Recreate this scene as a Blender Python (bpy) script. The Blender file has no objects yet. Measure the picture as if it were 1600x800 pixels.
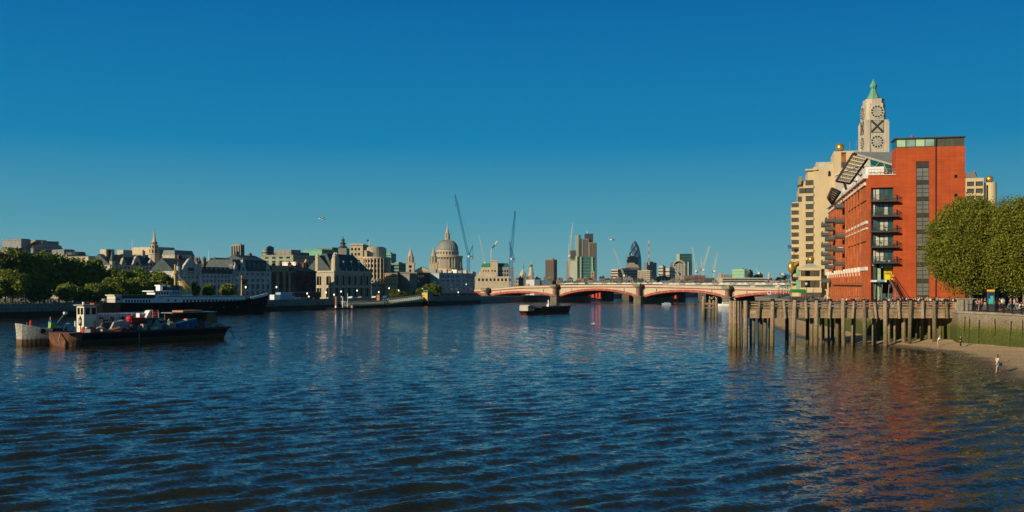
import bpy, math, random
import numpy as np
from mathutils import Vector, Matrix
random.seed(7)
RNG = np.random.default_rng(11)
SC = bpy.context.scene
COL = SC.collection
R = math.radians

# ---------------------------------------------------------------- camera, sky, sun
F, EYE, HY = 1562.0, 9.5, 446.0          # focal length in photo pixels, eye height (m), horizon row
cam = bpy.data.cameras.new('camera'); camo = bpy.data.objects.new('camera', cam); COL.objects.link(camo)
camo.location = (0, 0, EYE); camo.rotation_euler = (R(90), 0, 0)
cam.sensor_width = 36.0; cam.lens = 36.0 * F / 1600.0; cam.shift_y = 46.0 / 1600.0
cam.clip_start = 0.5; cam.clip_end = 30000
SC.camera = camo

HAZE = 0.00003                           # scattering per metre of the closed box of air built at the end
SUN_AZ, SUN_EL = 50.0, 19.0               # sun behind the camera, this far round to the left
sdir = Vector((-math.sin(R(SUN_AZ)) * math.cos(R(SUN_EL)), -math.cos(R(SUN_AZ)) * math.cos(R(SUN_EL)), math.sin(R(SUN_EL))))
W = bpy.data.worlds.new('World'); SC.world = W; W.use_nodes = True
nt = W.node_tree; bg = nt.nodes['Background']
sky = nt.nodes.new('ShaderNodeTexSky'); sky.sky_type = 'NISHITA'; sky.sun_disc = False
sky.sun_elevation = R(SUN_EL); sky.sun_rotation = math.atan2(sdir.x, sdir.y)
sky.altitude = 0; sky.air_density = 1.0; sky.dust_density = 0.6; sky.ozone_density = 2.5
geo_ = nt.nodes.new('ShaderNodeTexCoord'); sep = nt.nodes.new('ShaderNodeSeparateXYZ'); nt.links.new(geo_.outputs['Generated'], sep.inputs[0])
ramp = nt.nodes.new('ShaderNodeValToRGB'); nt.links.new(sep.outputs[2], ramp.inputs[0]); E = ramp.color_ramp.elements
SKYC = [(0., (.190, .405, .425)), (.06, (.078, .318, .420)), (.14, (.004, .215, .425)), (.28, (.000, .130, .370)), (.5, (.0, .074, .160)), (1., (.0, .045, .09))]
while len(E) < len(SKYC): E.new(.5)
for e, (q, c) in zip(E, SKYC): e.position = q; e.color = c + (1,)
vm = nt.nodes.new('ShaderNodeMix'); vm.data_type = 'RGBA'; vm.inputs['Factor'].default_value = .985
vs = nt.nodes.new('ShaderNodeVectorMath'); vs.operation = 'SCALE'; vs.inputs['Scale'].default_value = 1 / .1
nt.links.new(ramp.outputs[0], vs.inputs[0]); nt.links.new(sky.outputs[0], vm.inputs['A']); nt.links.new(vs.outputs[0], vm.inputs['B'])
nt.links.new(vm.outputs['Result'], bg.inputs[0])
bg.inputs[1].default_value = 0.1
sl = bpy.data.lights.new('sun', 'SUN'); sl.energy = 5.0; sl.angle = R(0.53); sl.color = (1.0, 0.84, 0.58)
so = bpy.data.objects.new('sun', sl); COL.objects.link(so); so.rotation_euler = sdir.to_track_quat('Z', 'Y').to_euler()
so.location = (-50, -50, 80)
SC.view_settings.view_transform = 'Standard'; SC.view_settings.look = 'None'
SC.view_settings.exposure = 0.0; SC.view_settings.gamma = 1.0
SC.cycles.max_bounces = 6; SC.cycles.diffuse_bounces = 3; SC.cycles.glossy_bounces = 3; SC.cycles.transparent_max_bounces = 6
SC.cycles.caustics_reflective = False; SC.cycles.caustics_refractive = False
SC.render.engine = 'CYCLES'; SC.cycles.use_denoising = True

# ---------------------------------------------------------------- helpers
def at(px, py, Y): return Vector(((px - 800) / F * Y, Y, EYE + (HY - py) / F * Y))
def gz(py, Y): return EYE + (HY - py) / F * Y

_m = {}
def mat(name, rgb, rough=.8, var=.18, scale=.6, bump=.0, metal=0., stain=None, streak=0., emit=0., spec=.3, bscale=None, coat=0., hband=0.):
    if name in _m: return _m[name]
    m = bpy.data.materials.new(name); m.use_nodes = True; n = m.node_tree.nodes; l = m.node_tree.links
    p = n['Principled BSDF']; p.inputs['Roughness'].default_value = rough; p.inputs['Metallic'].default_value = metal
    p.inputs['Specular IOR Level'].default_value = spec
    p.inputs['Coat Weight'].default_value = coat
    tc = n.new('ShaderNodeTexCoord'); geo = n.new('ShaderNodeNewGeometry')
    base = tuple(rgb) + (1,)
    if var > 0:
        nz = n.new('ShaderNodeTexNoise'); nz.inputs['Scale'].default_value = scale; nz.inputs['Detail'].default_value = 6
        l.new(tc.outputs['Object'], nz.inputs['Vector'])
        rp = n.new('ShaderNodeValToRGB'); rp.color_ramp.elements[0].position = .3; rp.color_ramp.elements[1].position = .7
        c2 = stain or rgb
        rp.color_ramp.elements[0].color = tuple(c * (1 - var) if stain is None else c2[i] for i, c in enumerate(rgb)) + (1,)
        rp.color_ramp.elements[1].color = tuple(min(1, c * (1 + var * .6)) if stain is None else c for c in rgb) + (1,)
        l.new(nz.outputs['Fac'], rp.inputs['Fac']); out = rp.outputs['Color']
        if streak > 0:
            mp = n.new('ShaderNodeMapping'); mp.inputs['Scale'].default_value = (2.2, 2.2, .12); l.new(tc.outputs['Object'], mp.inputs['Vector'])
            n2 = n.new('ShaderNodeTexNoise'); n2.inputs['Scale'].default_value = 1.; n2.inputs['Detail'].default_value = 5; l.new(mp.outputs[0], n2.inputs['Vector'])
            mr = n.new('ShaderNodeMapRange'); mr.inputs['From Min'].default_value = .35; mr.inputs['From Max'].default_value = .7
            mr.inputs['To Min'].default_value = 1 - streak; mr.inputs['To Max'].default_value = 1.0; l.new(n2.outputs['Fac'], mr.inputs['Value'])
            mx = n.new('ShaderNodeMix'); mx.data_type = 'RGBA'; mx.blend_type = 'MULTIPLY'; mx.inputs['Factor'].default_value = 1
            l.new(out, mx.inputs['A']); l.new(mr.outputs[0], mx.inputs['B']); out = mx.outputs['Result']
        if hband > 0:
            mp = n.new('ShaderNodeMapping'); mp.inputs['Scale'].default_value = (.22, .22, 3.2); l.new(tc.outputs['Object'], mp.inputs['Vector'])
            n2 = n.new('ShaderNodeTexNoise'); n2.inputs['Scale'].default_value = 1.; n2.inputs['Detail'].default_value = 7; n2.inputs['Roughness'].default_value = .7; l.new(mp.outputs[0], n2.inputs['Vector'])
            mr = n.new('ShaderNodeMapRange'); mr.inputs['From Min'].default_value = .35; mr.inputs['From Max'].default_value = .65
            mr.inputs['To Min'].default_value = 1 - hband; mr.inputs['To Max'].default_value = 1 + hband * .4; l.new(n2.outputs['Fac'], mr.inputs['Value'])
            mx = n.new('ShaderNodeMix'); mx.data_type = 'RGBA'; mx.blend_type = 'MULTIPLY'; mx.inputs['Factor'].default_value = 1
            l.new(out, mx.inputs['A']); l.new(mr.outputs[0], mx.inputs['B']); out = mx.outputs['Result']
        l.new(out, p.inputs['Base Color'])
    else: p.inputs['Base Color'].default_value = base
    if bump > 0:
        nb = n.new('ShaderNodeTexNoise'); nb.inputs['Scale'].default_value = bscale or scale * 6; nb.inputs['Detail'].default_value = 4
        l.new(tc.outputs['Object'], nb.inputs['Vector'])
        b = n.new('ShaderNodeBump'); b.inputs['Strength'].default_value = bump; b.inputs['Distance'].default_value = .1
        l.new(nb.outputs['Fac'], b.inputs['Height']); l.new(b.outputs[0], p.inputs['Normal'])
    if emit: p.inputs['Emission Color'].default_value = base; p.inputs['Emission Strength'].default_value = emit
    _m[name] = m; return m

def island_mat(name, rgb, rough=.7, spread=.35, hue=0.03, trans=0.):
    """colour differs from leaf to leaf"""
    if name in _m: return _m[name]
    m = bpy.data.materials.new(name); m.use_nodes = True; n = m.node_tree.nodes; l = m.node_tree.links
    p = n['Principled BSDF']; p.inputs['Roughness'].default_value = rough; p.inputs['Specular IOR Level'].default_value = .25
    geo = n.new('ShaderNodeNewGeometry'); tc = n.new('ShaderNodeTexCoord')
    nz = n.new('ShaderNodeTexNoise'); nz.inputs['Scale'].default_value = .35; nz.inputs['Detail'].default_value = 3; l.new(tc.outputs['Object'], nz.inputs['Vector'])
    a = n.new('ShaderNodeMath'); a.operation = 'MULTIPLY_ADD'; a.inputs[1].default_value = .6; l.new(geo.outputs['Random Per Island'], a.inputs[0])
    b = n.new('ShaderNodeMath'); b.operation = 'MULTIPLY'; b.inputs[1].default_value = .5; l.new(nz.outputs['Fac'], b.inputs[0]); l.new(b.outputs[0], a.inputs[2])
    rp = n.new('ShaderNodeValToRGB')
    rp.color_ramp.elements[0].color = tuple(c * (1 - spread) for c in rgb) + (1,)
    rp.color_ramp.elements[1].color = (rgb[0] * (1 + spread) + hue, rgb[1] * (1 + spread), rgb[2] * (1 + spread * .3), 1)
    rp.color_ramp.elements[0].position = .15; rp.color_ramp.elements[1].position = .85
    l.new(a.outputs[0], rp.inputs['Fac']); l.new(rp.outputs['Color'], p.inputs['Base Color'])
    if trans:
        t = n.new('ShaderNodeBsdfTranslucent'); l.new(rp.outputs['Color'], t.inputs['Color'])
        mx = n.new('ShaderNodeMixShader'); mx.inputs[0].default_value = trans
        l.new(p.outputs[0], mx.inputs[1]); l.new(t.outputs[0], mx.inputs[2]); l.new(mx.outputs[0], n['Material Output'].inputs[0])
    _m[name] = m; return m

def glass(name, rgb, rough=.08, var=.5, scale=.35, metal=.0, spec=.8):
    return mat(name, rgb, rough=rough, var=var, scale=scale, spec=spec, metal=metal)

class MB:
    def __init__(s): s.v = []; s.f = []; s.m = []; s.k = 0
    def face(s, pts):
        i = len(s.v); s.v += [tuple(p) for p in pts]; s.f.append(tuple(range(i, i + len(pts)))); s.m.append(s.k); return s
    def box(s, x0, x1, y0, y1, z0, z1):
        i = len(s.v); s.v += [(x0, y0, z0), (x1, y0, z0), (x1, y1, z0), (x0, y1, z0), (x0, y0, z1), (x1, y0, z1), (x1, y1, z1), (x0, y1, z1)]
        for q in ((3, 2, 1, 0), (4, 5, 6, 7), (0, 1, 5, 4), (1, 2, 6, 5), (2, 3, 7, 6), (3, 0, 4, 7)): s.f.append(tuple(i + a for a in q)); s.m.append(s.k)
        return s
    def prism(s, pts, z0, z1):                       # polygon in xy, raised in z
        n = len(pts); i = len(s.v); s.v += [(p[0], p[1], z0) for p in pts] + [(p[0], p[1], z1) for p in pts]
        s.f.append(tuple(i + n - 1 - a for a in range(n))); s.f.append(tuple(i + n + a for a in range(n))); s.m += [s.k, s.k]
        for a in range(n): b = (a + 1) % n; s.f.append((i + a, i + b, i + n + b, i + n + a)); s.m.append(s.k)
        return s
    def extr(s, pts, y0, y1):                        # polygon in xz, pushed along y
        n = len(pts); i = len(s.v); s.v += [(p[0], y0, p[1]) for p in pts] + [(p[0], y1, p[1]) for p in pts]
        s.f.append(tuple(i + a for a in range(n))); s.f.append(tuple(i + 2 * n - 1 - a for a in range(n))); s.m += [s.k, s.k]
        for a in range(n): b = (a + 1) % n; s.f.append((i + b, i + a, i + n + a, i + n + b)); s.m.append(s.k)
        return s
    def extrx(s, pts, x0, x1):                       # polygon in yz, pushed along x
        n = len(pts); i = len(s.v); s.v += [(x0, p[0], p[1]) for p in pts] + [(x1, p[0], p[1]) for p in pts]
        s.f.append(tuple(i + n - 1 - a for a in range(n))); s.f.append(tuple(i + n + a for a in range(n))); s.m += [s.k, s.k]
        for a in range(n): b = (a + 1) % n; s.f.append((i + a, i + b, i + n + b, i + n + a)); s.m.append(s.k)
        return s
    def cyl(s, p0, p1, r0, r1=None, n=8, caps=True):
        p0 = Vector(p0); p1 = Vector(p1); r1 = r0 if r1 is None else r1
        d = (p1 - p0); d = d.normalized() if d.length > 1e-9 else Vector((0, 0, 1))
        a = Vector((0, 0, 1)) if abs(d.z) < .9 else Vector((1, 0, 0)); u = d.cross(a).normalized(); w = d.cross(u)
        i = len(s.v)
        for c, r in ((p0, r0), (p1, r1)):
            for k in range(n):
                t = 2 * math.pi * (k + .5) / n; s.v.append(tuple(c + (u * math.cos(t) + w * math.sin(t)) * r))
        for k in range(n): b = (k + 1) % n; s.f.append((i + b, i + k, i + n + k, i + n + b)); s.m.append(s.k)
        if caps: s.f.append(tuple(i + k for k in range(n))); s.f.append(tuple(i + 2 * n - 1 - k for k in range(n))); s.m += [s.k, s.k]
        return s
    def lathe(s, cx, cy, prof, n=16, a0=0.):
        i = len(s.v)
        for r, z in prof:
            for k in range(n): t = a0 + 2 * math.pi * k / n; s.v.append((cx + r * math.cos(t), cy + r * math.sin(t), z))
        for j in range(len(prof) - 1):
            for k in range(n): b = (k + 1) % n; s.f.append((i + j * n + k, i + j * n + b, i + (j + 1) * n + b, i + (j + 1) * n + k)); s.m.append(s.k)
        s.f.append(tuple(i + n - 1 - k for k in range(n))); s.f.append(tuple(i + (len(prof) - 1) * n + k for k in range(n))); s.m += [s.k, s.k]
        return s
    def tube(s, pts, r, n=5):
        for a, b in zip(pts[:-1], pts[1:]): s.cyl(a, b, r, r, n, True)
        return s
    def mesh(s, name, mats, smooth=False):
        me = bpy.data.meshes.new(name); me.from_pydata(s.v, [], s.f)
        for m in (mats if isinstance(mats, (list, tuple)) else [mats]): me.materials.append(m)
        if any(s.m): me.polygons.foreach_set('material_index', s.m)
        if smooth: me.polygons.foreach_set('use_smooth', [True] * len(s.f))
        me.update(); return me
    def build(s, name, mats, parent=None, loc=(0, 0, 0), rz=0., smooth=False, kind=None, label=None):
        return link(s.mesh(name, mats, smooth), name, parent, loc, rz, kind, label)

def link(me, name, parent=None, loc=(0, 0, 0), rz=0., kind=None, label=None):
    o = bpy.data.objects.new(name, me); COL.objects.link(o); o.location = loc
    if rz: o.rotation_euler = (0, 0, rz)
    if parent is not None: o.parent = parent
    if kind: o['kind'] = kind
    if label: o['label'] = label
    return o

def tag(o, label, cat, group=None):
    o['label'] = label; o['category'] = cat
    if group: o['group'] = group
    return o

def thing(name, label, cat, loc=(0, 0, 0), rz=0., group=None):
    o = bpy.data.objects.new(name, None); COL.objects.link(o); o.location = loc; o.rotation_euler = (0, 0, rz); o.empty_display_size = .5
    return tag(o, label, cat, group)

def copy_tree(o, parent=None):
    c = o.copy(); COL.objects.link(c)
    if parent is not None: c.parent = parent
    for ch in o.children: copy_tree(ch, c)
    return c

class Frame:
    """a facade line on the ground from A (left) towards B; local x runs along it, local y away behind it"""
    def __init__(s, A, B=None, ang=None):
        s.A = Vector((A[0], A[1], 0))
        if B is not None: u = Vector((B[0] - A[0], B[1] - A[1], 0)); s.L = u.length; s.u = u.normalized()
        else: s.u = Vector((math.cos(R(ang)), math.sin(R(ang)), 0)); s.L = 0
        s.v = Vector((-s.u.y, s.u.x, 0)); s.rz = math.atan2(s.u.y, s.u.x)
    def x(s, px, y=0.):
        k = (px - 800) / F; a = s.A + s.v * y; return (k * a.y - a.x) / (s.u.x - k * s.u.y)
    def Y(s, x, y=0.): return (s.A + s.u * x + s.v * y).y
    def z(s, px, py, y=0.): return gz(py, s.Y(s.x(px, y), y))
    def zz(s, py, x=0., y=0.): return gz(py, s.Y(x, y))
    def w(s, x, y, z): p = s.A + s.u * x + s.v * y; return Vector((p.x, p.y, z))
def pxp(px, Y): return ((px - 800) / F * Y, Y)

def wall_grid(mb, o, u, n, Wd, z0, z1, rows, dep=.3):
    """wall o + u*s, z0..z1 with real openings; rows = [(za, zb, [(s0, s1), ...])]; n points INTO the building"""
    o = Vector(o); u = Vector(u); n = Vector(n)
    P = lambda s_, z, d=0.: tuple(o + u * s_ + n * d + Vector((0, 0, z)))
    def rect(a, b, c, d):
        if b - a > 1e-4 and d - c > 1e-4: mb.face([P(a, c), P(b, c), P(b, d), P(a, d)])
    z = z0
    for za, zb, hs in sorted(rows, key=lambda r: r[0]):
        za = max(za, z)
        if zb <= za: continue
        rect(0, Wd, z, za); s_ = 0
        for a, b in sorted(hs):
            rect(s_, a, za, zb); s_ = b
            mb.face([P(a, za), P(a, za, dep), P(a, zb, dep), P(a, zb)]); mb.face([P(b, za, dep), P(b, za), P(b, zb), P(b, zb, dep)])
            mb.face([P(a, za), P(b, za), P(b, za, dep), P(a, za, dep)]); mb.face([P(a, zb, dep), P(b, zb, dep), P(b, zb), P(a, zb)])
        rect(s_, Wd, za, zb); z = zb
    rect(0, Wd, z, z1)

_wm = {}
def window_mesh(w, h, fm, gm, nx=1, nz=1, fw=.09, arch=False):
    key = (round(w, 2), round(h, 2), fm.name, gm.name, nx, nz, arch)
    if key in _wm: return _wm[key]
    mb = MB()
    mb.k = 1; mb.box(0, w, .06, .10, 0, h)
    mb.k = 0
    for i in range(nx + 1): x = (w - fw) * i / nx; mb.box(x, x + fw, 0, .055, 0, h)
    for i in range(nz + 1):
        z = (h - fw) * i / nz
        for j in range(nx): xa = (w - fw) * j / nx + fw; xb = (w - fw) * (j + 1) / nx; mb.box(xa, xb, 0, .055, z, z + fw)
    _wm[key] = mb.mesh('window', [fm, gm]); return _wm[key]

def put_windows(parent, o, u, rows, wz, dep, fm, gms, nx=1, nz=1, name='window'):
    """one window object in each opening of wall_grid"""
    o = Vector(o); u = Vector(u)
    for za, zb, hs in rows:
        for a, b in hs:
            g = random.choice(gms) if isinstance(gms, (list, tuple)) else gms
            me = window_mesh(b - a, zb - za, fm, g, nx, nz)
            n = Vector((-u.y, u.x, 0))
            p = o + u * a + n * (dep - .1); link(me, name, parent, (p.x, p.y, za), math.atan2(u.y, u.x))

def cols(W_, n, frac=.55, m0=0., m1=None):
    m1 = m0 if m1 is None else m1
    p = (W_ - m0 - m1) / n; return [(m0 + p * (i + .5 - frac / 2), m0 + p * (i + .5 + frac / 2)) for i in range(n)]

# shared materials
M_glass = glass('window_glass_dark', (.010, .012, .014), spec=.3, rough=.15); M_glass2 = glass('window_glass_blue', (.03, .05, .07)); M_glass3 = mat('window_blind', (.30, .28, .24), rough=.5)
M_white = mat('white_paint', (.78, .77, .73), rough=.5, var=.1); M_black = mat('black_paint', (.015, .015, .017), rough=.45, var=.3)
M_slate = mat('slate_roof', (.06, .085, .09), rough=.6, var=.35, scale=.8, streak=.3)
M_stone = mat('portland_stone', (.54, .48, .38), var=.2, scale=.5, streak=.35, bump=.1)
M_stone2 = mat('pale_stone', (.60, .49, .34), var=.15, scale=.4, streak=.25)
M_bluestone = mat('pale_grey_stone', (.56, .56, .53), var=.25, scale=.5, streak=.4)  # pale grey facade stone, varied by noise and vertical streaks
M_brick = mat('red_brick', (.20, .075, .05), var=.3, scale=.5, streak=.25)
M_dbrick = mat('dark_brick', (.13, .06, .045), var=.3, scale=.5, streak=.3)
M_tan = mat('tan_brick', (.36, .24, .14), var=.25, scale=.5, streak=.2)
M_conc = mat('concrete', (.28, .26, .22), var=.2, scale=.3, streak=.3)
M_dgrey = mat('dark_grey_metal', (.06, .065, .065), rough=.5, var=.2); M_grey = mat('grey_metal', (.22, .23, .23), rough=.5, var=.2)
M_copper = mat('green_copper', (.16, .42, .27), rough=.6, var=.25, scale=.7, streak=.2)
M_lead = mat('lead_roof', (.20, .22, .22), rough=.55, var=.2, streak=.3)
M_gold = mat('gold_leaf', (.80, .46, .10), rough=.32, var=.1, metal=.75)
M_land = mat('paving', (.20, .19, .17), var=.2, scale=.3, bump=.2)

# ---------------------------------------------------------------- river
WAV = ((1., 1.9, .45, .32), (1., 1.9, 1.5, .56), (1., 1.7, 4.5, .64))
def make_water():
    xs = [0.]; d = .36
    while xs[-1] < 6000:
        if xs[-1] > 70: d *= 1.06
        xs.append(xs[-1] + d)
    xs = np.array([-x for x in xs[:0:-1]] + xs)
    ys = [-60., -20., 15.]; d = .3
    while ys[-1] < 9000:
        if ys[-1] > 75: d = max(.3, d * 1.0065 if ys[-1] < 330 else d * 1.09)
        ys.append(ys[-1] + d)
    ys = np.array(ys); ys = np.concatenate([[-3000., -800.], ys])
    X, Yg = np.meshgrid(xs, ys)
    dx = np.gradient(xs)[None, :] * np.ones_like(X); dy = np.gradient(ys)[:, None] * np.ones_like(X)
    Z = np.zeros_like(X)
    base = math.radians(124)
    for i in range(64):
        lam = .70 * (3.6 / .70) ** RNG.random(); k = 2 * math.pi / lam
        th = base + RNG.normal(0, .30) + (math.pi if RNG.random() < .12 else 0)
        amp = .0068 * lam ** .66 * (.6 + .8 * RNG.random())
        kx, ky = k * math.cos(th), k * math.sin(th); ph = RNG.random() * 6.28
        fade = np.clip((lam / np.maximum(dy, dx * .7) - 2.2) / 2.5, 0, 1)
        a = np.sin(kx * X + ky * Yg + ph + .9 * np.sin(X * .031 + ph) + .7 * np.sin(Yg * .043 + 2 * ph))
        Z += amp * fade * (a + .25 * np.cos(2 * (kx * X + ky * Yg + ph)))
    gust = .8 + .5 * np.sin(X * .021 + 1.3 + 1.5 * np.sin(Yg * .017)) * np.sin(Yg * .03 + .4)
    Z *= gust
    Z[(Yg < 16)] = 0
    ny, nx = X.shape; v = np.stack([X, Yg, Z], -1).reshape(-1, 3).astype(np.float32)
    idx = np.arange(ny * nx).reshape(ny, nx)
    q = np.stack([idx[:-1, :-1], idx[:-1, 1:], idx[1:, 1:], idx[1:, :-1]], -1).reshape(-1, 4)
    me = bpy.data.meshes.new('river_water'); me.vertices.add(len(v)); me.vertices.foreach_set('co', v.ravel())
    me.loops.add(q.size); me.loops.foreach_set('vertex_index', q.ravel().astype(np.int32))
    me.polygons.add(len(q)); me.polygons.foreach_set('loop_start', np.arange(0, q.size, 4, dtype=np.int32))
    me.polygons.foreach_set('use_smooth', np.ones(len(q), dtype=bool)); me.update(); me.validate()
    m = bpy.data.materials.new('river_water'); m.use_nodes = True; n = m.node_tree.nodes; l = m.node_tree.links; p = n['Principled BSDF']
    p.inputs['Base Color'].default_value = (.020, .020, .011, 1); p.inputs['Roughness'].default_value = .04; p.inputs['IOR'].default_value = 1.33
    tc = n.new('ShaderNodeTexCoord'); geo = n.new('ShaderNodeNewGeometry'); acc = geo.outputs['Normal']
    for sx, sy, sc, w_ in WAV:
        mp = n.new('ShaderNodeMapping'); mp.inputs['Scale'].default_value = (sx * sc, sy * sc, 1); mp.inputs['Rotation'].default_value = (0, 0, R(-28)); l.new(tc.outputs['Object'], mp.inputs['Vector'])
        nz = n.new('ShaderNodeTexNoise'); nz.inputs['Scale'].default_value = 1.; nz.inputs['Detail'].default_value = 2.5; nz.inputs['Distortion'].default_value = .2; l.new(mp.outputs[0], nz.inputs['Vector'])
        sb = n.new('ShaderNodeVectorMath'); sb.operation = 'SUBTRACT'; sb.inputs[1].default_value = (.5, .5, .5); l.new(nz.outputs['Color'], sb.inputs[0])
        ml = n.new('ShaderNodeVectorMath'); ml.operation = 'MULTIPLY'; ml.inputs[1].default_value = (w_ * .7, w_, 0); l.new(sb.outputs[0], ml.inputs[0])
        ad = n.new('ShaderNodeVectorMath'); ad.operation = 'ADD'; l.new(acc, ad.inputs[0]); l.new(ml.outputs[0], ad.inputs[1]); acc = ad.outputs[0]
    nn = n.new('ShaderNodeVectorMath'); nn.operation = 'NORMALIZE'; l.new(acc, nn.inputs[0]); l.new(nn.outputs[0], p.inputs['Normal'])
    me.materials.append(m); o = link(me, 'river_water', kind='structure')
make_water()

# ---------------------------------------------------------------- land
ZL, ZR = 3.3, 5.6
BANK = [(-320, 60), (-149, 291), (-90, 371), (-17, 530), (70, 720), (330, 1050), (1700, 1700)]
QU = [(95, 20), (88, 70), (75, 115), (70.3, 138), (67.8, 151.6), (69.2, 157.5), (61.0, 170), (62.5, 190), (74.5, 268), (84, 345), (118, 450), (128.5, 481), (172, 560), (420, 850), (1700, 1350)]
def land(name, line, far, z, m):
    return MB().prism(line + far, -3., z).build(name, m, kind='structure')
land('left_bank_ground', BANK[::-1], [(-3000, 60), (-9000, 12000), (9000, 12000)], ZL, M_land)
land('right_bank_ground', QU, [(9000, 1350), (9000, 20)], ZR, M_land)
MB().box(-9000, 9000, -3000, 12000, -3.4, -3.).build('riverbed', mat('river_mud', (.08, .06, .04)), kind='structure')

def line_y(line, px):
    k = (px - 800) / F
    for a, b in zip(line[:-1], line[1:]):
        ka, kb = a[0] / a[1], b[0] / b[1]
        if min(ka, kb) <= k <= max(ka, kb):
            t = (k * a[1] - a[0]) / ((b[0] - a[0]) - k * (b[1] - a[1])); return a[1] + t * (b[1] - a[1])
    a, b = line[0], line[1]; t = (k * a[1] - a[0]) / ((b[0] - a[0]) - k * (b[1] - a[1])); return a[1] + t * (b[1] - a[1])
FAC = [(-345, 75), (-172, 308), (-114, 386), (-42, 541), (45, 730)]
def facY(px, back=0.): return line_y([(x - .88 * back, y + .47 * back) for x, y in FAC], px)

# embankment wall of the left bank: granite face with a coping, a parapet and a dark tide band
M_granite = mat('embankment_granite', (.24, .24, .22), var=.25, scale=.4, streak=.45, bump=.2)
M_algae = mat('tide_stained_granite', (.028, .032, .024), var=.4, scale=.5, streak=.4)
def strip(line, off0, off1, z0, z1, mb):
    """a wall following a line on the ground, between two sideways offsets"""
    P = []
    for i, p in enumerate(line):
        a = Vector(line[max(0, i - 1)]); b = Vector(line[min(len(line) - 1, i + 1)]); d = (b - a).normalized(); nrm = Vector((d.y, -d.x))
        P.append((Vector(p) + nrm * off0, Vector(p) + nrm * off1))
    for (a0, a1), (b0, b1) in zip(P[:-1], P[1:]):
        i = len(mb.v)
        for q in (a0, b0, b1, a1): mb.v.append((q.x, q.y, z0))
        for q in (a0, b0, b1, a1): mb.v.append((q.x, q.y, z1))
        for f in ((3, 2, 1, 0), (4, 5, 6, 7), (0, 1, 5, 4), (2, 3, 7, 6), (1, 2, 6, 5), (3, 0, 4, 7)): mb.f.append(tuple(i + a for a in f)); mb.m.append(mb.k)
    return mb
LB = BANK[:4]
ew = thing('embankment_wall', 'long dark granite river wall with pale coping along the far left bank', 'wall', (-149, 291, 0))
def sub(o, mb, name, m, **k): return mb.build(name, m, o, tuple(-c for c in o.location), **k)
sub(ew, strip(LB, .02, .5, -1, 1.7, MB()), 'tide_band', M_algae)
sub(ew, strip(LB, .02, .35, 1.7, 2.9, MB()), 'wall_face', M_granite)
sub(ew, strip(LB, -.5, .5, 2.9, 3.32, MB()), 'coping', mat('coping_granite', (.26, .27, .25), streak=.3))
sub(ew, strip(LB, -.35, .15, 3.32, 4.15, MB()), 'parapet', M_granite)
# ================================================================ RIGHT BANK
M_orange = mat('orange_red_brick', (.50, .088, .022), rough=.85, var=.2, scale=.35, streak=.14, bump=.2, bscale=9, hband=.17)
M_orange2 = mat('warm_river_brick', (.56, .15, .045), rough=.85, var=.25, scale=.5, streak=.2, bump=.2, bscale=9, hband=.2)
M_band = mat('white_stone_band', (.72, .68, .60), var=.12); M_panel = mat('window_strip_panel', (.17, .155, .125), rough=.5, var=.15)
M_pgl = glass('strip_pane_glass', (.17, .17, .14), rough=.2, var=.25); M_gl = glass('balcony_glass', (.06, .10, .10), rough=.06)
M_curt = mat('pale_curtain', (.52, .52, .44), rough=.6, var=.2, scale=2.); M_rust = mat('rust_pipe', (.06, .03, .025))
M_glteal = glass('teal_glass', (.012, .09, .11), rough=.05, var=.3, scale=.2); M_grn = mat('pale_green_frame', (.42, .60, .38), rough=.5)
RA = pxp(1354, 185); RF = Frame(RA, ang=-12.5)
red = thing('brick_apartment_block', 'orange red brick riverside block with grey window strip and stacked corner balconies', 'building', (RA[0], RA[1], 0), RF.rz)
xW0, xW1, xT, xE = RF.x(1361), RF.x(1396), RF.x(1400), RF.x(1508)
z0, zLow, zT = ZR, RF.z(1354, 274), RF.z(1400, 231)
zTop = RF.z(1400, 217.5); LEN = 76.
sx0, sx1 = RF.x(1431.5), RF.x(1452); szt = RF.z(1441, 252)
ent = gz(412, 183)
# front wall, lower wing
m = MB(); wy = [RF.z(1378, y) for y in (291, 315, 339, 362.5, 387)]; WH = 2.15
rows = [(z0, ent, [(xW0, xW1)])] + [(z - WH + 1.0, z + 1.0, [(xW0, xW1)]) for z in wy[::-1]]
rows = [(z0, ent, [(xW0, xW1)])] + [(RF.z(1378, yb), RF.z(1378, yt), [(xW0, xW1)]) for yt, yb in ((293, 313.5), (317, 337), (341, 361), (365, 385), (389, 409.5))][::-1]
wall_grid(m, (0, 0, 0), (1, 0, 0), (0, 1, 0), xT, z0, zLow, rows, .9)
# the wing's plain stub behind, roof slab
m.face([(xT, 0, zLow), (0, 0, zLow), (0, LEN, zLow), (xT + 12, LEN, zLow), (xT + 12, 10, zLow), (xT, 10, zLow)])
m.face([(xT + 12, LEN, z0), (0, LEN, z0), (0, LEN, zLow), (xT + 12, LEN, zLow)])
m.build('front_wall', M_orange, red)
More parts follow.
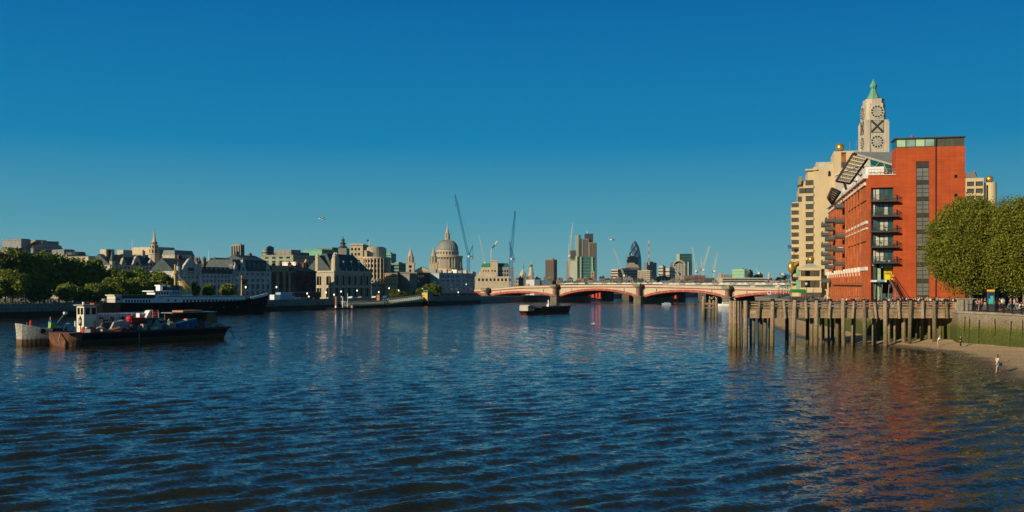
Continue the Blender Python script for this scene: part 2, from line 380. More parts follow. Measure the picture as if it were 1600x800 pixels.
# river wall with tall shallow bays
RS = Frame(RA, ang=77.5)                                  # local x runs away along the river face
m = MB(); lv = [z0 + 1.2, z0 + 5.6, z0 + 8.6, z0 + 11.5, z0 + 14.3, z0 + 17.1]
bays = [(9.6 + 5.2 * i, 9.6 + 5.2 * i + 1.6) for i in range(12)] 
bays2 = []
for a, b in bays: bays2 += [(a, a + 1.25), (a + 2.0, a + 3.25)]
rrows = [(z, z + (1.9 if j else 2.4), bays2) for j, z in enumerate(lv)]
T = lambda p: (p[1], p[0])
wall_grid(m, (0, LEN, 0), (0, -1, 0), (1, 0, 0), LEN, z0, zLow, [(a, b, [(LEN - q, LEN - p) for p, q in h[::-1]]) for a, b, h in rrows], .35)
for i in range(13): y = 8.2 + 5.2 * i; m.box(-.22, -.002, y, y + .7, z0 + 4.4, zLow - .6)
m.build('river_wall', M_orange2, red)
for j, (a, b, hs) in enumerate(rrows):
    for p, q in hs[:20]:
        me = window_mesh(q - p, b - a, M_white if random.random() < .3 else M_dgrey, random.choice([M_glass2, M_glass, M_curt]), 2, 2)
        link(me, 'window', red, (.25, q, a), R(-90))
def rb(name, y0, y1, za, zb, out, mt, **k): return MB().box(-out, .3 - .004 * len(name), y0, y1, za, zb).build(name, mt, red, **k)
zc = RF.z(1354, 274)
rb('cornice', -.002, LEN, zc - .55, zc + .12, .55, M_band); rb('cornice_band', .8, LEN, zc - 1.75, zc - 1.25, .35, M_band)
for yt, yb, o_ in ((345, 349.3, .14), (355.5, 358, .12)):
    za, zb = RF.z(1354, yb), RF.z(1354, yt); rb('stone_band', -.06, 34, za, zb, o_, M_band)
za, zb = RF.z(1354, 422.5), RF.z(1354, 416.8); rb('string_course', -.08, LEN, za, zb, .22, M_band)
for i in range(14): y = 8.5 + 5.2 * i; m = MB().box(-.6, .1, y, y + .5, za - .2, zb + .05).box(-.35, .1, y + .1, y + .5, za - .9, za - .2); m.build('bracket', M_band, red)
for yy, y1 in ((313, 8), (377, 8)): zz_ = RF.z(1354, yy); MB().cyl((-.12, .2, zz_), (-.12, 30, zz_), .07).build('pipe', M_rust, red)
zz_ = RF.z(1354, 446); MB().cyl((-.3, 6, zz_), (-.3, 62, zz_ + .1), .08).build('pipe', M_rust, red)
# window bay of the front: joinery, curtains, balconies
def rail(m, x0, x1, y, z, h=1.0, st=.3, t=.035):
    m.box(x0, x1, y - t, y + t, z + h - .06, z + h); m.box(x0, x1, y - t, y + t, z + .08, z + .12)
    k = max(1, int(abs(x1 - x0) / st))
    for i in range(k + 1): x = x0 + (x1 - x0) * i / k; m.box(x - t * .6, x + t * .6, y - t * .6, y + t * .6, z + .1, z + h - .05)
def raily(m, y0, y1, x, z, h=1.0, st=.3, t=.035):
    m.box(x - t, x + t, y0, y1, z + h - .06, z + h)
    k = max(1, int(abs(y1 - y0) / st))
    for i in range(k + 1): y = y0 + (y1 - y0) * i / k; m.box(x - t * .6, x + t * .6, y - t * .6, y + t * .6, z, z + h - .05)
Ww = xW1 - xW0
for za, zb, _ in rows[1:]:
    h = zb - za; w = MB(); w.k = 0
    for i in range(6): x = (Ww - .14) * i / 5; w.box(x, x + .14, .0, .12, 0, h)
    w.box(.14, Ww - .14, 0, .12, 0, .12).box(.14, Ww - .14, 0, .12, h - .16, h)
    win = w.build('balcony_window', M_dgrey, red, (xW0, .62, za))
    for i in range(5):
        g = MB().box((Ww - .14) * i / 5 + .14, (Ww - .14) * (i + 1) / 5, .05, .08, .12, h - .16)
        g.build('pane', [M_curt, M_gl, M_curt, M_curt, M_gl][(i * 2 + int(za)) % 5] if i < 4 else M_glteal, win)
    b = MB().box(xW0 - .15, RF.x(1401), -1.35, .0, za - .28, za - .02).build('balcony', M_dgrey, red)
    r = MB(); rail(r, xW0 - .1, RF.x(1401) - .05, -1.3, za - .02, 1.05, .22); raily(r, -1.3, -.02, xW0 - .1, za - .02, 1.05); raily(r, -1.3, -.02, RF.x(1401) - .05, za - .02, 1.05)
    r.build('railing', M_dgrey, b)
    for k in range(random.choice((2, 3, 4))):
        x = xW0 + .4 + random.random() * (Ww - 1); c = MB().lathe(x, -.95, [(.02, za - .02), (.16, za - .02), (.2, za + .3)], 7)
        c.build('plant_pot', random.choice([M_brick, M_white, M_dgrey]), b)
        lf = MB()
        for q in range(16):
            c_ = Vector((x + random.gauss(0, .16), -.95 + random.gauss(0, .13), za + .45 + random.random() * .35)); e = Vector((random.gauss(0, 1), random.gauss(0, 1), random.gauss(0, 1))).normalized() * .12; f_ = e.cross(Vector((.3, .5, .8))).normalized() * .1
            lf.face([c_ - e, c_ + f_, c_ + e, c_ - f_])
        lf.build('pot_plant', mat('pot_leaves', (.10, .18, .04)), b, kind='stuff')
# entrance: recess with lift shaft, stair, yellow landing wall, canopy, fascia sign
e = MB(); zf = z0
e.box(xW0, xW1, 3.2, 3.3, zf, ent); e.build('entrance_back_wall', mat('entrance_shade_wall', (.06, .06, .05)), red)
MB().box(xW0 + .02, xW0 + 1.0, .5, 3.2, zf, ent - .1).build('entrance_side_panel', M_dgrey, red)
lx = RF.x(1372); MB().box(lx, lx + .55, .7, 1.3, zf + .3, ent - .8).build('lift_column', mat('pale_green_steel', (.33, .48, .30)), red)
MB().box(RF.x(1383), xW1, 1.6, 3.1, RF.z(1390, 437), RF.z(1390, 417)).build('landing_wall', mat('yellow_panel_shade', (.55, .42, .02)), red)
MB().extr([(RF.x(1383), RF.z(1390, 437)), (RF.x(1397), RF.z(1390, 437.5)), (RF.x(1397), RF.z(1390, 429)), (RF.x(1386), RF.z(1390, 430)), (RF.x(1383), RF.z(1390, 424))], .1, .25).build('landing_parapet', mat('yellow_panel', (.72, .55, .02)), red)
st = MB(); xa, xb, zb_, zt_ = RF.x(1412), RF.x(1389), zf, RF.z(1390, 437)
for i in range(18):
    t = i / 18; x = xa + (xb - xa) * t; st.box(min(x, x + (xb - xa) / 18), max(x, x + (xb - xa) / 18), -1.5, -.2, zb_ + (zt_ - zb_) * t, zb_ + (zt_ - zb_) * (t + .06) + .05)
sto = st.build('stair', M_conc, red)
r = MB(); r.tube([(xa + .6, -1.5, zf + 1.1), (xb, -1.5, zt_ + 1.1), (xb - 1, -1.5, zt_ + 1.1)], .06)
for i in range(15): t = i / 14; x = xa + (xb - xa) * t; z = zb_ + (zt_ - zb_) * t; r.cyl((x, -1.5, z), (x, -1.5, z + 1.1), .03, n=4)
r.tube([(xa, -1.5, zf + .2), (xb, -1.5, zt_ + .1)], .08); r.build('handrail', mat('dark_red_rail', (.18, .03, .03)), sto)
m = MB().box(xW0 - .1, RF.x(1383.5), -1.6, .0, RF.z(1370, 440.6), RF.z(1370, 437.6)); m.build('entrance_canopy', M_white, red)
MB().box(RF.x(1368), RF.x(1380), -1.64, -1.605, RF.z(1370, 440.3), RF.z(1370, 438)).build('canopy_sign', mat('blue_sign', (.02, .28, .55), rough=.4), red)
MB().box(RF.x(1363), RF.x(1367.5), -.12, -.02, RF.z(1370, 415), RF.z(1370, 411.5)).build('wall_plate', M_white, red)
fz0, fz1 = RF.z(1385, 418), RF.z(1385, 411.2)
sg = MB().box(RF.x(1373.5), RF.x(1396.5), .15, .3, fz0, fz1).build('fascia_sign', mat('dark_sign_board', (.012, .035, .045), rough=.3), red)
tx = bpy.data.curves.new('sign_lettering', 'FONT'); tx.body = 'Lymesa'; tx.size = .9; tx.extrude = .02; tx.materials.append(mat('sign_letters', (.25, .6, .7), rough=.4))
tmp_ = bpy.data.objects.new('t', tx); COL.objects.link(tmp_); bpy.context.view_layer.update()
tme = bpy.data.meshes.new_from_object(tmp_.evaluated_get(bpy.context.evaluated_depsgraph_get())); bpy.data.objects.remove(tmp_)
to = link(tme, 'sign_lettering', sg); to.location = (RF.x(1374.6), .12, fz0 + .13); to.rotation_euler = (R(90), 0, 0); to.scale = (.82, 1, 1)
for i in range(3):
    w = MB().box(0, 1.1, 0, .06, 0, 2.4); w.build('entrance_door', M_gl, red, (RF.x(1364) + i * 1.25, .75, zf + .02))
f_ = MB()
for i in range(4): f_.cyl((RF.x(1364) + i * 1.2, -1.2, zf), (RF.x(1364) + i * 1.2 + .4, -.4, RF.z(1370, 440)), .07, n=6)
f_.build('canopy_strut', M_grey, red)
# tall tower part: brick with recessed strip window and top storey
m = MB(); tz = szt
strip_rows = [(z0 + .6, tz, [(sx0 - xT, sx1 - xT)])]
sw1, sw2 = (RF.x(1492) - xT, RF.x(1495) - xT), None
rows_t = []
wall_grid(m, (xT, -.02, 0), (1, 0, 0), (0, 1, 0), xE - xT, z0, tz, [(z0 + .6, tz - .001, [(sx0 - xT, sx1 - xT)])], .3)
m.box(xT, xE, -.02, .3, tz, zT)
TD = 5.
m.face([(xE, -.02, z0), (xE, TD, z0), (xE, TD, zT), (xE, -.02, zT)]); m.face([(xT, TD, z0), (xT, -.02, z0), (xT, -.02, zT), (xT, TD, zT)])
m.face([(xE, TD, z0), (xT, TD, z0), (xT, TD, zT), (xE, TD, zT)]); m.face([(xT, -.02, zT), (xE, -.02, zT), (xE, TD, zT), (xT, TD, zT)])
m.build('tower_wall', M_orange, red)
# strip window: panes and dark spandrels
Hs = tz - z0 - .6; sw = sx1 - sx0
fr = MB().box(0, .1, 0, .1, 0, Hs).box(sw - .1, sw, 0, .1, 0, Hs).box(sw / 2 - .05, sw / 2 + .05, 0, .1, 0, Hs)
so_ = fr.build('strip_window', M_dgrey, red, (sx0, .08, z0 + .6))
py = 262.; per = 25.4
MB().box(.1, sw / 2 - .05, .02, .06, Hs - 1.15, Hs).box(sw / 2 + .05, sw - .1, .02, .06, Hs - 1.15, Hs).build('spandrel_panel', mat('dark_spandrel', (.05, .045, .035), rough=.5), so_)
zz = Hs - 1.2; k = 0
while zz > 1.0:
    for j in range(3):
        for c in (0, 1):
            xa = .1 if c == 0 else sw / 2 + .05
            MB().box(xa, xa + sw / 2 - .15, .03, .06, zz - .73, zz - .05).build('pane', M_pgl, so_)
        zz -= .76
        if zz < .8: break
    if zz > 1.:
        MB().box(.1, sw / 2 - .05, .02, .06, zz - .7, zz - .03).box(sw / 2 + .05, sw - .1, .02, .06, zz - .7, zz - .03).build('spandrel_panel', mat('dark_spandrel', (.05, .045, .035)), so_); zz -= .73
for y in (275.5, 305, 335): z = RF.z(1493, y); m = MB(); m.box(0, .42, 0, .06, 0, .5); m.build('small_window', M_glass, red, (RF.x(1491.5), -.06, z - .25)); MB().box(-.06, .48, -.02, .0, -.06, .56).build('small_window_frame', M_dgrey, red, (RF.x(1491.5), -.055 + .02, z - .25))
px_ = RF.x(1462); MB().cyl((px_, -.1, z0), (px_, -.1, zT + 1.6), .11).build('drainpipe', M_rust, red)
for y in (300, 353, 406): z = RF.z(1470, y); MB().box(xT + .05, sx0 - .1, -.035, -.021, z, z + .05).box(sx1 + .1, xE, -.035, -.021, z, z + .05).build('movement_joint', mat('joint_line', (.40, .06, .015)), red)
# top storey: glazed left, grey clad right
xm = RF.x(1461)
tg = MB(); tw = xm - xT
for i in range(5): x = (tw - .14) * i / 4; tg.box(x, x + .14, 0, .14, 0, zTop - zT)
tg.box(0, tw, 0, .14, 0, .18); tgo = tg.build('top_storey_frame', M_dgrey, red, (xT, .1, zT + .002))
for i in range(4):
    xa = (tw - .14) * i / 4 + .14; MB().box(xa, xa + (tw - .14) / 4 - .14, .05, .09, .18, zTop - zT - .02).build('pane', [M_grn, glass('top_glass', (.25, .40, .30)), M_grn, glass('top_glass', (.25, .4, .3))][i], tgo)
MB().box(xT, xT + .1, .3, TD - .2, zT + .02, zTop).build('side_glazing', M_glteal, red)
MB().box(xm + .02, xE - .1, .12, TD - .2, zT + .002, zTop).build('plant_room_cladding', mat('olive_grey_cladding', (.085, .085, .06), rough=.6, streak=.2), red)
MB().box(xT - .25, xE + .1, -.25, TD, zTop, zTop + .22).build('flat_roof', M_dgrey, red)
MB().cyl((RF.x(1428), 2, zTop + .2), (RF.x(1428), 2, zTop + .8), .3).build('roof_vent', mat('red_vent', (.4, .1, .05)), red)
# roof terrace parapet with white furniture clutter, glazed wedge and tilted louvre canopy
MB().box(0.3, xT, -.18, .16, zLow, zLow + .12).build('parapet_coping', M_band, red)
r = MB(); rail(r, .4, xT, .1, zLow + .12, 1.0, .5); r.build('terrace_railing', M_grey, red)
for i in range(9):
    x = .9 + i * .55; m = MB().lathe(x, 1. + random.random(), [(.05, zLow), (.05, zLow + .6), (.32, zLow + .62), (.32, zLow + .7)], 7)
    m.build('terrace_table', M_white if i % 3 else mat('terrace_red', (.5, .12, .06)), red)
C = lambda px, py, y: (RF.x(px, y), y, RF.z(px, py, y))
g = MB(); yb = 7.
q = [C(1359, 248, yb), C(1399, 260, yb), C(1399, 273, yb), C(1361, 273, yb)]
g.face(q); g.face([(p[0] + .1, p[1] + .3, p[2]) for p in q[::-1]]); go_ = g.build('roof_glazing', M_glteal, red)
fr = MB(); fr.cyl(q[0], q[1], .14, n=6); fr.cyl(q[0], q[3], .1, n=6); fr.cyl(C(1366, 262, yb - .1), C(1375, 252, yb - .1), .06, n=5); fr.cyl(C(1380, 254, yb - .1), C(1388, 272, yb - .1), .07, n=5); fr.cyl(C(1361, 264, yb - .1), C(1397, 264, yb - .1), .05, n=5); fr.cyl(C(1361, 258, yb - .1), C(1392, 270, yb - .1), .05, n=5)
fr.build('glazing_bar', mat('pale_green_steel', (.33, .48, .3)), go_)
rf = MB(); a, b = C(1341, 238.5, 8.), C(1400, 255, 8.); a2, b2 = C(1341, 238.5, 14.), C(1400, 236, 24.)
p3 = [C(1334, 238.5, 6.6), C(1400, 257.5, 6.6), C(1400, 238, 30), C(1334, 236.5, 30)]
rf.face(p3); rf.face([(p[0], p[1], p[2] - .35) for p in p3[::-1]])
for i in range(4): A_, B_ = p3[i], p3[(i + 1) % 4]; rf.face([(A_[0], A_[1], A_[2] - .35), (B_[0], B_[1], B_[2] - .35), B_, A_])
rf.build('sloping_roof', mat('pale_roof_sheet', (.50, .48, .40), rough=.6, streak=.2), red)
# louvre canopy: a tilted frame outside the river face
cn = [C(1333, 240, 6), C(1306.5, 283, 6), C(1328, 287, 9.5), C(1357, 246, 9.5)]
V = [Vector(p) for p in cn]; up = (V[1] - V[0]).cross(V[3] - V[0]).normalized() * .5
m = MB(); 
for i in range(4): m.cyl(V[i], V[(i + 1) % 4], .22, n=6)
for i in range(1, 8): t = i / 8; m.cyl(V[0].lerp(V[1], t), V[3].lerp(V[2], t), .08, n=5)
can = m.build('louvre_canopy', mat('dark_plum_steel', (.05, .035, .04), rough=.5), red)
sm = mat('louvre_blade', (.42, .40, .33), rough=.5)
for i in range(8):
    for j in range(6):
        t0, t1 = (i + .18) / 8, (i + .52) / 8; s0, s1 = (j + .1) / 7, (j + .75) / 7
        A_ = V[0].lerp(V[1], t0).lerp(V[3].lerp(V[2], t0), s0); B_ = V[0].lerp(V[1], t0).lerp(V[3].lerp(V[2], t0), s1)
        C_ = V[0].lerp(V[1], t1).lerp(V[3].lerp(V[2], t1), s1); D_ = V[0].lerp(V[1], t1).lerp(V[3].lerp(V[2], t1), s0)
        k_ = MB().face([A_, B_, C_, D_]).face([D_ + up * .1, C_ + up * .1, B_ + up * .1, A_ + up * .1]); k_.build('louvre_blade', sm, can)
m = MB()
for t in (.1, .4, .7): m.cyl(V[2].lerp(V[3], t), (xT * .3 + 0, 12, zLow), .12, n=6)
m.cyl(V[1].lerp(V[2], .6), C(1322, 296, 9), .25, n=6); m.build('canopy_prop', M_grey, red)
wt = MB()
for i, (y0_, h) in enumerate(((3, 1.9), (10, 1.4), (19, 1.8), (30, 1.5), (42, 1.7), (55, 1.5))): wt.box(.2, 3.5, y0_, y0_ + 5, zLow + .002, zLow + h)
wt.build('rooftop_stairhead', M_white, red)
# second smaller canopy further along
cn = [C(1300, 294, 34), C(1293.5, 309, 34), C(1300, 319, 37), C(1313, 300, 37)]; V = [Vector(p) for p in cn]
m = MB()
for i in range(4): m.cyl(V[i], V[(i + 1) % 4], .25, n=6)
for i in range(1, 6): t = i / 6; m.cyl(V[0].lerp(V[1], t), V[3].lerp(V[2], t), .16, n=5); m.cyl(V[0].lerp(V[3], t), V[1].lerp(V[2], t), .1, n=5)
m.build('louvre_canopy', mat('dark_plum_steel', (.05, .035, .04)), red)
# river balconies in two stacks
for (yl, w, pys) in ((RS.x(1322), 7.5, (323, 346, 370, 391.5, 413)), (RS.x(1306), 10., (345, 358, 374, 390, 404, 418)), (RS.x(1299), 9., (352, 367, 384, 398, 412, 440))):
    for p in pys:
        yy = yl; z = gz(p, RS.Y(yy)); 
        b = MB().box(-2.1, -.24, yy, yy + w * .5, z - .3, z); bo = b.build('river_balcony', M_dgrey, red); MB().box(-2.12, -.3, yy - .02, yy + .03, z, z + .62).box(-2.14, -2.1, yy, yy + w * .5, z, z + .62).build('balustrade_panel', mat('balustrade_mesh', (.10, .10, .09), rough=.5), bo)
        r = MB(); raily(r, yy, yy + w * .5, -2.05, z, 1.0, .4); rail(r, -2.05, -.3, yy + .03, z, 1.0, .3); r.build('railing', M_dgrey, bo)
        if random.random() < .45: MB().box(-1.5, -.6, yy + 1, yy + 2.2, z, z + .8).build('balcony_furniture', random.choice([M_white, mat('plant_green', (.08, .16, .03)), M_tan]), bo)

# ---------------------------------------------------------------- beige office building with gold balls
M_beige = mat('beige_stone_cladding', (.62, .49, .29), rough=.8, var=.08, scale=.15, streak=.10)
M_beiged = mat('beige_joint', (.42, .33, .19)); M_brgl = glass('bronze_glass', (.10, .085, .06), rough=.15, var=.35, scale=.4)
SA = pxp(1236, 345); SF = Frame(SA, ang=-14.)
sea = thing('beige_office_building', 'beige stepped riverside office building with bronze window bays and gold balls', 'building', (SA[0], SA[1], 0), SF.rz)
def sbox(name, pl, pr, pt, pb=None, y0=0., y1=22., m=None, par=sea, fr=SF, **k):
    xa, xb = fr.x(pl, y0), fr.x(pr, y0); zt = fr.z(pl, pt, y0); zb = ZR - .3 if pb is None else fr.z(pl, pb, y0)
    return MB().box(xa, xb, y0, y1, zb, zt).build(name, m or M_beige, par, **k)
sbox('main_slab', 1271, 1303.5, 261, y0=.4); sbox('upper_return', 1262, 1271, 266, y0=.7)
sbox('wall_column', 1248.5, 1259, 292, y0=.2); sbox('stair_tower', 1303, 1346, 236.5, y0=-.6, y1=16)
sbox('left_core', 1238, 1248, 316, y0=1.6, y1=20); sbox('upper_core', 1250, 1262, 283, y0=1.5, y1=18)
sbox('pitched_glass_roof', 1275, 1304, 253.5, 261, y0=3, y1=12, m=mat('pale_roof_sheet', (.5, .48, .4)))
def sea_bay(pl, pr, pt, pb, y0):
    xa, xb = SF.x(pl, y0), SF.x(pr, y0); za, zb = SF.z(pl, pb, y0), SF.z(pl, pt, y0)
    w = MB().box(0, xb - xa, 0, .3, 0, zb - za); o = w.build('bay_window', M_brgl, sea, (xa, y0, za))
    f = MB()
    for t in (0, .5, 1.): f.box((xb - xa) * t - .05, (xb - xa) * t + .05, -.06, .0, 0, zb - za)
    f.build('mullion', mat('bronze_frame', (.10, .08, .05), rough=.4), o)
i = 0; y = 281.5
while y < 414:
    sea_bay(1258.7, 1271, y, y + 8.2, .45)
    sbox('sill', 1257, 1271.2, y + 8.2, y + 12.4, y0=.0, y1=3.)
    y += 12.5
y = 317.5
while y < 438:
    sea_bay(1237, 1248, y, y + 6.6, 1.3); sbox('sill', 1236.2, 1248.4, y + 6.6, y + 11.4, y0=1.0, y1=4.); y += 11.5
sbox('ledge', 1258, 1277, 264, 266.5, y0=-.2, y1=3.)
for y_, a_, b_ in ((294, 1249, 1258), (307, 1246.5, 1252)): sea_bay(a_, b_, y_, y_ + 8, .05)
# arched window and tower window
m = MB(); xa = SF.x(1294, .4); za = SF.z(1294, 275.5, .4)
m.extr([(0, 0), (.85, 0), (.85, 1.3), (.7, 1.75), (.42, 1.9), (.15, 1.75), (0, 1.3)], -.05, .0); m.build('arched_window', M_glass, sea, (xa, .4, za))
sbox('tower_window', 1314.5, 1321.8, 238.2, 262, y0=-.66, y1=-.62, m=mat('copper_glass', (.30, .11, .03), rough=.3, var=.5)); sbox('tower_window_head', 1314.3, 1322, 238, 240.2, y0=-.7, y1=-.665, m=M_rust); sbox('tower_window_foot', 1314.3, 1322, 253.5, 262, y0=-.72, y1=-.665, m=M_dgrey)
for px, h in ((1327.5, 221), (1338, 220), (1316, 224)): x = SF.x(px, 5); MB().cyl((x, 5, SF.z(px, 237, 5)), (x, 5, SF.z(px, h, 5)), .07, n=5).build('antenna', M_grey, sea)
def ball(px, py, rp, y0, par=sea, fr=SF, lab=None):
    Yd = fr.Y(fr.x(px, y0), y0); r = rp / F * Yd; zc_ = fr.z(px, py, y0); x = fr.x(px, y0)
    pr = [(r * math.sin(math.pi * i / 12) + .001, zc_ - r * math.cos(math.pi * i / 12)) for i in range(13)]
    o = MB().lathe(x, y0, pr, 20).build('gold_ball', M_gold, par, smooth=True)
    MB().lathe(x, y0, [(r * .75, zc_ - r * 1.12), (r * .75, zc_ - r * .8)], 12).build('ball_seat', M_dgrey, par)
ball(1312.5, 230.5, 6.6, 3.)
# low pavilion with ball
pv = thing('glazed_pavilion', 'low beige riverside pavilion with brown glass and gold ball on its hipped roof', 'building', (SF.w(0, 0, 0).x, SF.w(0, 0, 0).y, 0), SF.rz)
yp = -16.
def pbox(name, pl, pr, pt, pb, y0, y1, m=None): return sbox(name, pl, pr, pt, pb, y0=y0, y1=y1, m=m, par=pv)
pbox('wall', 1250, 1283, 420, None, yp + .3, yp + 10); pbox('ledge', 1249, 1283.5, 418.3, 422.5, yp - .1, yp + 9.9); pbox('ledge', 1249, 1283, 432, 438, yp - .05, yp + 9.9); pbox('ledge', 1249, 1284, 450, 457, yp - .05, yp + 9.9)
for pt, pb in ((422.6, 431.4), (438.6, 449)):
    for i in range(4):
        a_ = 1251.2 + i * 7.4; pbox('window', a_, a_ + 6.7, pt, pb, yp + .1, yp + .28, [M_brgl, M_glass, M_brgl, M_brgl][i])
pbox('side_glazing', 1283, 1288.5, 420, 449.5, yp + .8, yp + 8, mat('dark_brown_side', (.06, .03, .02)))
pbox('green_panel', 1244, 1248.5, 421, 431.5, yp - .2, yp + .2, mat('sea_green_glass', (.18, .42, .28), rough=.3)); pbox('green_panel', 1244, 1248.5, 437.5, 451.5, yp - .2, yp + .2, mat('sea_green_glass', (.18, .42, .28), rough=.3))
pbox('shopfront', 1251, 1282, 457.2, 467.5, yp + .05, yp + .25, M_brgl)
pbox('plinth', 1283, 1296, 430, None, yp + 2, yp + 10)
xa, xb = SF.x(1251, yp), SF.x(1283, yp); za = SF.z(1260, 418.5, yp); zb = SF.z(1260, 411.5, yp)
m = MB(); B0 = [(xa, yp, za), (xb, yp, za), (xb, yp + 9, za), (xa, yp + 9, za)]; d = 2.4; T0 = [(xa + d, yp + d, zb), (xb - d, yp + d, zb), (xb - d, yp + 6, zb), (xa + d, yp + 6, zb)]
m.face(T0)
for i in range(4): m.face([B0[i], B0[(i + 1) % 4], T0[(i + 1) % 4], T0[i]])
m.build('hipped_roof', mat('pale_roof_sheet', (.5, .48, .4)), pv); ball(1267, 405.2, 5.3, yp + 4.2, par=pv)
# gold ornaments at the corner
def ornament(px, py, s_, y0, lab):
    x = SF.x(px, y0); z = SF.z(px, py, y0); p = SF.w(x, y0, z)
    t_ = thing('corner_ornament', lab, 'ornament', p, SF.rz)
    MB().lathe(0, 0, [(.6 * s_, -.1), (.9 * s_, .3 * s_), (.5 * s_, .8 * s_)], 8).build('base', M_dgrey, t_)
    MB().extr([(-.5 * s_, .7 * s_), (.4 * s_, .6 * s_), (.65 * s_, 2.4 * s_), (.55 * s_, 3.9 * s_), (-.1 * s_, 3.7 * s_), (-.5 * s_, 2.0 * s_)], -.4 * s_, .4 * s_).build('gilded_fin', M_gold, t_)
ornament(1249.5, 292, .95, .8, 'gilded sail ornament on the upper corner of the beige office building')
x = SF.x(1236, 1.); 
t_ = thing('gilded_eagle', 'gilded corner sculpture with a green stay low on the beige office building', 'ornament', SF.w(SF.x(1236, 1), .4, SF.z(1236, 421, 1)), SF.rz)
MB().lathe(0, 0, [(.2, -1.6), (.9, -.5), (1.25, .8), (.9, 2.1), (.2, 2.8)], 9).build('body', M_gold, t_, smooth=True)
MB().extr([(.2, 1.6), (2.2, 3.0), (2.6, 2.4), (.6, .4)], -.3, .3).build('wing', M_gold, t_)
tt = MB(); tt.cyl((0, 0, -1.6), (-1.1, -.3, -4.8), .25, .15); tt.cyl((-.4, -.1, -4.9), (3., -.1, -4.7), .18, .18); tt.build('bracket', M_copper, t_)
# Thames-side flagpoles
for px, py0, py1, c in ((1233, 399, 382, (.05, .14, .4)), (1231, 441, 428, (.1, .3, .4))):
    p = SF.w(SF.x(px, -2), -2, SF.z(px, py0, -2)); t_ = thing('flagpole', 'blue and white flag on a slanting pole from the beige building' if py0 < 420 else 'thin slanting flagpole near the foot of the beige building', 'flag', p)
    h = (py0 - py1) / F * 345; MB().cyl((1.2, 1.5, -h * .3), (-.6, 0, h), .07, n=5).build('pole', M_grey, t_)
    MB().extr([(-.6, h), (.9, h - .3), (.8, h - 1.5), (-.3, h - 1.4)], -.05, .05).build('flag', mat('flag_blue', c), t_)

# right wing of the same office building, standing behind the tall brick tower
BA = pxp(1509, 300); BF = Frame(BA, ang=-17.)
wg = thing('beige_office_wing', 'beige office wing with round stair turret and gold ball behind the trees', 'building', (BA[0], BA[1], 0), BF.rz)
xe = BF.x(1537); zr = BF.z(1510, 278.5)
fl = [(BF.z(1510, y + 7.2), BF.z(1510, y)) for y in (284, 295, 306.5, 318)]
cs = [(BF.x(1511), BF.x(1522.3)), (BF.x(1524.5), BF.x(1536.2))]
m = MB(); rws = [(a, b, cs) for a, b in fl[::-1]]
wall_grid(m, (0, 0, 0), (1, 0, 0), (0, 1, 0), xe, ZR, zr, rws, .5); m.face([(0, 0, zr), (xe, 0, zr), (xe, 18, zr), (0, 18, zr)]); m.face([(0, 18, ZR), (0, 0, ZR), (0, 0, zr), (0, 18, zr)]); m.build('wall', M_beige, wg)
put_windows(wg, (0, 0, 0), (1, 0, 0), rws, 0, .5, mat('bronze_frame', (.1, .08, .05)), M_brgl, 2, 1)
xc = BF.x(1547.5, 2); r_ = 2.0; rr = 9.2 / F * 300
MB().lathe(xc, 2.2, [(rr, ZR), (rr, BF.z(1547, 284.5))], 20).build('stair_turret', M_beige, wg, smooth=False)
MB().box(BF.x(1540, -.1) - .3, BF.x(1542.6, -.1) - .3, -.35, -.1, BF.z(1540, 322), BF.z(1540, 287)).build('turret_window', M_brgl, wg)
ball(1545.8, 279.8, 5.6, 2.2, par=wg, fr=BF)
MB().extrx([(1, zr), (1, zr + 1.9), (8, zr + 1.9), (8, zr)], .2, BF.x(1527)).build('roof_cladding', M_lead, wg)
m = MB().tube([(BF.x(1526), .3, zr), (BF.x(1522), .5, zr + 2.3), (BF.x(1523), 2, zr + 2.3)], .14); m.build('window_cleaning_davit', M_grey, wg)

# ---------------------------------------------------------------- clock-like lattice tower with green lantern
M_oxo = mat('tower_render', (.62, .54, .41), rough=.85, var=.12, scale=.2, streak=.25); M_oxod = mat('tower_lattice_dark', (.045, .04, .035))
OA = pxp(1353.5, 288); OF = Frame(OA, ang=-3.4)
ox = thing('lettered_tower', 'tall pale tower spelling OXO in window shapes under a green copper lantern', 'tower', (OA[0], OA[1], 0), OF.rz)
Wt = OF.x(1388.3); Ls = Wt * 1.12; zs = lambda p: OF.zz(p)
z1, z2, z3, z4 = zs(240), zs(187), zs(163), zs(153.5)
m = MB(); m.box(0, Wt, 0, Ls, zs(266), z2); m.box(-.2, Wt + .2, -.2, Ls + .2, zs(300), z1 + .1)
m.build('shaft', M_oxo, ox)
ins = Wt * .10
def chamf(a, b, c, d, k): return [(a + k, c), (b - k, c), (b, c + k), (b, d - k), (b - k, d), (a + k, d), (a, d - k), (a, c + k)]
m = MB(); m.prism(chamf(ins * .15, Wt - ins * .9, .05, Ls - .3, .8), z2, zs(171)); m.prism(chamf(ins * .3, Wt - ins * 1., .08, Ls - .5, .9), zs(171), zs(161)); m.prism(chamf(ins * .7, Wt - ins * 1.2, .1, Ls - .8, 1.2), zs(161), z4); m.build('upper_shaft', M_oxo, ox)
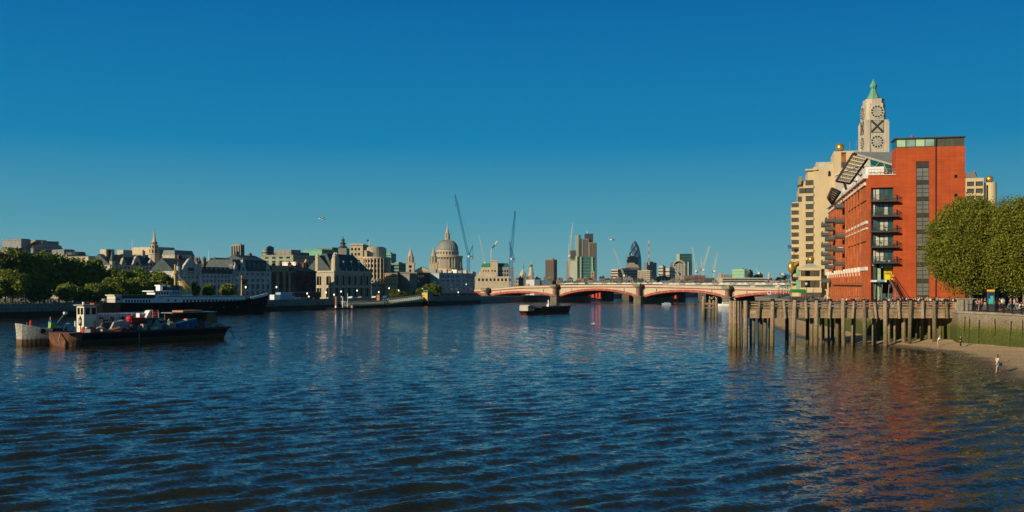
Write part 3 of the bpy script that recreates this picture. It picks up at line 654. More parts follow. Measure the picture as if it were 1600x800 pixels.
# corner piers proud of the front
pw = Wt * .17
for xa in (-.12, Wt - pw + .12): MB().box(xa, xa + pw, -.3, .0, zs(238), z2 - .6 if xa > 0 else z2).build('corner_pier', M_oxo, ox)
for ya in (0.1, Ls - pw): MB().box(-.3, -.002, ya, ya + pw, zs(238), z2 - .6).build('corner_pier', M_oxo, ox)
cx = Wt * .5 - .05
def letter(kind, zc_, face):
    """one lattice window of the tower: a round O with a ring of blocks, or a square with a diagonal cross"""
    P = (lambda u_, w_, d: (cx + u_, -d, zc_ + w_)) if face == 0 else (lambda u_, w_, d: (-d, Ls * .5 - u_, zc_ + w_))
    d0 = .12 if face == 0 else .12
    def poly(mb, pts, a, b):
        n = len(pts); mb.face([P(p[0], p[1], b) for p in pts])
        for i in range(n): q, r_ = pts[i], pts[(i + 1) % n]; mb.face([P(q[0], q[1], a), P(r_[0], r_[1], a), P(r_[0], r_[1], b), P(q[0], q[1], b)])
    r = 1.78; k = MB(); pale = MB()
    if kind == 'O':
        n = 24; poly(pale, [(r * 1.12 * math.cos(6.2832 * i / n), r * 1.12 * math.sin(6.2832 * i / n)) for i in range(n)], 0, .12)
        for i in range(12):
            a0, a1 = 6.2832 * (i + .16) / 12, 6.2832 * (i + .84) / 12; poly(k, [(r * .70 * math.cos(a0), r * .70 * math.sin(a0)), (r * 1.0 * math.cos(a0), r * 1.0 * math.sin(a0)), (r * math.cos(a1), r * math.sin(a1)), (r * .70 * math.cos(a1), r * .70 * math.sin(a1))], .12, .16)
        lim = lambda x, y: x * x + y * y < (r * .62) ** 2
    else:
        s_ = r * 1.02; poly(pale, [(-s_ * 1.05, -s_), (s_ * 1.05, -s_), (s_ * 1.05, s_), (-s_ * 1.05, s_)], 0, .12)
        for sg_ in (1, -1): e_ = .2; poly(k, [(-s_ * .92 - 0, -sg_ * (s_ * .92 - 2 * e_)), (-s_ * .92, -sg_ * s_ * .92), (-s_ * .92 + 2 * e_, -sg_ * s_ * .92), (s_ * .92, sg_ * (s_ * .92 - 2 * e_)), (s_ * .92, sg_ * s_ * .92), (s_ * .92 - 2 * e_, sg_ * s_ * .92)], .12, .16 + .004 * sg_)
        for q_ in ((-1, -1, 1, -.93), (-1, .93, 1, 1), (-1, -.93, -.93, .93), (.93, -.93, 1, .93)): poly(k, [(q_[0] * s_, q_[1] * s_), (q_[2] * s_, q_[1] * s_), (q_[2] * s_, q_[3] * s_), (q_[0] * s_, q_[3] * s_)], .12, .15)
        lim = lambda x, y: abs(x) < s_ * .95 and abs(y) < s_ * .95 and abs(abs(x) - abs(y)) > .35
    st_ = .36
    for i in range(-7, 8):
        for j in range(-7, 8):
            if (i + j) % 2: continue
            x, y = i * st_ * .6, j * st_ * .6
            if lim(x, y): h = .115; poly(k, [(x - h, y), (x, y - h), (x + h, y), (x, y + h)], .12, .15)
    o = pale.build('letter_%s_window' % kind.lower(), mat('letter_pale', (.60, .56, .46)), ox); k.build('lattice', M_oxod, o)
for f_ in (0, 1):
    for kd, py in (('O', 174.5), ('X', 197.5), ('O', 221.5)): letter(kd, zs(py), f_)
m = MB(); xl, yl_ = Wt * .47, Ls * .45
m.lathe(xl, yl_, [(Wt * .33, z4), (Wt * .33, z4 + .35)], 8, R(22.5)); m.build('lantern_base', mat('brown_curb', (.12, .06, .04)), ox)
zt = lambda p: OF.zz(p, xl, yl_)
pf = [(Wt * .31, z4 + .35), (Wt * .20, zt(147)), (Wt * .12, zt(141)), (Wt * .10, zt(139)), (Wt * .12, zt(138.5)), (Wt * .17, zt(135.5)), (Wt * .165, zt(133.5)), (Wt * .10, zt(129.5)), (Wt * .055, zt(127.5)), (.06, zt(122.5))]
m = MB().lathe(xl, yl_, pf, 8, R(22.5)); m.build('copper_lantern', M_copper, ox)
# body of the wharf building under the tower
wb = thing('wharf_building', 'pale rendered wharf building below the lettered tower, behind the brick block', 'building', (OA[0], OA[1], 0), OF.rz)
MB().box(-3, OF.x(1420), -3, 22, ZR, zs(262)).build('wall', M_oxo, wb); MB().box(OF.x(1388), OF.x(1404), .5, 16, zs(262), zs(239)).build('roof_block', M_oxo, wb)
MB().box(-3.3, OF.x(1421), -3.2, 22, zs(262), zs(260)).build('parapet', M_band, wb)
# ================================================================ FORESHORE, JETTY, QUAY
def z_mat(name, stops, rough=.9, bump=.4, ns=1.2, amp=.5, scale=.6, wet=None, c2=.25):
    """colour bands by height above the water (tide zones), broken up by noise"""
    m = bpy.data.materials.new(name); m.use_nodes = True; n = m.node_tree.nodes; l = m.node_tree.links; p = n['Principled BSDF']
    p.inputs['Roughness'].default_value = rough; p.inputs['Specular IOR Level'].default_value = .2
    g = n.new('ShaderNodeNewGeometry'); s = n.new('ShaderNodeSeparateXYZ'); l.new(g.outputs['Position'], s.inputs[0])
    mp = n.new('ShaderNodeMapping'); mp.inputs['Scale'].default_value = (1, 1, .22); l.new(g.outputs['Position'], mp.inputs['Vector'])
    nz = n.new('ShaderNodeTexNoise'); nz.inputs['Scale'].default_value = ns; nz.inputs['Detail'].default_value = 6; nz.inputs['Roughness'].default_value = .65; l.new(mp.outputs[0], nz.inputs['Vector'])
    a = n.new('ShaderNodeMath'); a.operation = 'MULTIPLY_ADD'; a.inputs[1].default_value = amp * 2; l.new(nz.outputs['Fac'], a.inputs[0]); l.new(s.outputs[2], a.inputs[2])
    b = n.new('ShaderNodeMapRange'); b.inputs['From Min'].default_value = stops[0][0] + amp; b.inputs['From Max'].default_value = stops[-1][0] + amp; l.new(a.outputs[0], b.inputs['Value'])
    rp = n.new('ShaderNodeValToRGB'); e = rp.color_ramp.elements
    while len(e) < len(stops): e.new(.5)
    z0_, z1_ = stops[0][0], stops[-1][0]
    for q, (z, c) in zip(e, stops): q.position = (z - z0_) / (z1_ - z0_); q.color = tuple(c) + (1,)
    l.new(b.outputs[0], rp.inputs[0])
    n2 = n.new('ShaderNodeTexNoise'); n2.inputs['Scale'].default_value = 4.; n2.inputs['Detail'].default_value = 5; l.new(g.outputs['Position'], n2.inputs['Vector'])
    mr = n.new('ShaderNodeMapRange'); mr.inputs['From Min'].default_value = .3; mr.inputs['From Max'].default_value = .7; mr.inputs['To Min'].default_value = 1 - c2 * 1.6; mr.inputs['To Max'].default_value = 1 + c2; l.new(n2.outputs['Fac'], mr.inputs['Value'])
    mx = n.new('ShaderNodeMix'); mx.data_type = 'RGBA'; mx.blend_type = 'MULTIPLY'; mx.inputs['Factor'].default_value = 1; l.new(rp.outputs['Color'], mx.inputs['A']); l.new(mr.outputs[0], mx.inputs['B']); l.new(mx.outputs['Result'], p.inputs['Base Color'])
    bp = n.new('ShaderNodeBump'); bp.inputs['Strength'].default_value = bump; bp.inputs['Distance'].default_value = .12; l.new(n2.outputs['Fac'], bp.inputs['Height']); l.new(bp.outputs[0], p.inputs['Normal'])
    if wet:
        r = n.new('ShaderNodeMapRange'); r.inputs['From Min'].default_value = wet[0]; r.inputs['From Max'].default_value = wet[1]; r.inputs['To Min'].default_value = .22; r.inputs['To Max'].default_value = .9; l.new(s.outputs[2], r.inputs['Value']); l.new(r.outputs[0], p.inputs['Roughness'])
    return m
M_beach = z_mat('beach_sand', [(-.3, (.05, .035, .02)), (.02, (.07, .05, .03)), (.16, (.15, .105, .065)), (.34, (.47, .33, .19)), (1.5, (.58, .42, .25))], amp=.08, ns=.5, wet=(.02, .3))
M_quay = z_mat('tidal_quay_stone', [(0, (.05, .055, .02)), (1.2, (.07, .085, .02)), (3.0, (.085, .10, .022)), (3.5, (.17, .15, .06)), (4.2, (.22, .18, .13)), (6, (.33, .28, .20))], amp=.95, ns=1.5, bump=.7)
M_timber = z_mat('weathered_pile_timber', [(0, (.14, .10, .05)), (.9, (.19, .145, .075)), (2.1, (.20, .17, .075)), (2.9, (.27, .20, .12)), (4, (.33, .24, .16)), (7, (.38, .28, .19))], amp=.5, ns=1.4, bump=.8)
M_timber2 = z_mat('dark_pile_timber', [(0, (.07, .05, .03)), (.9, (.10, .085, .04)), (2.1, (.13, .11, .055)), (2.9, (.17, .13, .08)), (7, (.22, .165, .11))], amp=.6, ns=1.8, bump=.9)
M_timbert = mat('grey_deck_timber', (.42, .30, .185), var=.35, scale=1.2, streak=.3, bump=.5); M_timberd = mat('dark_beam_timber', (.06, .045, .028), var=.35, scale=1.)  # second timber: plain dark brown for deck substructure and cross beams
M_rail = mat('black_railing', (.012, .012, .012), rough=.4, var=.1)

# beach: a sheet lofted between the water's edge and the quay wall
def beach():
    sh = [(51.0, 84), (49.2, 95), (49.2, 103), (52.8, 112), (57.0, 125), (59.8, 135), (60.6, 144), (58.5, 154), (52.5, 168), (52.0, 188), (61, 240), (74, 320)]
    wl = [(95, 84), (90, 95), (84, 103), (78.5, 112), (73.5, 125), (71.4, 137), (69.3, 147), (69.2, 154), (61.4, 170), (62.7, 190), (72, 262), (83, 335)]
    zw = [1.9, 1.8, 1.7, 1.5, 1.25, 1.1, 1.0, 1., 1., 1.1, 1., .6]
    N, K = 150, 44; mb = MB()
    for i in range(N + 1):
        f = i / N * (len(sh) - 1); a = min(int(f), len(sh) - 2); t = f - a; t = t * t * (3 - 2 * t) * .4 + t * .6
        s_ = Vector(sh[a]).lerp(Vector(sh[a + 1]), t); w_ = Vector(wl[a]).lerp(Vector(wl[a + 1]), t); zz_ = zw[a] * (1 - t) + zw[a + 1] * t
        for j in range(K + 1):
            q = -.35 + j / K * 1.38; p = s_ + (w_ - s_) * q; p = p + Vector((math.sin(p.y * .9) * .35 + math.sin(p.y * .37) * .5, 0)) * (1 - max(0, q))
            z = zz_ * (q ** .72 if q > 0 else q * 1.3) * (.75 + .25 * max(0, q)) + .03 * math.sin(p.x * 1.1 + p.y * .7) + random.gauss(0, .012)
            mb.v.append((p.x, p.y, z))
    for i in range(N):
        for j in range(K): a = i * (K + 1) + j; mb.f.append((a, a + 1, a + K + 2, a + K + 1)); mb.m.append(0)
    mb.build('beach', M_beach, smooth=True, kind='structure')
    # stones strewn along the tide line
    st_ = MB()
    for k in range(1500):
        i = random.choice([random.randrange(58, 92), random.randrange(20, 110)]); j = int(min(K - 1, max(11, random.gauss(14, 2.2))))
        v = mb.v[i * (K + 1) + j]; r = random.uniform(.04, .11) * (1.6 if random.random() < .1 else 1); x, y = v[0] + random.gauss(0, .35), v[1] + random.gauss(0, .4); z = v[2]
        if z < .0: continue
        st_.cyl((x, y, z - r * .3), (x, y, z + r * .6), r, r * .55, 5)
    st_.build('beach_stones', mat('dark_flint', (.10, .08, .06), var=.6, scale=3.), kind='stuff')
    return mb, K
bm_, bK = beach()
def beach_z(x, y):
    v = min(bm_.v, key=lambda q: (q[0] - x) ** 2 + (q[1] - y) ** 2); return v[2]

# quay wall
QL = QU[1:10]
qw = thing('quay_wall', 'green weed covered stone quay wall with timber fenders beside the beach', 'wall', (67.2, 151, 0))
QLr = QL[::-1]
def qs(o0, o1, za, zb): return strip(QLr, o0, o1, za, zb, MB())
# strip offsets: towards the river is positive for a line running back towards the camera
sgn = 1 if True else -1
a_, b_ = Vector(QLr[3]), Vector(QLr[4])
sub(qw, qs(-.6, .25, -1, 3.3), 'lower_wall', M_quay); sub(qw, qs(-.6, .12, 3.3, 5.3), 'upper_wall', M_quay); sub(qw, qs(-.5, .3, 5.3, 5.63), 'coping', mat('quay_coping', (.34, .30, .24), streak=.2))
def along(line, step):
    out = []
    for a, b in zip(line[:-1], line[1:]):
        a, b = Vector(a), Vector(b); L = (b - a).length; k = max(1, int(L / step)); d = (b - a).normalized()
        for i in range(k): out.append((a.lerp(b, (i + .5) / k), d))
    return out
for p, d in along(QL[:5], 1.1):
    if random.random() < .5: continue
    nrm = Vector((-d.y, d.x)); c = p + nrm * .38
    if c.y > 151: continue
    sub(qw, MB().cyl((c.x, c.y + random.gauss(0, .2), random.choice([.4, .8, 1.6, 2.4])), (c.x + random.gauss(0, .03), c.y, 4.2 + random.random() * 1.1), random.uniform(.09, .19), random.uniform(.08, .14), 6), 'fender', M_quay)
# railing on the promenade edge, and stone end block
rl = thing('promenade_railing', 'black iron railing on top of the quay wall beside the trees', 'railing', (68.6, 148, ZR))
QN = [Vector((86.4, 70)), Vector((74.2, 115)), Vector((69.6, 138)), Vector((68.5, 150.2))]
rail_pts = along([tuple(p) for p in QN], .28); dd = MB()
for k, (p, d) in enumerate(rail_pts):
    if k % 7 == 0: sub(rl, MB().box(p.x - .07, p.x + .07, p.y - .07, p.y + .07, ZR, ZR + 1.18).lathe(p.x, p.y, [(.09, ZR + 1.18), (.11, ZR + 1.24), (.02, ZR + 1.32)], 6), 'railing_post', M_rail)
    else: dd.box(p.x - .018, p.x + .018, p.y - .018, p.y + .018, ZR + .1, ZR + 1.05)
for z in (ZR + 1.05, ZR + .12): dd.tube([(p.x, p.y, z) for p in QN], .035, 6)
o_ = sub(rl, dd, 'railing_panel', M_rail)
for o in [rl] + list(rl.children): pass
rl_off = ZR
for ch in rl.children: ch.location.z = -ZR
bk = thing('stone_end_block', 'pale stone block with pilasters where jetty meets the promenade railing', 'wall', (68.6, 151.9, ZR + .03))
sx_ = MB().box(-.75, 1.15, -.6, .6, 0, 1.75).box(-.85, 1.25, -.7, .7, 1.75, 1.95); sx_.build('block', mat('weathered_pier_stone', (.42, .38, .30), streak=.5, var=.25, scale=1.2, bump=.4), bk)
for x in (-.4, .3, .85): MB().box(x - .14, x + .14, -.78, -.6, .1, 1.7).build('pilaster', mat('weathered_pier_stone', (.4, .36, .3)), bk)

# jetty ----------------------------------------------------------
JY = 156.
J = lambda px: (px - 800) / F * JY
jz = lambda py: gz(py, JY)
jt = thing('timber_jetty', 'long weathered timber jetty on tall piles standing in the river', 'jetty', (J(1300), JY, 0)); jx = J(1300)
def jb(mb, name, m, **k): return mb.build(name, m, jt, (-jx, -JY, 0), **k)
posts = [(1164.7, 1), (1186.6, 0), (1207, 1), (1224.3, 0), (1241.7, 1), (1258.6, 0), (1275.5, 1), (1297, 0), (1316.8, 1), (1333.5, 0), (1349.7, 1), (1366, 0), (1382.6, 1), (1403, 0), (1422.2, 1), (1441, 0), (1459, 1), (1478, 0), (1494, 1)]
for px, tall in posts:
    x = J(px); w = (.31 if tall else .2) * random.uniform(.9, 1.1); lean = random.gauss(0, .12); top = jz(470.5 + random.gauss(0, 1.0))
    m = MB(); zb = -1.5 if tall else jz(497.5)
    i0 = len(m.v); n = 7
    for t in range(6):
        f = t / 5; z = zb + (top - zb) * f
        for k in range(n): a = 6.2832 * k / n + .4; r = w * (1.08 - .12 * f) * random.uniform(.94, 1.06); m.v.append((x + lean * (1 - f) + math.cos(a) * r, JY - .2 + math.sin(a) * r, z))
    for t in range(5):
        for k in range(n): a = i0 + t * n + k; b = i0 + t * n + (k + 1) % n; m.f.append((a, b, b + n, a + n)); m.m.append(0)
    m.f.append(tuple(i0 + 5 * n + k for k in range(n))); m.m.append(0)
    jb(m, 'post', M_timber if random.random() < .72 else M_timber2)
# black caps behind every other post, along the handrail
for px, tall in posts[9:] + [posts[6], posts[7], posts[4], posts[2]]:
    x = J(px + 1.); jb(MB().lathe(x, JY + .3, [(.3, jz(473.5)), (.34, jz(471.5)), (.34, jz(467.6)), (.22, jz(466.8))], 8), 'bollard_cap', M_rail)
xL, xR = J(1157.5), J(1499)
edges = [xL] + [J(p) for p, _ in posts] + [xR]
for a, b in zip(edges[:-1], edges[1:]):
    for k in range(3):
        za = jz(497) + k * .47; jb(MB().box(a + .1 + random.random() * .02, b - .1, JY - .02 + random.gauss(0, .012), JY + .12, za + random.gauss(0, .008), za + .44), 'plank', M_timbert)
    for z_, h in ((5.98, .2), (6.42, .2), (6.82, .12)):
        jb(MB().box(a + .05, b - .05, JY + .14, JY + .24, z_, z_ + h), 'guard_rail', M_timbert)
jb(MB().box(xL, xR, JY + .45, JY + .6, jz(472.5), jz(470)), 'handrail', M_rail)
ZD = 5.85
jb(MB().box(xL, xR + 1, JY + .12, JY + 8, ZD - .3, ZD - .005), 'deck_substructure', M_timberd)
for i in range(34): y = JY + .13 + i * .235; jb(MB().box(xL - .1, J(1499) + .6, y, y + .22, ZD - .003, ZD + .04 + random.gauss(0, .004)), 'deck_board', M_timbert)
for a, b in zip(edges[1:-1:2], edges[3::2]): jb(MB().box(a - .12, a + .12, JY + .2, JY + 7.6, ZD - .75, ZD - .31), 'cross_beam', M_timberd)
for px, yy, r in [(1173, 2., .2), (1178, 7.6, .26), (1186, 1.6, .22), (1189.5, 7.4, .24), (1196, 1.4, .33), (1203, 7.5, .28), (1230, 7.6, .32), (1262, 7.4, .30), (1268.5, 2., .3), (1283, 2.2, .21), (1286, 7.5, .24), (1294.5, 2.3, .2), (1301, 7.4, .3), (1308, 1.8, .32), (1312, 7.6, .24), (1334, 2.4, .36), (1366, 2.2, .36), (1373, 7.6, .26), (1389, 2., .2), (1398, 2.6, .28), (1402.5, 7.2, .5), (1412, 1.6, .34), (1418, 7.4, .3), (1433, 5., .25), (1440, 2.5, .3), (1446, 6.9, .38), (1452, 2.5, .22), (1463, 6.5, .3), (1469, 2.8, .36), (1478, 6.5, .3), (1486, 3., .3), (1400, 12., .3), (1384, 12.5, .3), (1426, 11.5, .3)]:
    Y = JY + yy; x = (px - 800) / F * Y; dk = yy > 5  # rear piles always take the darker timber: their shade is put into the colour
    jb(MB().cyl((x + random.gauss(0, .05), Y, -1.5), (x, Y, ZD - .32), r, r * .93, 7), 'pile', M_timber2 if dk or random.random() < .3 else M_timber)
# big clustered dolphin at the left end
for i, (dx, dy) in enumerate([(-.62, -.05), (-.12, -.3), (.38, -.15), (.1, .4), (-.45, .5), (.72, .1)]):
    x = J(1148.5) + dx; r = random.uniform(.31, .37)
    jb(MB().cyl((x + dx * .25, JY + dy, -1.5), (x, JY + dy, jz(470.2) + random.gauss(0, .05)), r * 1.1, r, 8), 'dolphin_pile', M_timber)
# rock apron under the jetty
plate = thing('jetty_number_plate', 'small cream notice plate screwed to the jetty planks', 'sign', (J(1177), JY - .06, jz(488)))
MB().box(-.42, .42, -.02, 0, -.14, .16).build('plate', mat('cream_plate', (.7, .62, .35), rough=.4), plate)
for i in range(4): MB().box(-.34 + i * .18, -.24 + i * .18, -.026, -.021, -.05, .07).build('digit', M_black, plate)
# metal rail & dark fence beyond the handrail (thin posts on the deck's far side)
fr = thing('jetty_back_railing', 'dark thin railing along the far edge of the jetty deck', 'railing', (J(1320), JY + 7.8, ZD))
m = MB()
for z in (.55, 1.05): m.tube([(xL - J(1320), 0, z), (J(1480) - J(1320), 0, z)], .04)
m.build('rail', M_rail, fr)
for i in range(17): x = xL - J(1320) + i * 2.; MB().cyl((x, 0, 0), (x, 0, 1.1), .05, n=6).build('railing_post', M_rail, fr)

# small dolphin out in the river with gulls on top
def dolphin(px0, Y, items, lab, name='mooring_dolphin'):
    X0 = (px0 - 800) / F * Y; t_ = thing(name, lab, 'piles', (X0, Y, 0))
    for px, yy, r, top in items:
        x = (px - 800) / F * Y - X0; MB().cyl((x, yy, -1.5), (x, yy, gz(top, Y)), r, r * .95, 8).build('pile', M_timber, t_)
    return t_
dl = dolphin(1108, 290, [(1099, 0, .52, 467), (1104, 1.5, .32, 472), (1109, 0, .36, 468), (1115, .3, .32, 469), (1119.5, 0, .42, 468), (1117, 2, .3, 470)], 'cluster of timber mooring piles in the river left of the jetty, gulls perched on top')
MB().box(-1.6, 2.2, -.35, -.1, gz(476, 290), gz(473, 290)).build('waling', M_timber, dl); MB().box(-1.6, 2.2, -.35, -.1, gz(482, 290), gz(480, 290)).build('waling', M_timber, dl)

# ---------------------------------------------------------------- gulls
gw = mat('gull_white', (.75, .74, .70), rough=.6, var=.05); gg = mat('gull_grey', (.35, .37, .39), rough=.6)
def gull(loc, rz, wing, lab, s=1., group=None, roll=0.):
    t_ = thing('gull', lab, 'bird', loc, rz, group)
    pr = [(.005, -.30), (.035, -.26), (.075, -.12), (.085, .03), (.06, .16), (.05, .22), (.055, .27), (.03, .32), (.008, .37)]
    m = MB(); m.lathe(0, 0, [(r * s, z * s) for r, z in pr], 10); me = m.mesh('body', gw, True); me.transform(Matrix.Rotation(R(-90 if wing else -60), 4, 'X')); 
    if not wing: me.transform(Matrix.Translation((0, 0, .25 * s)))
    b = link(me, 'body', t_)
    if wing:
        for sg_ in (-1, 1):
            w = MB(); P = [(.05, .10), (.32, .16), (.68, -.02), (.70, -.08), (.36, .0), (.05, -.10)]; zz_ = [0, .14, .10, .09, .12, 0]
            top = [(sg_ * x * s, y * s, (z + .02) * s * (1 + roll * sg_)) for (x, y), z in zip(P, zz_)]; bot = [(a, b_, c - .015 * s) for a, b_, c in top]
            w.face(top); w.face(bot[::-1])
            for i in range(6): j = (i + 1) % 6; w.face([top[i], bot[i], bot[j], top[j]])
            w.build('wing', gg, t_)
        MB().face([(-.03 * s, -.28 * s, .01), (.03 * s, -.28 * s, .01), (.08 * s, -.42 * s, .0), (-.08 * s, -.42 * s, 0)]).build('tail', gw, t_)
    else:
        for sg_ in (-1, 1): MB().cyl((.03 * sg_ * s, 0, 0), (.03 * sg_ * s, 0, .2 * s), .01, n=4).build('leg', mat('gull_leg', (.5, .3, .1)), t_); MB().extr([(.0, .2 * s), (.07 * s, .36 * s), (0, .34 * s)], -.2 * s, .12 * s).build('folded_wing', gg, t_, (sg_ * .05 * s - .03 * s, 0, 0))
    return t_
gull(at(502, 341, 60), R(70), True, 'white gull gliding high in the sky over the left bank', .55)
gull(at(957.5, 374.5, 75), R(90), True, 'pale gull flying wings spread left of the curved glass tower', .75)
gull(at(927, 506, 140), R(60), True, 'gull flapping just above the river surface in mid stream', 1.0, roll=.5)
gull(at(811, 352, 300) if False else at(505.5, 343, 60), R(75), True, 'second smaller gull close beside the gliding gull', .3)
for px, lab in ((1099, 'gull standing on the leftmost thick mooring pile'), (1109, 'gull standing on the middle mooring pile of the cluster'), (1113.5, 'tall looking gull between two mooring piles'), (1119, 'gull standing on the rightmost mooring pile')):
    gull(at(px, 467.5 if px < 1110 else 468.3, 290), R(random.uniform(-60, 60)), False, lab, 1.9 if px != 1113.5 else 2.2)
gull((J(1148), JY, jz(470)), .4, False, 'gull resting on the big pile cluster at the jetty end', .9)

# ---------------------------------------------------------------- trees
def quads(c, d1, d2, n_extra=0):
    """leaf faces from centres and two half-axes, as one mesh array"""
    v = np.stack([c - d1, c + d2, c + d1, c - d2], 1).reshape(-1, 3); return v
def leaf_mesh(name, c, size, mt):
    n = len(c); a = RNG.normal(size=(n, 3)); a /= np.linalg.norm(a, axis=1)[:, None]; b = RNG.normal(size=(n, 3)); b -= (a * b).sum(1)[:, None] * a; b /= np.linalg.norm(b, axis=1)[:, None]
    s = (size * RNG.uniform(.6, 1.3, n))[:, None]; v = quads(c, a * s, b * s * .62)
    me = bpy.data.meshes.new(name); me.vertices.add(len(v)); me.vertices.foreach_set('co', v.astype(np.float32).ravel())
    me.loops.add(4 * n); me.loops.foreach_set('vertex_index', np.arange(4 * n, dtype=np.int32)); me.polygons.add(n); me.polygons.foreach_set('loop_start', np.arange(0, 4 * n, 4, dtype=np.int32))
    me.update(); me.validate(); me.materials.append(mt); return me
M_leafR = island_mat('plane_tree_leaf', (.155, .185, .026), spread=.6, trans=.3); M_leafL = island_mat('garden_tree_leaf', (.11, .18, .03), spread=.5, trans=.15); M_leafL2 = island_mat('bright_tree_leaf', (.15, .20, .035), spread=.45, trans=.2)
M_leafD = island_mat('dark_tree_leaf', (.08, .12, .025), spread=.5, trans=.1); M_bark = mat('pale_bark', (.22, .18, .12), var=.4, scale=1.5, bump=.5)
def tree(name, label, base, H_, Rw, z_lo, nleaf, leaf, mt, group=None, nblob=26, trunk_r=.28, seed=1, fill=0., bark=None, shape=1.0):
    rs = np.random.default_rng(seed); t_ = thing(name, label, 'tree', base, 0, group)
    zc = (H_ + z_lo) / 2; rz_ = (H_ - z_lo) / 2
    # clumps fill an ellipsoid, gathered towards its skin
    d = rs.normal(size=(nblob, 3)); d /= np.linalg.norm(d, axis=1)[:, None]; rad = rs.uniform(.35, .86, nblob)[:, None]
    bc = d * rad * np.array([Rw, Rw * .9, rz_]) + np.array([0, 0, zc]); br = rs.uniform(.20, .36, nblob) * Rw * shape
    per = np.maximum(1, (nleaf * br ** 2 / (br ** 2).sum()).astype(int)); pts = []
    for c, r, k in zip(bc, br, per):
        q = rs.normal(size=(k, 3)); q /= np.linalg.norm(q, axis=1)[:, None]; q *= (rs.uniform(0, 1, k) ** .45)[:, None] * r * rs.uniform(.9, 1.15, k)[:, None]; q[:, 2] *= .85; pts.append(c + q)
    if fill:
        k = int(nleaf * fill); q = rs.normal(size=(k, 3)); q /= np.linalg.norm(q, axis=1)[:, None]; low = np.where(q[:, 2] < 0, 1.06, 1.)[:, None]
        wob = 1 + .07 * np.sin(5 * q[:, 0:1] + seed) * np.sin(4 * q[:, 2:3] + 2 * seed) + .05 * np.sin(9 * q[:, 1:2] + 7 * q[:, 2:3])
        q *= (rs.uniform(.3, 1, k) ** .5)[:, None] * wob * low; q *= rs.uniform(.9, 1.04, (k, 1)); pts.append(q * np.array([Rw * .98, Rw * .9, rz_ * .97]) + np.array([0, 0, zc]))
    pts = np.concatenate(pts); link(leaf_mesh('crown', pts, leaf, mt), 'crown', t_, kind='stuff')
    # trunk and limbs
    top = Vector((rs.normal() * .2, rs.normal() * .2, z_lo + rz_ * .5))
    tr = MB(); tr.cyl((0, 0, -.2), (top.x * .4, top.y * .4, z_lo * .95 + .2), trunk_r, trunk_r * .75, 8); tr.cyl((top.x * .4, top.y * .4, z_lo * .95 + .1), tuple(top), trunk_r * .75, trunk_r * .35, 7)
    tr.build('trunk', bark or M_bark, t_)
    for i in range(min(nblob, 9)):
        c = Vector(bc[i]); s_ = Vector((top.x * .5, top.y * .5, z_lo * .9 + rs.uniform(0, .4) * rz_)); mid = s_.lerp(c, .5) + Vector((0, 0, rz_ * .08))
        MB().cyl(s_, mid, trunk_r * .4, trunk_r * .25, 5).cyl(mid, c, trunk_r * .25, trunk_r * .1, 5).build('limb', bark or M_bark, t_)
    return t_
def tree_px(name, label, px, Y, top, wpx, lopx, zg, **k):
    X = (px - 800) / F * Y; return tree(name, label, (X, Y, zg), gz(top, Y) - zg, wpx / 2 / F * Y, gz(lopx, Y) - zg, **k)
tree_px('plane_tree', 'broad leafy plane tree in front of the tall brick tower', 1515, 166, 303, 136, 463, ZR, nleaf=72000, fill=.45, leaf=.165, mt=M_leafR, nblob=120, seed=3, group='plane trees on the promenade', shape=.85)
tree_px('plane_tree', 'large plane tree at the right edge of the picture', 1600, 160, 298, 126, 464, ZR, nleaf=64000, fill=.45, leaf=.165, mt=M_leafR, nblob=105, seed=5, group='plane trees on the promenade', shape=.8)
tree_px('plane_tree', 'plane tree set back between the two big crowns, trunk behind the totem', 1558, 180, 314, 116, 461, ZR, nleaf=42000, fill=.4, leaf=.18, mt=M_leafR, nblob=60, seed=8, group='plane trees on the promenade', shape=.9)
# dark low building and hedge seen under the crowns
hb = thing('dark_brick_lodge', 'low dark building in the shade behind the promenade trees', 'building', (78, 196, ZR))
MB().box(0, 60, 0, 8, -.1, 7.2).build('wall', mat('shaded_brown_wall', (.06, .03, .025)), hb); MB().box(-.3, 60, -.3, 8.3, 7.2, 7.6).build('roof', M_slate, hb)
for i in range(9): MB().box(2 + i * 4, 4 + i * 4, -.06, -.01, 1.2, 3.4).build('window', M_glass, hb)
# promenade furniture -----------------------------------------
def P2(px, py_or_none, Y, z=ZR): return ((px - 800) / F * Y, Y, z)
tt = thing('information_totem', 'tall information totem with yellow top and teal map by the railing', 'sign', P2(1548, 0, 150), R(-15))
MB().box(-.5, .5, -.16, .16, 0, 3.25).build('frame', M_dgrey, tt); MB().box(-.52, .52, -.18, .18, 2.98, 3.27).build('header', mat('yellow_header', (.75, .42, .03), rough=.4), tt)
MB().box(-.34, .34, -.2, -.165, 1.15, 2.85).build('poster', mat('dark_blue_poster', (.02, .035, .12), rough=.3), tt); MB().box(-.34, .34, -.215, -.201, 1.15, 1.9).box(-.1, .34, -.215, -.201, 1.9, 2.35).build('map_panel', mat('teal_map', (.04, .42, .42), rough=.3, var=.3, scale=3), tt)
MB().box(-.45, .45, -.2, -.165, 0.02, .95).build('base_panel', mat('dark_slate_panel', (.05, .055, .06)), tt)
bn = thing('litter_bin', 'pale square bin standing on the deck by the stair foot', 'bin', (RF.w(RF.x(1396, -9), -9, ZR)), 0)
MB().box(-.45, .45, -.4, .4, 0, 1.25).build('body', mat('pale_bin', (.45, .43, .38)), bn); MB().box(-.5, .5, -.45, .45, 1.25, 1.38).build('lid', M_grey, bn)
bs = thing('blue_banner', 'blue banner hanging in the shade behind the tree trunks', 'banner', P2(1520, 0, 178), 0)
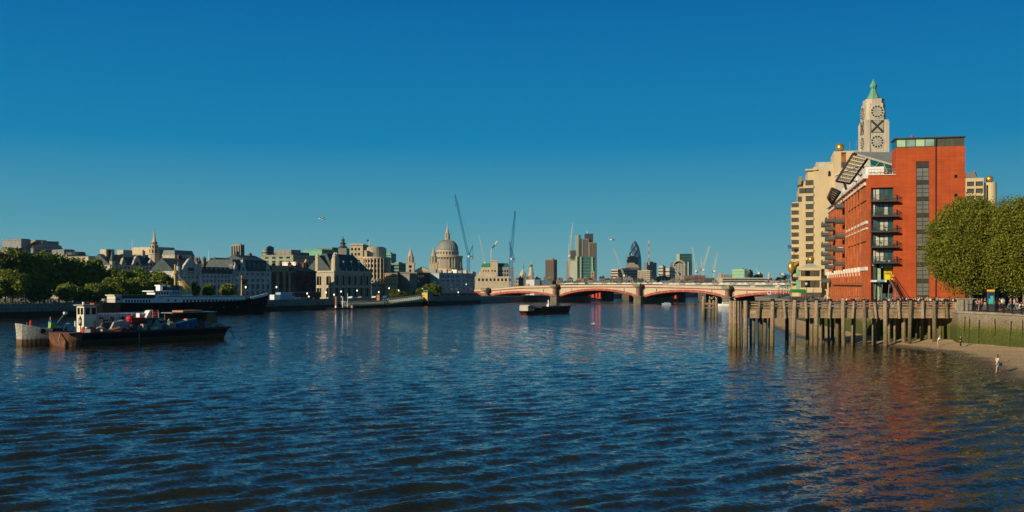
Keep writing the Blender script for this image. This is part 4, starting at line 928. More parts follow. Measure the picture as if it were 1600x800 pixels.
MB().box(-.9, .9, 0, .06, 2.6, 4.3).build('cloth', mat('blue_cloth', (.02, .15, .35)), bs); MB().cyl((-.9, 0.1, 0), (-.9, .1, 4.5), .05, n=6).build('pole', M_grey, bs); MB().cyl((.9, 0.1, 0), (.9, .1, 4.5), .05, n=6).build('pole', M_grey, bs)
def street_lamp(px, Y, top, lab, zg, lit=False, name='street_lamp', group=None, s=1.):
    s *= .72 if lit else 1
    X = (px - 800) / F * Y; h = gz(top, Y) - zg; t_ = thing(name, lab, 'lamp post', (X, Y, zg), 0, group)
    MB().lathe(0, 0, [(.32 * s, 0), (.30 * s, .5), (.2 * s, .65), (.12 * s, 1.2), (.065 * s, 1.4), (.055 * s, h - .8)], 8).build('post', M_rail, t_)
    g = MB().lathe(0, 0, [(.1 * s, h - .8), (.26 * s, h - .55), (.3 * s, h - .3), (.2 * s, h - .08), (.03 * s, h)], 8).build('lamp_globe', mat('lit_globe', (1., .85, .62), var=0, emit=1.6) if lit else mat('lamp_glass', (.6, .58, .5), rough=.3), t_)
    MB().lathe(0, 0, [(.2 * s, h - .06), (.12 * s, h + .12), (.03 * s, h + .3)], 8).build('finial', M_rail, t_); return t_
for i, (px, Y, top, lab) in enumerate([(1260, 262, 441, 'tall lamp post in front of the glazed pavilion'), (1270.5, 285, 449, 'shorter lamp post in front of the glazed pavilion'), (1217, 300, 445, 'leftmost lamp post of the row before the red bridge'), (1222, 325, 449, 'second lamp post of the row before the red bridge'), (1226.5, 350, 450, 'third lamp post of the row before the red bridge'), (1230.5, 372, 451, 'fourth lamp post of the row, nearest the beige building')]):
    street_lamp(px, Y, top, lab, ZR, group='lamp posts along the river walk', s=1.5 if i > 1 else 1.2)
gs = thing('market_kiosk', 'low green canvas stall on the river walk below the beige building', 'stall', ((1246.5 - 800) / F * 262, 262, ZR))
MB().extr([(-2.1, 2.0), (2.1, 2.0), (1.7, 2.9), (-1.7, 2.9)], -1, 1).build('canopy', mat('green_canvas', (.02, .22, .05)), gs); MB().box(-2, 2, -.9, .9, 0, 1.0).build('counter', M_dgrey, gs)
for x in (-1.9, 1.9): MB().cyl((x, -.9, 0), (x, -.9, 2.1), .05, n=5).build('pole', M_grey, gs)
wsn = thing('white_sign_board', 'small white notice board on a post beyond the left part of the jetty', 'sign', ((1201.5 - 800) / F * 330, 330, ZR - .5))
MB().cyl((0, .1, 0), (0, .1, 2.6), .08, n=6).build('post', M_grey, wsn); MB().box(-.5, .5, -.05, .05, 1.4, 2.6).build('board', M_white, wsn); MB().box(-.3, .3, -.07, -.052, 1.75, 2.3).build('symbol', M_dgrey, wsn)
# big stones / rubble by the wall under the jetty
# ================================================================ PEOPLE
DG = None
def skin_mesh(name, verts, edges, radii, root=0, sub=1):
    me = bpy.data.meshes.new(name); me.from_pydata(verts, edges, []); o = bpy.data.objects.new(name, me); COL.objects.link(o)
    md = o.modifiers.new('s', 'SKIN'); md.use_smooth_shade = True
    for i, r in enumerate(radii): me.skin_vertices[0].data[i].radius = (r, r) if not isinstance(r, tuple) else r
    me.skin_vertices[0].data[root].use_root = True
    ss = o.modifiers.new('u', 'SUBSURF'); ss.levels = sub; ss.render_levels = sub
    bpy.context.view_layer.update(); out = bpy.data.meshes.new_from_object(o.evaluated_get(bpy.context.evaluated_depsgraph_get())); out.name = name
    bpy.data.objects.remove(o); return out
def person_meshes(pose, hair='short', bottoms='trousers', fingers=True):
    """joints in metres, facing -y; pose gives leg and arm targets"""
    ln = pose.get('lean', 0.); st = pose.get('stride', .12); zp = pose.get('pelvis', .93)
    pel = Vector((0, 0, zp)); ch = Vector((0, -ln * .45, zp + .38)); nk = Vector((0, -ln * .6, zp + .55)); hd = nk + Vector((0, -.02 - ln * .15, .16)); tp = hd + Vector((0, 0, .08))
    V, E_, Rr = [], [], []
    def add(p, r, par=None):
        V.append(tuple(p)); Rr.append(r); i = len(V) - 1
        if par is not None: E_.append((par, i))
        return i
    ip = add(pel, (.15, .105)); ic = add(ch, (.16, .11), ip); inn = add(nk, .055, ic); ih = add(hd, (.075, .09), inn); it = add(tp, (.07, .085), ih)
    add(hd + Vector((0, -.10, -.01)), .016, ih)
    top = ([tuple(pel + Vector((0, 0, .02)))], [], [(.165, .12)]); bot = ([tuple(pel + Vector((0, 0, .03)))], [], [(.16, .118)])
    def tadd(L, p, r, par): L[0].append(tuple(p)); L[2].append(r); L[1].append((par, len(L[0]) - 1)); return len(L[0]) - 1
    tc = tadd(top, ch, (.18, .13), 0); tadd(top, ch.lerp(nk, .75), (.075, .075), tc)
    for s_ in (-1, 1):
        sh = ch + Vector((.17 * s_, 0, .10)); el, ha = pose['arms'][0 if s_ < 0 else 1]; el = sh + Vector((el[0] * s_, el[1], el[2])); ha = el + Vector((ha[0] * s_, ha[1], ha[2]))
        i1 = add(sh, .05, ic); i2 = add(el, .04, i1); i3 = add(ha, .027, i2); dv = (ha - el).normalized(); pm = add(ha + dv * .08, (.038, .018), i3)
        if fingers:
            sd = Vector((dv.y, -dv.x, 0)); sd = sd.normalized() if sd.length > .1 else Vector((0, 1, 0))
            for k in range(4): f1 = add(ha + dv * .11 + sd * (.024 * (k - 1.5)), .0085, pm); add(ha + dv * (.155 + .012 * (k in (1, 2))) + sd * (.026 * (k - 1.5)) + Vector((0, -.018, 0)), .0075, f1)
            add(ha + dv * .07 + sd * -.06, .010, i3)
        a = tadd(top, sh, .068, tc); tadd(top, sh.lerp(el, .85 if pose.get('sleeve', 1) < 2 else 1.), .06, a)
        if pose.get('sleeve', 1) == 2: tadd(top, el.lerp(ha, .9), .042, len(top[0]) - 1)
        hp = pel + Vector((.09 * s_, 0, -.07)); L = pose['legs'][0 if s_ < 0 else 1]; kn = hp + Vector((L[0][0] * s_, L[0][1], L[0][2])); an = kn + Vector((0, L[1][1], L[1][2]))
        j1 = add(hp, .09, ip); j2 = add(kn, .058, j1); j3 = add(kn.lerp(an, .35) + Vector((0, .015, 0)), .058, j2); j4 = add(an, .036, j3); add(an + Vector((.01 * s_, -.13, -.045)), .03, j4)
        b = tadd(bot, hp, .105, 0)
        if bottoms == 'trousers': b = tadd(bot, kn, .078, b); tadd(bot, an + Vector((0, 0, .04)), .058, b)
        elif bottoms == 'shorts': tadd(bot, hp.lerp(kn, .75), .095, b)
    body = skin_mesh('body', V, E_, Rr); tm = skin_mesh('top', *top); bm = skin_mesh('trousers', *bot)
    hm = MB(); n = 10; pr = [(.092, -.02), (.105, .03), (.095, .08), (.06, .118), (.01, .13)]
    if hair == 'long': pr = [(.07, -.22), (.10, -.12)] + pr
    hm.lathe(hd.x, hd.y + (.018 if hair == 'short' else .03), [(r, hd.z + .02 + z) for r, z in pr], n); hr = hm.mesh('hair', M_black, True)
    return body, tm, bm, hr
ARM_D = (((.05, .02, -.28), (.01, -.06, -.24)),) * 2
ARM_W = (((.04, .12, -.26), (0, .02, -.25)), ((.04, -.12, -.26), (0, -.16, -.19)))
ARM_F = (((.06, -.08, -.26), (-.06, -.22, .05)), ((.06, -.08, -.26), (-.1, -.2, .02)))
ARM_U = (((.04, .02, -.28), (.01, -.06, -.24)), ((.05, -.2, .02), (-.03, -.12, .22)))
LEG_S = (((.02, -.01, -.40), (0, .02, -.40)),) * 2
LEG_W = (((0, .16, -.37), (0, .16, -.36)), ((0, -.18, -.37), (0, -.04, -.40)))
LEG_SIT = (((.03, -.40, -.02), (0, .0, -.42)),) * 2
T = {}
def templ(k, *a, **kw): T[k] = person_meshes(*a, **kw)
templ('stand', dict(arms=ARM_D, legs=LEG_S)); templ('stand_long', dict(arms=ARM_F, legs=LEG_S, sleeve=2), hair='long'); templ('walk', dict(arms=ARM_W, legs=LEG_W, sleeve=2)); templ('walk_shorts', dict(arms=ARM_W, legs=LEG_W), bottoms='shorts', hair='long')
templ('photo', dict(arms=ARM_U, legs=LEG_S, sleeve=2)); templ('lean', dict(arms=ARM_F, legs=LEG_S, lean=.45, sleeve=2)); templ('sit', dict(arms=ARM_F, legs=LEG_SIT, lean=.3, pelvis=.52), hair='long'); templ('shorts', dict(arms=ARM_F, legs=LEG_S), bottoms='shorts')
SKIN = [mat('skin_light', (.55, .33, .22), rough=.6, var=.05), mat('skin_tan', (.38, .21, .13), rough=.6, var=.05)]
HAIR = [mat('hair_dark', (.02, .014, .01), var=.2), mat('hair_brown', (.07, .035, .018), var=.2), mat('hair_fair', (.35, .22, .10), var=.2)]
CL = {'white': (.75, .74, .72), 'black': (.015, .015, .018), 'red': (.50, .03, .02), 'blue': (.04, .10, .32), 'navy': (.015, .02, .06), 'pink': (.55, .22, .22), 'green': (.03, .30, .12), 'grey': (.18, .18, .19), 'purple': (.20, .04, .14), 'beige': (.45, .36, .25), 'orange': (.55, .20, .06), 'brown': (.10, .055, .035), 'pale blue': (.25, .40, .55), 'jeans': (.05, .08, .16), 'cream': (.6, .55, .42), 'maroon': (.14, .02, .025)}
def cloth(c): return mat('cloth_' + c.replace(' ', '_'), CL[c], rough=.85, var=.15, scale=4.)
def person(pose, loc, rz, top, bot, label, skin=0, hair=0, s=1., group=None):
    t_ = thing('person', label, 'person', loc, R(rz), group); t_.scale = (s, s, s)
    for me, nm, m in zip(T[pose], ('body', 'top', 'trousers' if 'shorts' not in pose else 'shorts', 'hair'), (SKIN[skin], cloth(top), cloth(bot), HAIR[hair])):
        if not me.materials: me.materials.append(m)
        o = link(me, nm, t_); o.material_slots[0].link = 'OBJECT'; o.material_slots[0].material = m
    return t_
G = 'people on the riverside promenade'
def pr(px, Y, pose, rz, top, bot, label, skin=0, hair=0, s=1., z=None, group=G):
    X = (px - 800) / F * Y; return person(pose, (X, Y, ZR + .005 if z is None else z), rz, top, bot, label, skin, hair, s, group)
crowd = [
 (1385, 171, 'stand', 20, 'beige', 'black', 'person in beige by the pale bin near the stair foot'),
 (1410.5, 163, 'stand', 0, 'maroon', 'black', 'tall person in dark maroon top on the jetty deck, right of the stair', 1, 1, 1.08),
 (1406.5, 162.5, 'walk', 60, 'beige', 'navy', 'person in beige walking close behind the maroon top on the deck'),
 (1414, 163.5, 'stand_long', -40, 'black', 'black', 'person all in black beside the tall maroon top'),
 (1419, 172, 'stand', 10, 'blue', 'jeans', 'person in blue shirt between two deck posts'),
 (1416.5, 174, 'stand', 40, 'white', 'grey', 'person in white behind the blue shirt'),
 (1427, 168, 'stand', 0, 'black', 'maroon', 'dark haired person in black right of the blue shirt'),
 (1434, 176, 'walk', -80, 'grey', 'black', 'person in grey walking before the strip window'),
 (1437, 172, 'photo', 0, 'white', 'jeans', 'person in white raising a hand before the strip window', 0, 2),
 (1441, 173, 'stand', 10, 'white', 'grey', 'second person in white before the strip window'),
 (1445.5, 166, 'stand', -20, 'red', 'black', 'person in bright red top leaning near a deck post'),
 (1449.5, 170, 'stand_long', 20, 'beige', 'grey', 'fair person in beige right of the bright red top', 0, 2),
 (1453, 174, 'stand', 0, 'cream', 'jeans', 'person in cream behind the fair person'),
 (1457, 168, 'stand', -10, 'pale blue', 'navy', 'person in pale blue top at a black cap post'),
 (1464, 164, 'stand', 0, 'grey', 'jeans', 'tall person in grey top and jeans on the jetty', 0, 0, 1.1),
 (1460, 169, 'stand_long', 30, 'purple', 'black', 'person in purple beside the tall grey top'),
 (1469, 164, 'stand', -70, 'navy', 'navy', 'person in navy jacket and trousers on the jetty'),
 (1471.5, 171, 'stand', 0, 'white', 'grey', 'person in white shirt behind the navy jacket'),
 (1475, 172, 'walk', 70, 'pale blue', 'black', 'person in pale blue walking left of the dark haired woman'),
 (1479, 167, 'stand', 0, 'cream', 'beige', 'person in cream coat at the jetty rail'),
 (1485, 166, 'stand_long', 10, 'black', 'black', 'long haired person in black left of the blue shorts', 0, 0, 1.05),
 (1490.5, 162, 'shorts', 180, 'white', 'blue', 'person in white shirt and blue shorts seen from behind'),
 (1496, 168, 'photo', 30, 'black', 'grey', 'person in black raising a dark object overhead'),
 (1503, 170, 'lean', -30, 'white', 'jeans', 'person in white leaning behind the stone end block', 0, 2),
 (1500, 173, 'stand', 0, 'maroon', 'black', 'person in maroon behind the stone end block'),
 (1523, 152, 'lean', -20, 'beige', 'beige', 'person in beige leaning on the railing near the stone block', 1, 2),
 (1530.5, 152, 'stand_long', 10, 'pink', 'pink', 'long haired person all in pink behind the railing'),
 (1534, 160, 'walk', 80, 'grey', 'black', 'person in grey walking behind the pink outfit'),
 (1557, 152, 'stand', 0, 'orange', 'black', 'person in orange top right of the information totem', 1, 2),
 (1562, 158, 'stand', 40, 'navy', 'navy', 'person in navy standing in the tree shade'),
 (1574.5, 150, 'sit', 60, 'green', 'grey', 'seated person in green top on the promenade', 1, 1),
 (1569, 155, 'walk', -80, 'grey', 'black', 'person in grey walking between totem and green top'),
 (1589, 151, 'stand', 0, 'maroon', 'grey', 'person in maroon scarf beside the rightmost trunk', 0, 1, 1.08),
 (1592, 148, 'sit', 70, 'white', 'cream', 'seated person in white at the right of the railing'),
 (1598, 148, 'sit', -60, 'beige', 'navy', 'seated person in beige at the right picture edge'),
 (1337, 176, 'stand', 0, 'pink', 'grey', 'person in pink by the brick wall corner'), (1341, 177, 'stand', 20, 'orange', 'jeans', 'person in orange by the brick wall corner'),
 (1327, 179, 'stand_long', 0, 'red', 'black', 'person in red on the river walk'), (1323, 186, 'walk', 90, 'white', 'black', 'person in white walking on the river walk left of the red top'),
 (1308, 196, 'stand', 0, 'red', 'navy', 'person in red top further along the river walk'), (1294, 220, 'walk', 30, 'white', 'grey', 'distant walker in white below the pavilion corner'),
 (1289, 226, 'stand', 0, 'pink', 'black', 'distant person in pink below the pavilion corner'), (1280, 238, 'stand', 10, 'black', 'jeans', 'distant person in black below the pavilion'),
 (1264, 262, 'walk', 80, 'pale blue', 'navy', 'distant walker in pale blue below the pavilion'), (1255, 270, 'stand', 0, 'red', 'black', 'distant person in red beside the green stall'),
]
crowd += [
 (1390, 166, 'stand', 30, 'white', 'jeans', 'person in white just right of the lift column'), (1395, 173, 'walk', 80, 'navy', 'grey', 'person in navy walking before the stair'),
 (1400, 168, 'stand_long', -20, 'maroon', 'jeans', 'long haired person in maroon before the stair'), (1423, 165, 'stand', 15, 'cream', 'navy', 'person in cream at the rail right of the blue shirt'),
 (1430.5, 171, 'photo', -20, 'black', 'beige', 'person in black holding something up left of the strip window'), (1439, 166, 'lean', 20, 'purple', 'grey', 'person in purple leaning on the jetty rail'),
 (1447.5, 175, 'stand', 0, 'green', 'black', 'person in green behind the bright red top'), (1455, 163, 'lean', -10, 'white', 'black', 'person in white leaning at the rail right of the red top'),
 (1467, 174, 'stand_long', 0, 'red', 'jeans', 'person in red behind the tall grey top'), (1482, 173, 'stand', 40, 'orange', 'grey', 'person in orange left of the long haired black top'),
 (1493, 171, 'stand', -20, 'pale blue', 'navy', 'person in pale blue right of the blue shorts'), (1527, 158, 'stand', 10, 'navy', 'black', 'person in navy between the pink outfit and the beige one'),
 (1539, 163, 'stand_long', -15, 'black', 'beige', 'person in black left of the totem'), (1553.5, 161, 'walk', 60, 'red', 'grey', 'person in red walking just right of the totem'),
 (1566, 163, 'stand', 0, 'white', 'navy', 'person in white in the tree shade'), (1579, 160, 'stand', 25, 'pink', 'jeans', 'person in pink in the shade right of the green top'),
 (1585, 157, 'walk', -70, 'pale blue', 'black', 'person in pale blue passing left of the maroon scarf'), (1349, 174, 'walk', 70, 'white', 'navy', 'person in white walking below the front brick corner'),
 (1356, 176, 'stand', 0, 'navy', 'grey', 'person in navy below the front brick corner'), (1317, 190, 'stand_long', 20, 'cream', 'jeans', 'person in cream on the river walk'),
 (1367, 170, 'stand', -30, 'grey', 'black', 'person in grey below the entrance canopy'), (1374, 168, 'walk', 50, 'red', 'jeans', 'person in red walking below the entrance canopy')]
for c in crowd:
    c = tuple(c) + (0, 0, 1.)[len(c) - 7:] if len(c) < 10 else c
    c = c[:9] + (c[9] * (1.1 if c[1] < 180 else 1.),); pr(*c)
for px, Y in ((1574.5, 150), (1592, 148), (1598, 148)):
    b = thing('bench', 'low timber seat under the %s' % {1574.5: 'green topped sitter', 1592: 'white clad sitter', 1598: 'beige clad sitter'}[px], 'bench', ((px - 800) / F * Y, Y + .15, ZR), .1)
    MB().box(-.5, .5, -.2, .3, .36, .43).build('seat', M_timbert, b)
    for x in (-.4, .4): MB().box(x - .05, x + .05, -.15, .25, 0, .36).build('leg', M_dgrey, b)
# bicycles parked behind the railing
def bicycle(px, Y, lab, c):
    b = thing('bicycle', lab, 'bicycle', ((px - 800) / F * Y, Y, ZR), R(random.uniform(-15, 15)), 'bicycles behind the railing')
    mt = mat('bicycle_' + c, CL[c], rough=.4)
    for x in (-.52, .52):
        m = MB(); pts = [(x + .33 * math.cos(a * .5236), 0, .34 + .33 * math.sin(a * .5236)) for a in range(13)]; m.tube(pts, .022, 5)
        for a in range(0, 6): m.cyl((x, 0, .34), pts[a * 2], .004, n=3)
        m.build('wheel', M_rail, b)
    m = MB(); m.tube([(-.52, 0, .34), (-.2, 0, .82), (.38, 0, .82), (-.05, 0, .3), (-.2, 0, .82)], .018); m.tube([(-.52, 0, .34), (-.05, 0, .3)], .015); m.tube([(.38, 0, .9), (.52, 0, .34)], .018); m.build('frame', mt, b)
    MB().box(-.33, -.1, -.07, .07, .90, .95).build('saddle', M_rail, b); MB().tube([(.38, -.25, 1.), (.38, .25, 1.)], .014).tube([(.38, 0, .82), (.38, 0, 1.)], .014).build('handlebar', M_rail, b)
for a in ((1539, 151.5, 'bicycle with a grey frame left of the totem', 'grey'), (1566, 149.5, 'bicycle with a red frame right of the totem', 'red'), (1583, 150, 'bicycle with a white frame left of the maroon scarf', 'white')): bicycle(*a)
# on the beach
def on_beach(px, py):
    Y = 150.
    for _ in range(30): X = (px - 800) / F * Y; z = max(-.05, beach_z(X, Y)); Y = .6 * Y + .4 * (EYE - z) * F / (py - HY)
    return X, Y, z
x, y, z = on_beach(1464.5, 541.5); person('lean', (x, y, z), 60, 'white', 'beige', 'person in white bending over near the water edge by the jetty piles', 0, 2, .95)
x, y, z = on_beach(1501, 542.5); person('walk', (x, y, z), -60, 'black', 'black', 'person in black striding across the sand near the quay wall', 1, 0, 1.0)
x, y, z = on_beach(1558.5, 582.5); wp = person('walk_shorts', (x, y, z - .03), -75, 'cream', 'pale blue', 'barefoot person in pale cream top wading at the edge of the beach', 0, 0, 1.12)
bg_ = thing('shoulder_bag', 'dark bag hanging at the hip of the wading person', 'bag', (x + .33, y + .02, z + .72)); MB().lathe(0, 0, [(.08, 0), (.18, .05), (.2, .25), (.12, .34)], 8).build('pouch', cloth('navy'), bg_); MB().tube([(0, 0, .33), (-.2, 0, .75)], .012).build('strap', cloth('navy'), bg_)
# ================================================================ LEFT BANK BUILDINGS
WF = mat('window_frame_pale', (.30, .30, .29)); WFd = mat('window_frame_dark', (.07, .07, .075)); GL = [M_glass, M_glass, M_glass2, M_glass]
def block(name, label, pl, pr, top, rows, n, wall, back=0., Y=None, depth=13., frac=.5, roof='flat', rh=3., rmat=None, zb=ZL, cat='building', nl=0, group=None, frame=WF, chim=0, dorm=0, cornice=True, m0=.6, nx=1, nz=1, indiv=True, wl=None):
    """a building whose front runs between two picture columns; rows are window rows by picture height"""
    Ya, Yb = (facY(pl, back), facY(pr, back)) if Y is None else Y
    fr = Frame(pxp(pl, Ya), pxp(pr, Yb)); Wd = fr.L; Ym = (Ya + Yb) / 2; zt = gz(top, Ym)
    t_ = thing(name, label, cat, (fr.A.x, fr.A.y, 0), fr.rz, group); t_.location.z = 0
    rws = sorted([(gz(b, Ym), gz(a, Ym), cols(Wd, n, frac, m0)) for a, b in rows]); m = MB()
    wall_grid(m, (0, 0, 0), (1, 0, 0), (0, 1, 0), Wd, zb - .3, zt, rws, .3)
    rl_ = [(a, b, cols(depth, nl, frac, 1.)) for a, b, _ in rws] if nl else []
    wall_grid(m, (0, depth, 0), (0, -1, 0), (1, 0, 0), depth, zb - .3, zt, rl_, .3)
    m.face([(Wd, 0, zb), (Wd, depth, zb), (Wd, depth, zt), (Wd, 0, zt)]); m.face([(Wd, depth, zb), (0, depth, zb), (0, depth, zt), (Wd, depth, zt)])
    m.face([(0, 0, zt - .05), (Wd, 0, zt - .05), (Wd, depth, zt - .05), (0, depth, zt - .05)]); m.build('wall', wall, t_)
    put_windows(t_, (0, 0, 0), (1, 0, 0), rws, 0, .28, frame, GL, nx, nz)
    if nl: put_windows(t_, (0, depth, 0), (0, -1, 0), rl_, 0, .28, frame, GL, nx, nz)
    if cornice: MB().box(-.25, Wd + .01, -.3, depth, zt - .35, zt + .05).build('cornice', wl or wall, t_)
    if len(rws) > 1 and cornice: MB().box(-.08, Wd + .08, -.12, -.004, rws[1][0] - .45, rws[1][0] - .2).build('string_course', wl or wall, t_)
    rmat = rmat or M_slate; za = zt + .05
    if roof == 'flat': MB().box(.4, Wd - .4, .4, depth - .4, za, za + .4).build('roof', M_lead, t_)
    elif roof == 'mansard':
        i_ = rh * .35; r = MB(); B0 = [(0, 0), (Wd, 0), (Wd, depth), (0, depth)]; T0 = [(i_, i_), (Wd - i_, i_), (Wd - i_, depth - i_), (i_, depth - i_)]
        for i in range(4): a, b = B0[i], B0[(i + 1) % 4]; c, d = T0[(i + 1) % 4], T0[i]; r.face([a + (za,), b + (za,), c + (za + rh,), d + (za + rh,)])
        r.face([p + (za + rh,) for p in T0]); r.build('roof', rmat, t_)
    elif roof == 'gable':
        r = MB(); r.extrx([(-.3, za), (depth + .3, za), (depth / 2, za + rh)], -.2, Wd + .2); r.build('roof', rmat, t_)
    elif roof == 'hip':
        r = MB(); k = min(Wd * .45, depth / 2); P = [(-.2, -.2, za), (Wd + .2, -.2, za), (Wd + .2, depth + .2, za), (-.2, depth + .2, za)]; Q = [(k, depth / 2, za + rh), (Wd - k, depth / 2, za + rh)]
        r.face([P[0], P[1], Q[1], Q[0]]); r.face([P[2], P[3], Q[0], Q[1]]); r.face([P[1], P[2], Q[1]]); r.face([P[3], P[0], Q[0]]); r.build('roof', rmat, t_)
    for i in range(dorm):
        x = Wd * (i + .5) / dorm; y0 = rh * .12 if roof == 'mansard' else rh * .3; w = min(1.1, Wd / dorm * .3); h = rh * .55
        d_ = MB().box(x - w, x + w, y0, y0 + 2., za + .3, za + .3 + h); d_.extr([(x - w - .15, za + .3 + h), (x + w + .15, za + .3 + h), (x, za + .3 + h + w * .7)], y0 - .1, y0 + 2.); do = d_.build('dormer', wall if roof != 'mansard' else M_lead, t_)
        MB().box(x - w * .7, x + w * .7, y0 - .06, y0 - .01, za + .5, za + .15 + h).build('dormer_window', M_glass, do)
    for i in range(chim):
        x = Wd * (i + .5 + random.uniform(-.2, .2)) / chim; y = depth * random.uniform(.35, .6); h = za + rh * (1 if roof != 'flat' else .3) + random.uniform(.8, 2.)
        c = MB().box(x - .7, x + .7, y - .45, y + .45, za, h).box(x - .8, x + .8, y - .55, y + .55, h - .3, h - .1).build('chimney', random.choice([M_dbrick, M_brick, wall]), t_)
        p_ = MB()
        for j in range(3): p_.cyl((x - .4 + .4 * j, y, h), (x - .4 + .4 * j, y, h + .55), .13, .1, 6)
        p_.build('chimney_pot', M_brick, c, kind='stuff')
    t_['W'] = Wd; return t_, fr, za, Ym
def gable(t_, fr, px, wpx, eave, peak, Ym, mt, y=-.12, win=True, zlo=None):
    x = fr.x(px); w = (fr.x(px + wpx / 2) - fr.x(px - wpx / 2)) / 2; ze, zp = gz(eave, Ym), gz(peak, Ym); zl = ze - 1 if zlo is None else gz(zlo, Ym)
    st = [(x - w, zl), (x + w, zl), (x + w, ze), (x + w * .62, ze + (zp - ze) * .3), (x + w * .6, ze + (zp - ze) * .5), (x + w * .15, zp), (x - w * .15, zp), (x - w * .6, ze + (zp - ze) * .5), (x - w * .62, ze + (zp - ze) * .3), (x - w, ze)]
    g = MB().extr(st, y, y + 1.2).build('gable', mt, t_)
    if win: k = w * .28; MB().box(x - k, x + k, y - .06, y - .01, ze - .2, ze + (zp - ze) * .35).build('gable_window', M_glass, g)
    MB().cyl((x, y + .5, zp), (x, y + .5, zp + .9), .16, .03, 6).build('finial', mt, g); return g
def turret(t_, fr, px, wpx, base, eave, peak, Ym, mt, rm=M_slate, y=.2, n=8):
    x = fr.x(px); w = wpx / 2 / F * Ym; tt_ = MB().lathe(x, y, [(w, gz(base, Ym)), (w, gz(eave, Ym))], n).build('turret', mt, t_)
    MB().lathe(x, y, [(w * 1.15, gz(eave, Ym)), (w * .5, gz((eave + peak) / 2, Ym)), (.05, gz(peak, Ym))], n).build('turret_roof', rm, tt_); return tt_

# behind the garden trees
t_, fr, za, Ym = block('glass_roofed_office', 'grey glass office with stepped rooftop above the left garden trees', 52, 100, 389, [(390.5, 394)], 10, M_grey, Y=(500, 510), roof='flat', depth=24, frac=.8)
m = MB().extr([(0, za), (fr.L, za), (fr.L * .95, za + 1.8), (fr.L * .5, za + 3.2), (fr.L * .05, za + 1.6)], 2, 20).build('glazed_roof', glass('grey_glass', (.10, .14, .15)), t_)
MB().box(fr.L * .2, fr.L * .55, 6, 18, za + 2.2, za + 4.6).build('plant_room', M_tan, t_); MB().box(fr.L * .4, fr.L * .95, 5.5, 17, za + 2., za + 4.1).build('plant_screen', M_grey, t_)
block('stair_core_block', 'pale concrete stair core block left of the grey glass office', 33, 48, 374.5, [(386, 388)], 3, M_grey, Y=(500, 505), roof='flat', depth=14)[0]
block('low_terrace_block', 'low beige block with flat roof furthest left above the trees', 14, 34, 389, [(390, 392)], 4, M_conc, Y=(490, 495), depth=12)
block('stepped_glass_block', 'small stepped glass block right of the grey glass office', 100, 117, 391, [(392, 394), (395.5, 397.5)], 6, M_grey, Y=(500, 505), depth=12, frac=.8)
t_, fr, za, Ym = block('drum_roofed_block', 'low block with a dark curved drum roof above the trees', 104, 140, 400, [(401, 403)], 8, M_stone, back=130, depth=16)
MB().lathe(fr.x(130), 5, [(4.5, za), (4.5, za + 1.6), (3.8, za + 2.1)], 16).build('drum', M_dgrey, t_)
block('sunlit_stone_block', 'cream stone block with two window rows behind the trees at left', 138, 166, 402, [(403.5, 405.5), (408, 411), (414, 417)], 7, M_stone2, back=90, depth=18, nl=5)
t_, fr, za, Ym = block('gabled_chambers', 'long stone chambers with steep dark roof and shaped gables above the garden trees', 172, 246, 415, [(417, 420.5), (423, 427)], 12, M_stone, back=55, roof='gable', rh=4.6, depth=13, nl=4, chim=3, nx=2)
for px, w, e, p in ((193, 7, 412, 404), (214, 17, 415, 400.5), (236, 9, 414, 405)): gable(t_, fr, px, w, e, p, Ym, M_stone)
turret(t_, fr, 176, 8, 425, 409, 390, Ym, M_stone2)
for px, w in ((186, 13), (213, 14)): MB().box(fr.x(px - w / 2), fr.x(px + w / 2), 5, 8.6, za + 2.6, za + 6.6).build('water_tank', M_stone, t_)
block('cream_rear_block', 'bulky cream block with chamfered roof behind the slender church spire', 247, 277, 396, [(398.5, 401), (404, 407), (410, 413)], 6, M_stone2, back=120, depth=20, nl=4, roof='mansard', rh=3.2, rmat=M_stone2)
block('grey_rear_block', 'grey shaded block with lead roof right of the bulky cream block', 273, 304, 399, [(401, 404), (407, 410)], 7, M_stone, back=110, depth=18, roof='mansard', rh=2.5, rmat=M_lead)
# slender spire
sp = thing('church_spire', 'slender tiered stone church spire above the chambers at left', 'spire', pxp(241, 520) + (ZL,)); zz_ = lambda p: gz(p, 520) - ZL
m = MB(); w0 = 2.7
for (a, b, w) in ((450, 397, 1.0), (397, 389, .92), (388.5, 383, .74), (382.5, 378, .58)): m.lathe(0, 0, [(w0 * w, zz_(a)), (w0 * w, zz_(b) - .3), (w0 * w * 1.12, zz_(b) - .25), (w0 * w * 1.12, zz_(b))], 8, R(22.5))
m.build('tower', M_stone2, sp); MB().lathe(0, 0, [(w0 * .42, zz_(378)), (.12, zz_(360)), (.3, zz_(359.4)), (.05, zz_(357.5))], 8).build('steeple', M_stone2, sp)
for a, b in ((395.5, 390.5), (387.5, 384), (381.5, 379)):
    for k in range(8): r = w0 * {395.5: .93, 387.5: .75, 381.5: .58}[a]; an = R(45 * k); MB().box(-.28, .28, -.1, .0, 0, zz_(b) - zz_(a)).build('belfry_opening', M_glass, sp, (math.sin(an) * r * .95, -math.cos(an) * r * .95, zz_(a)), an)
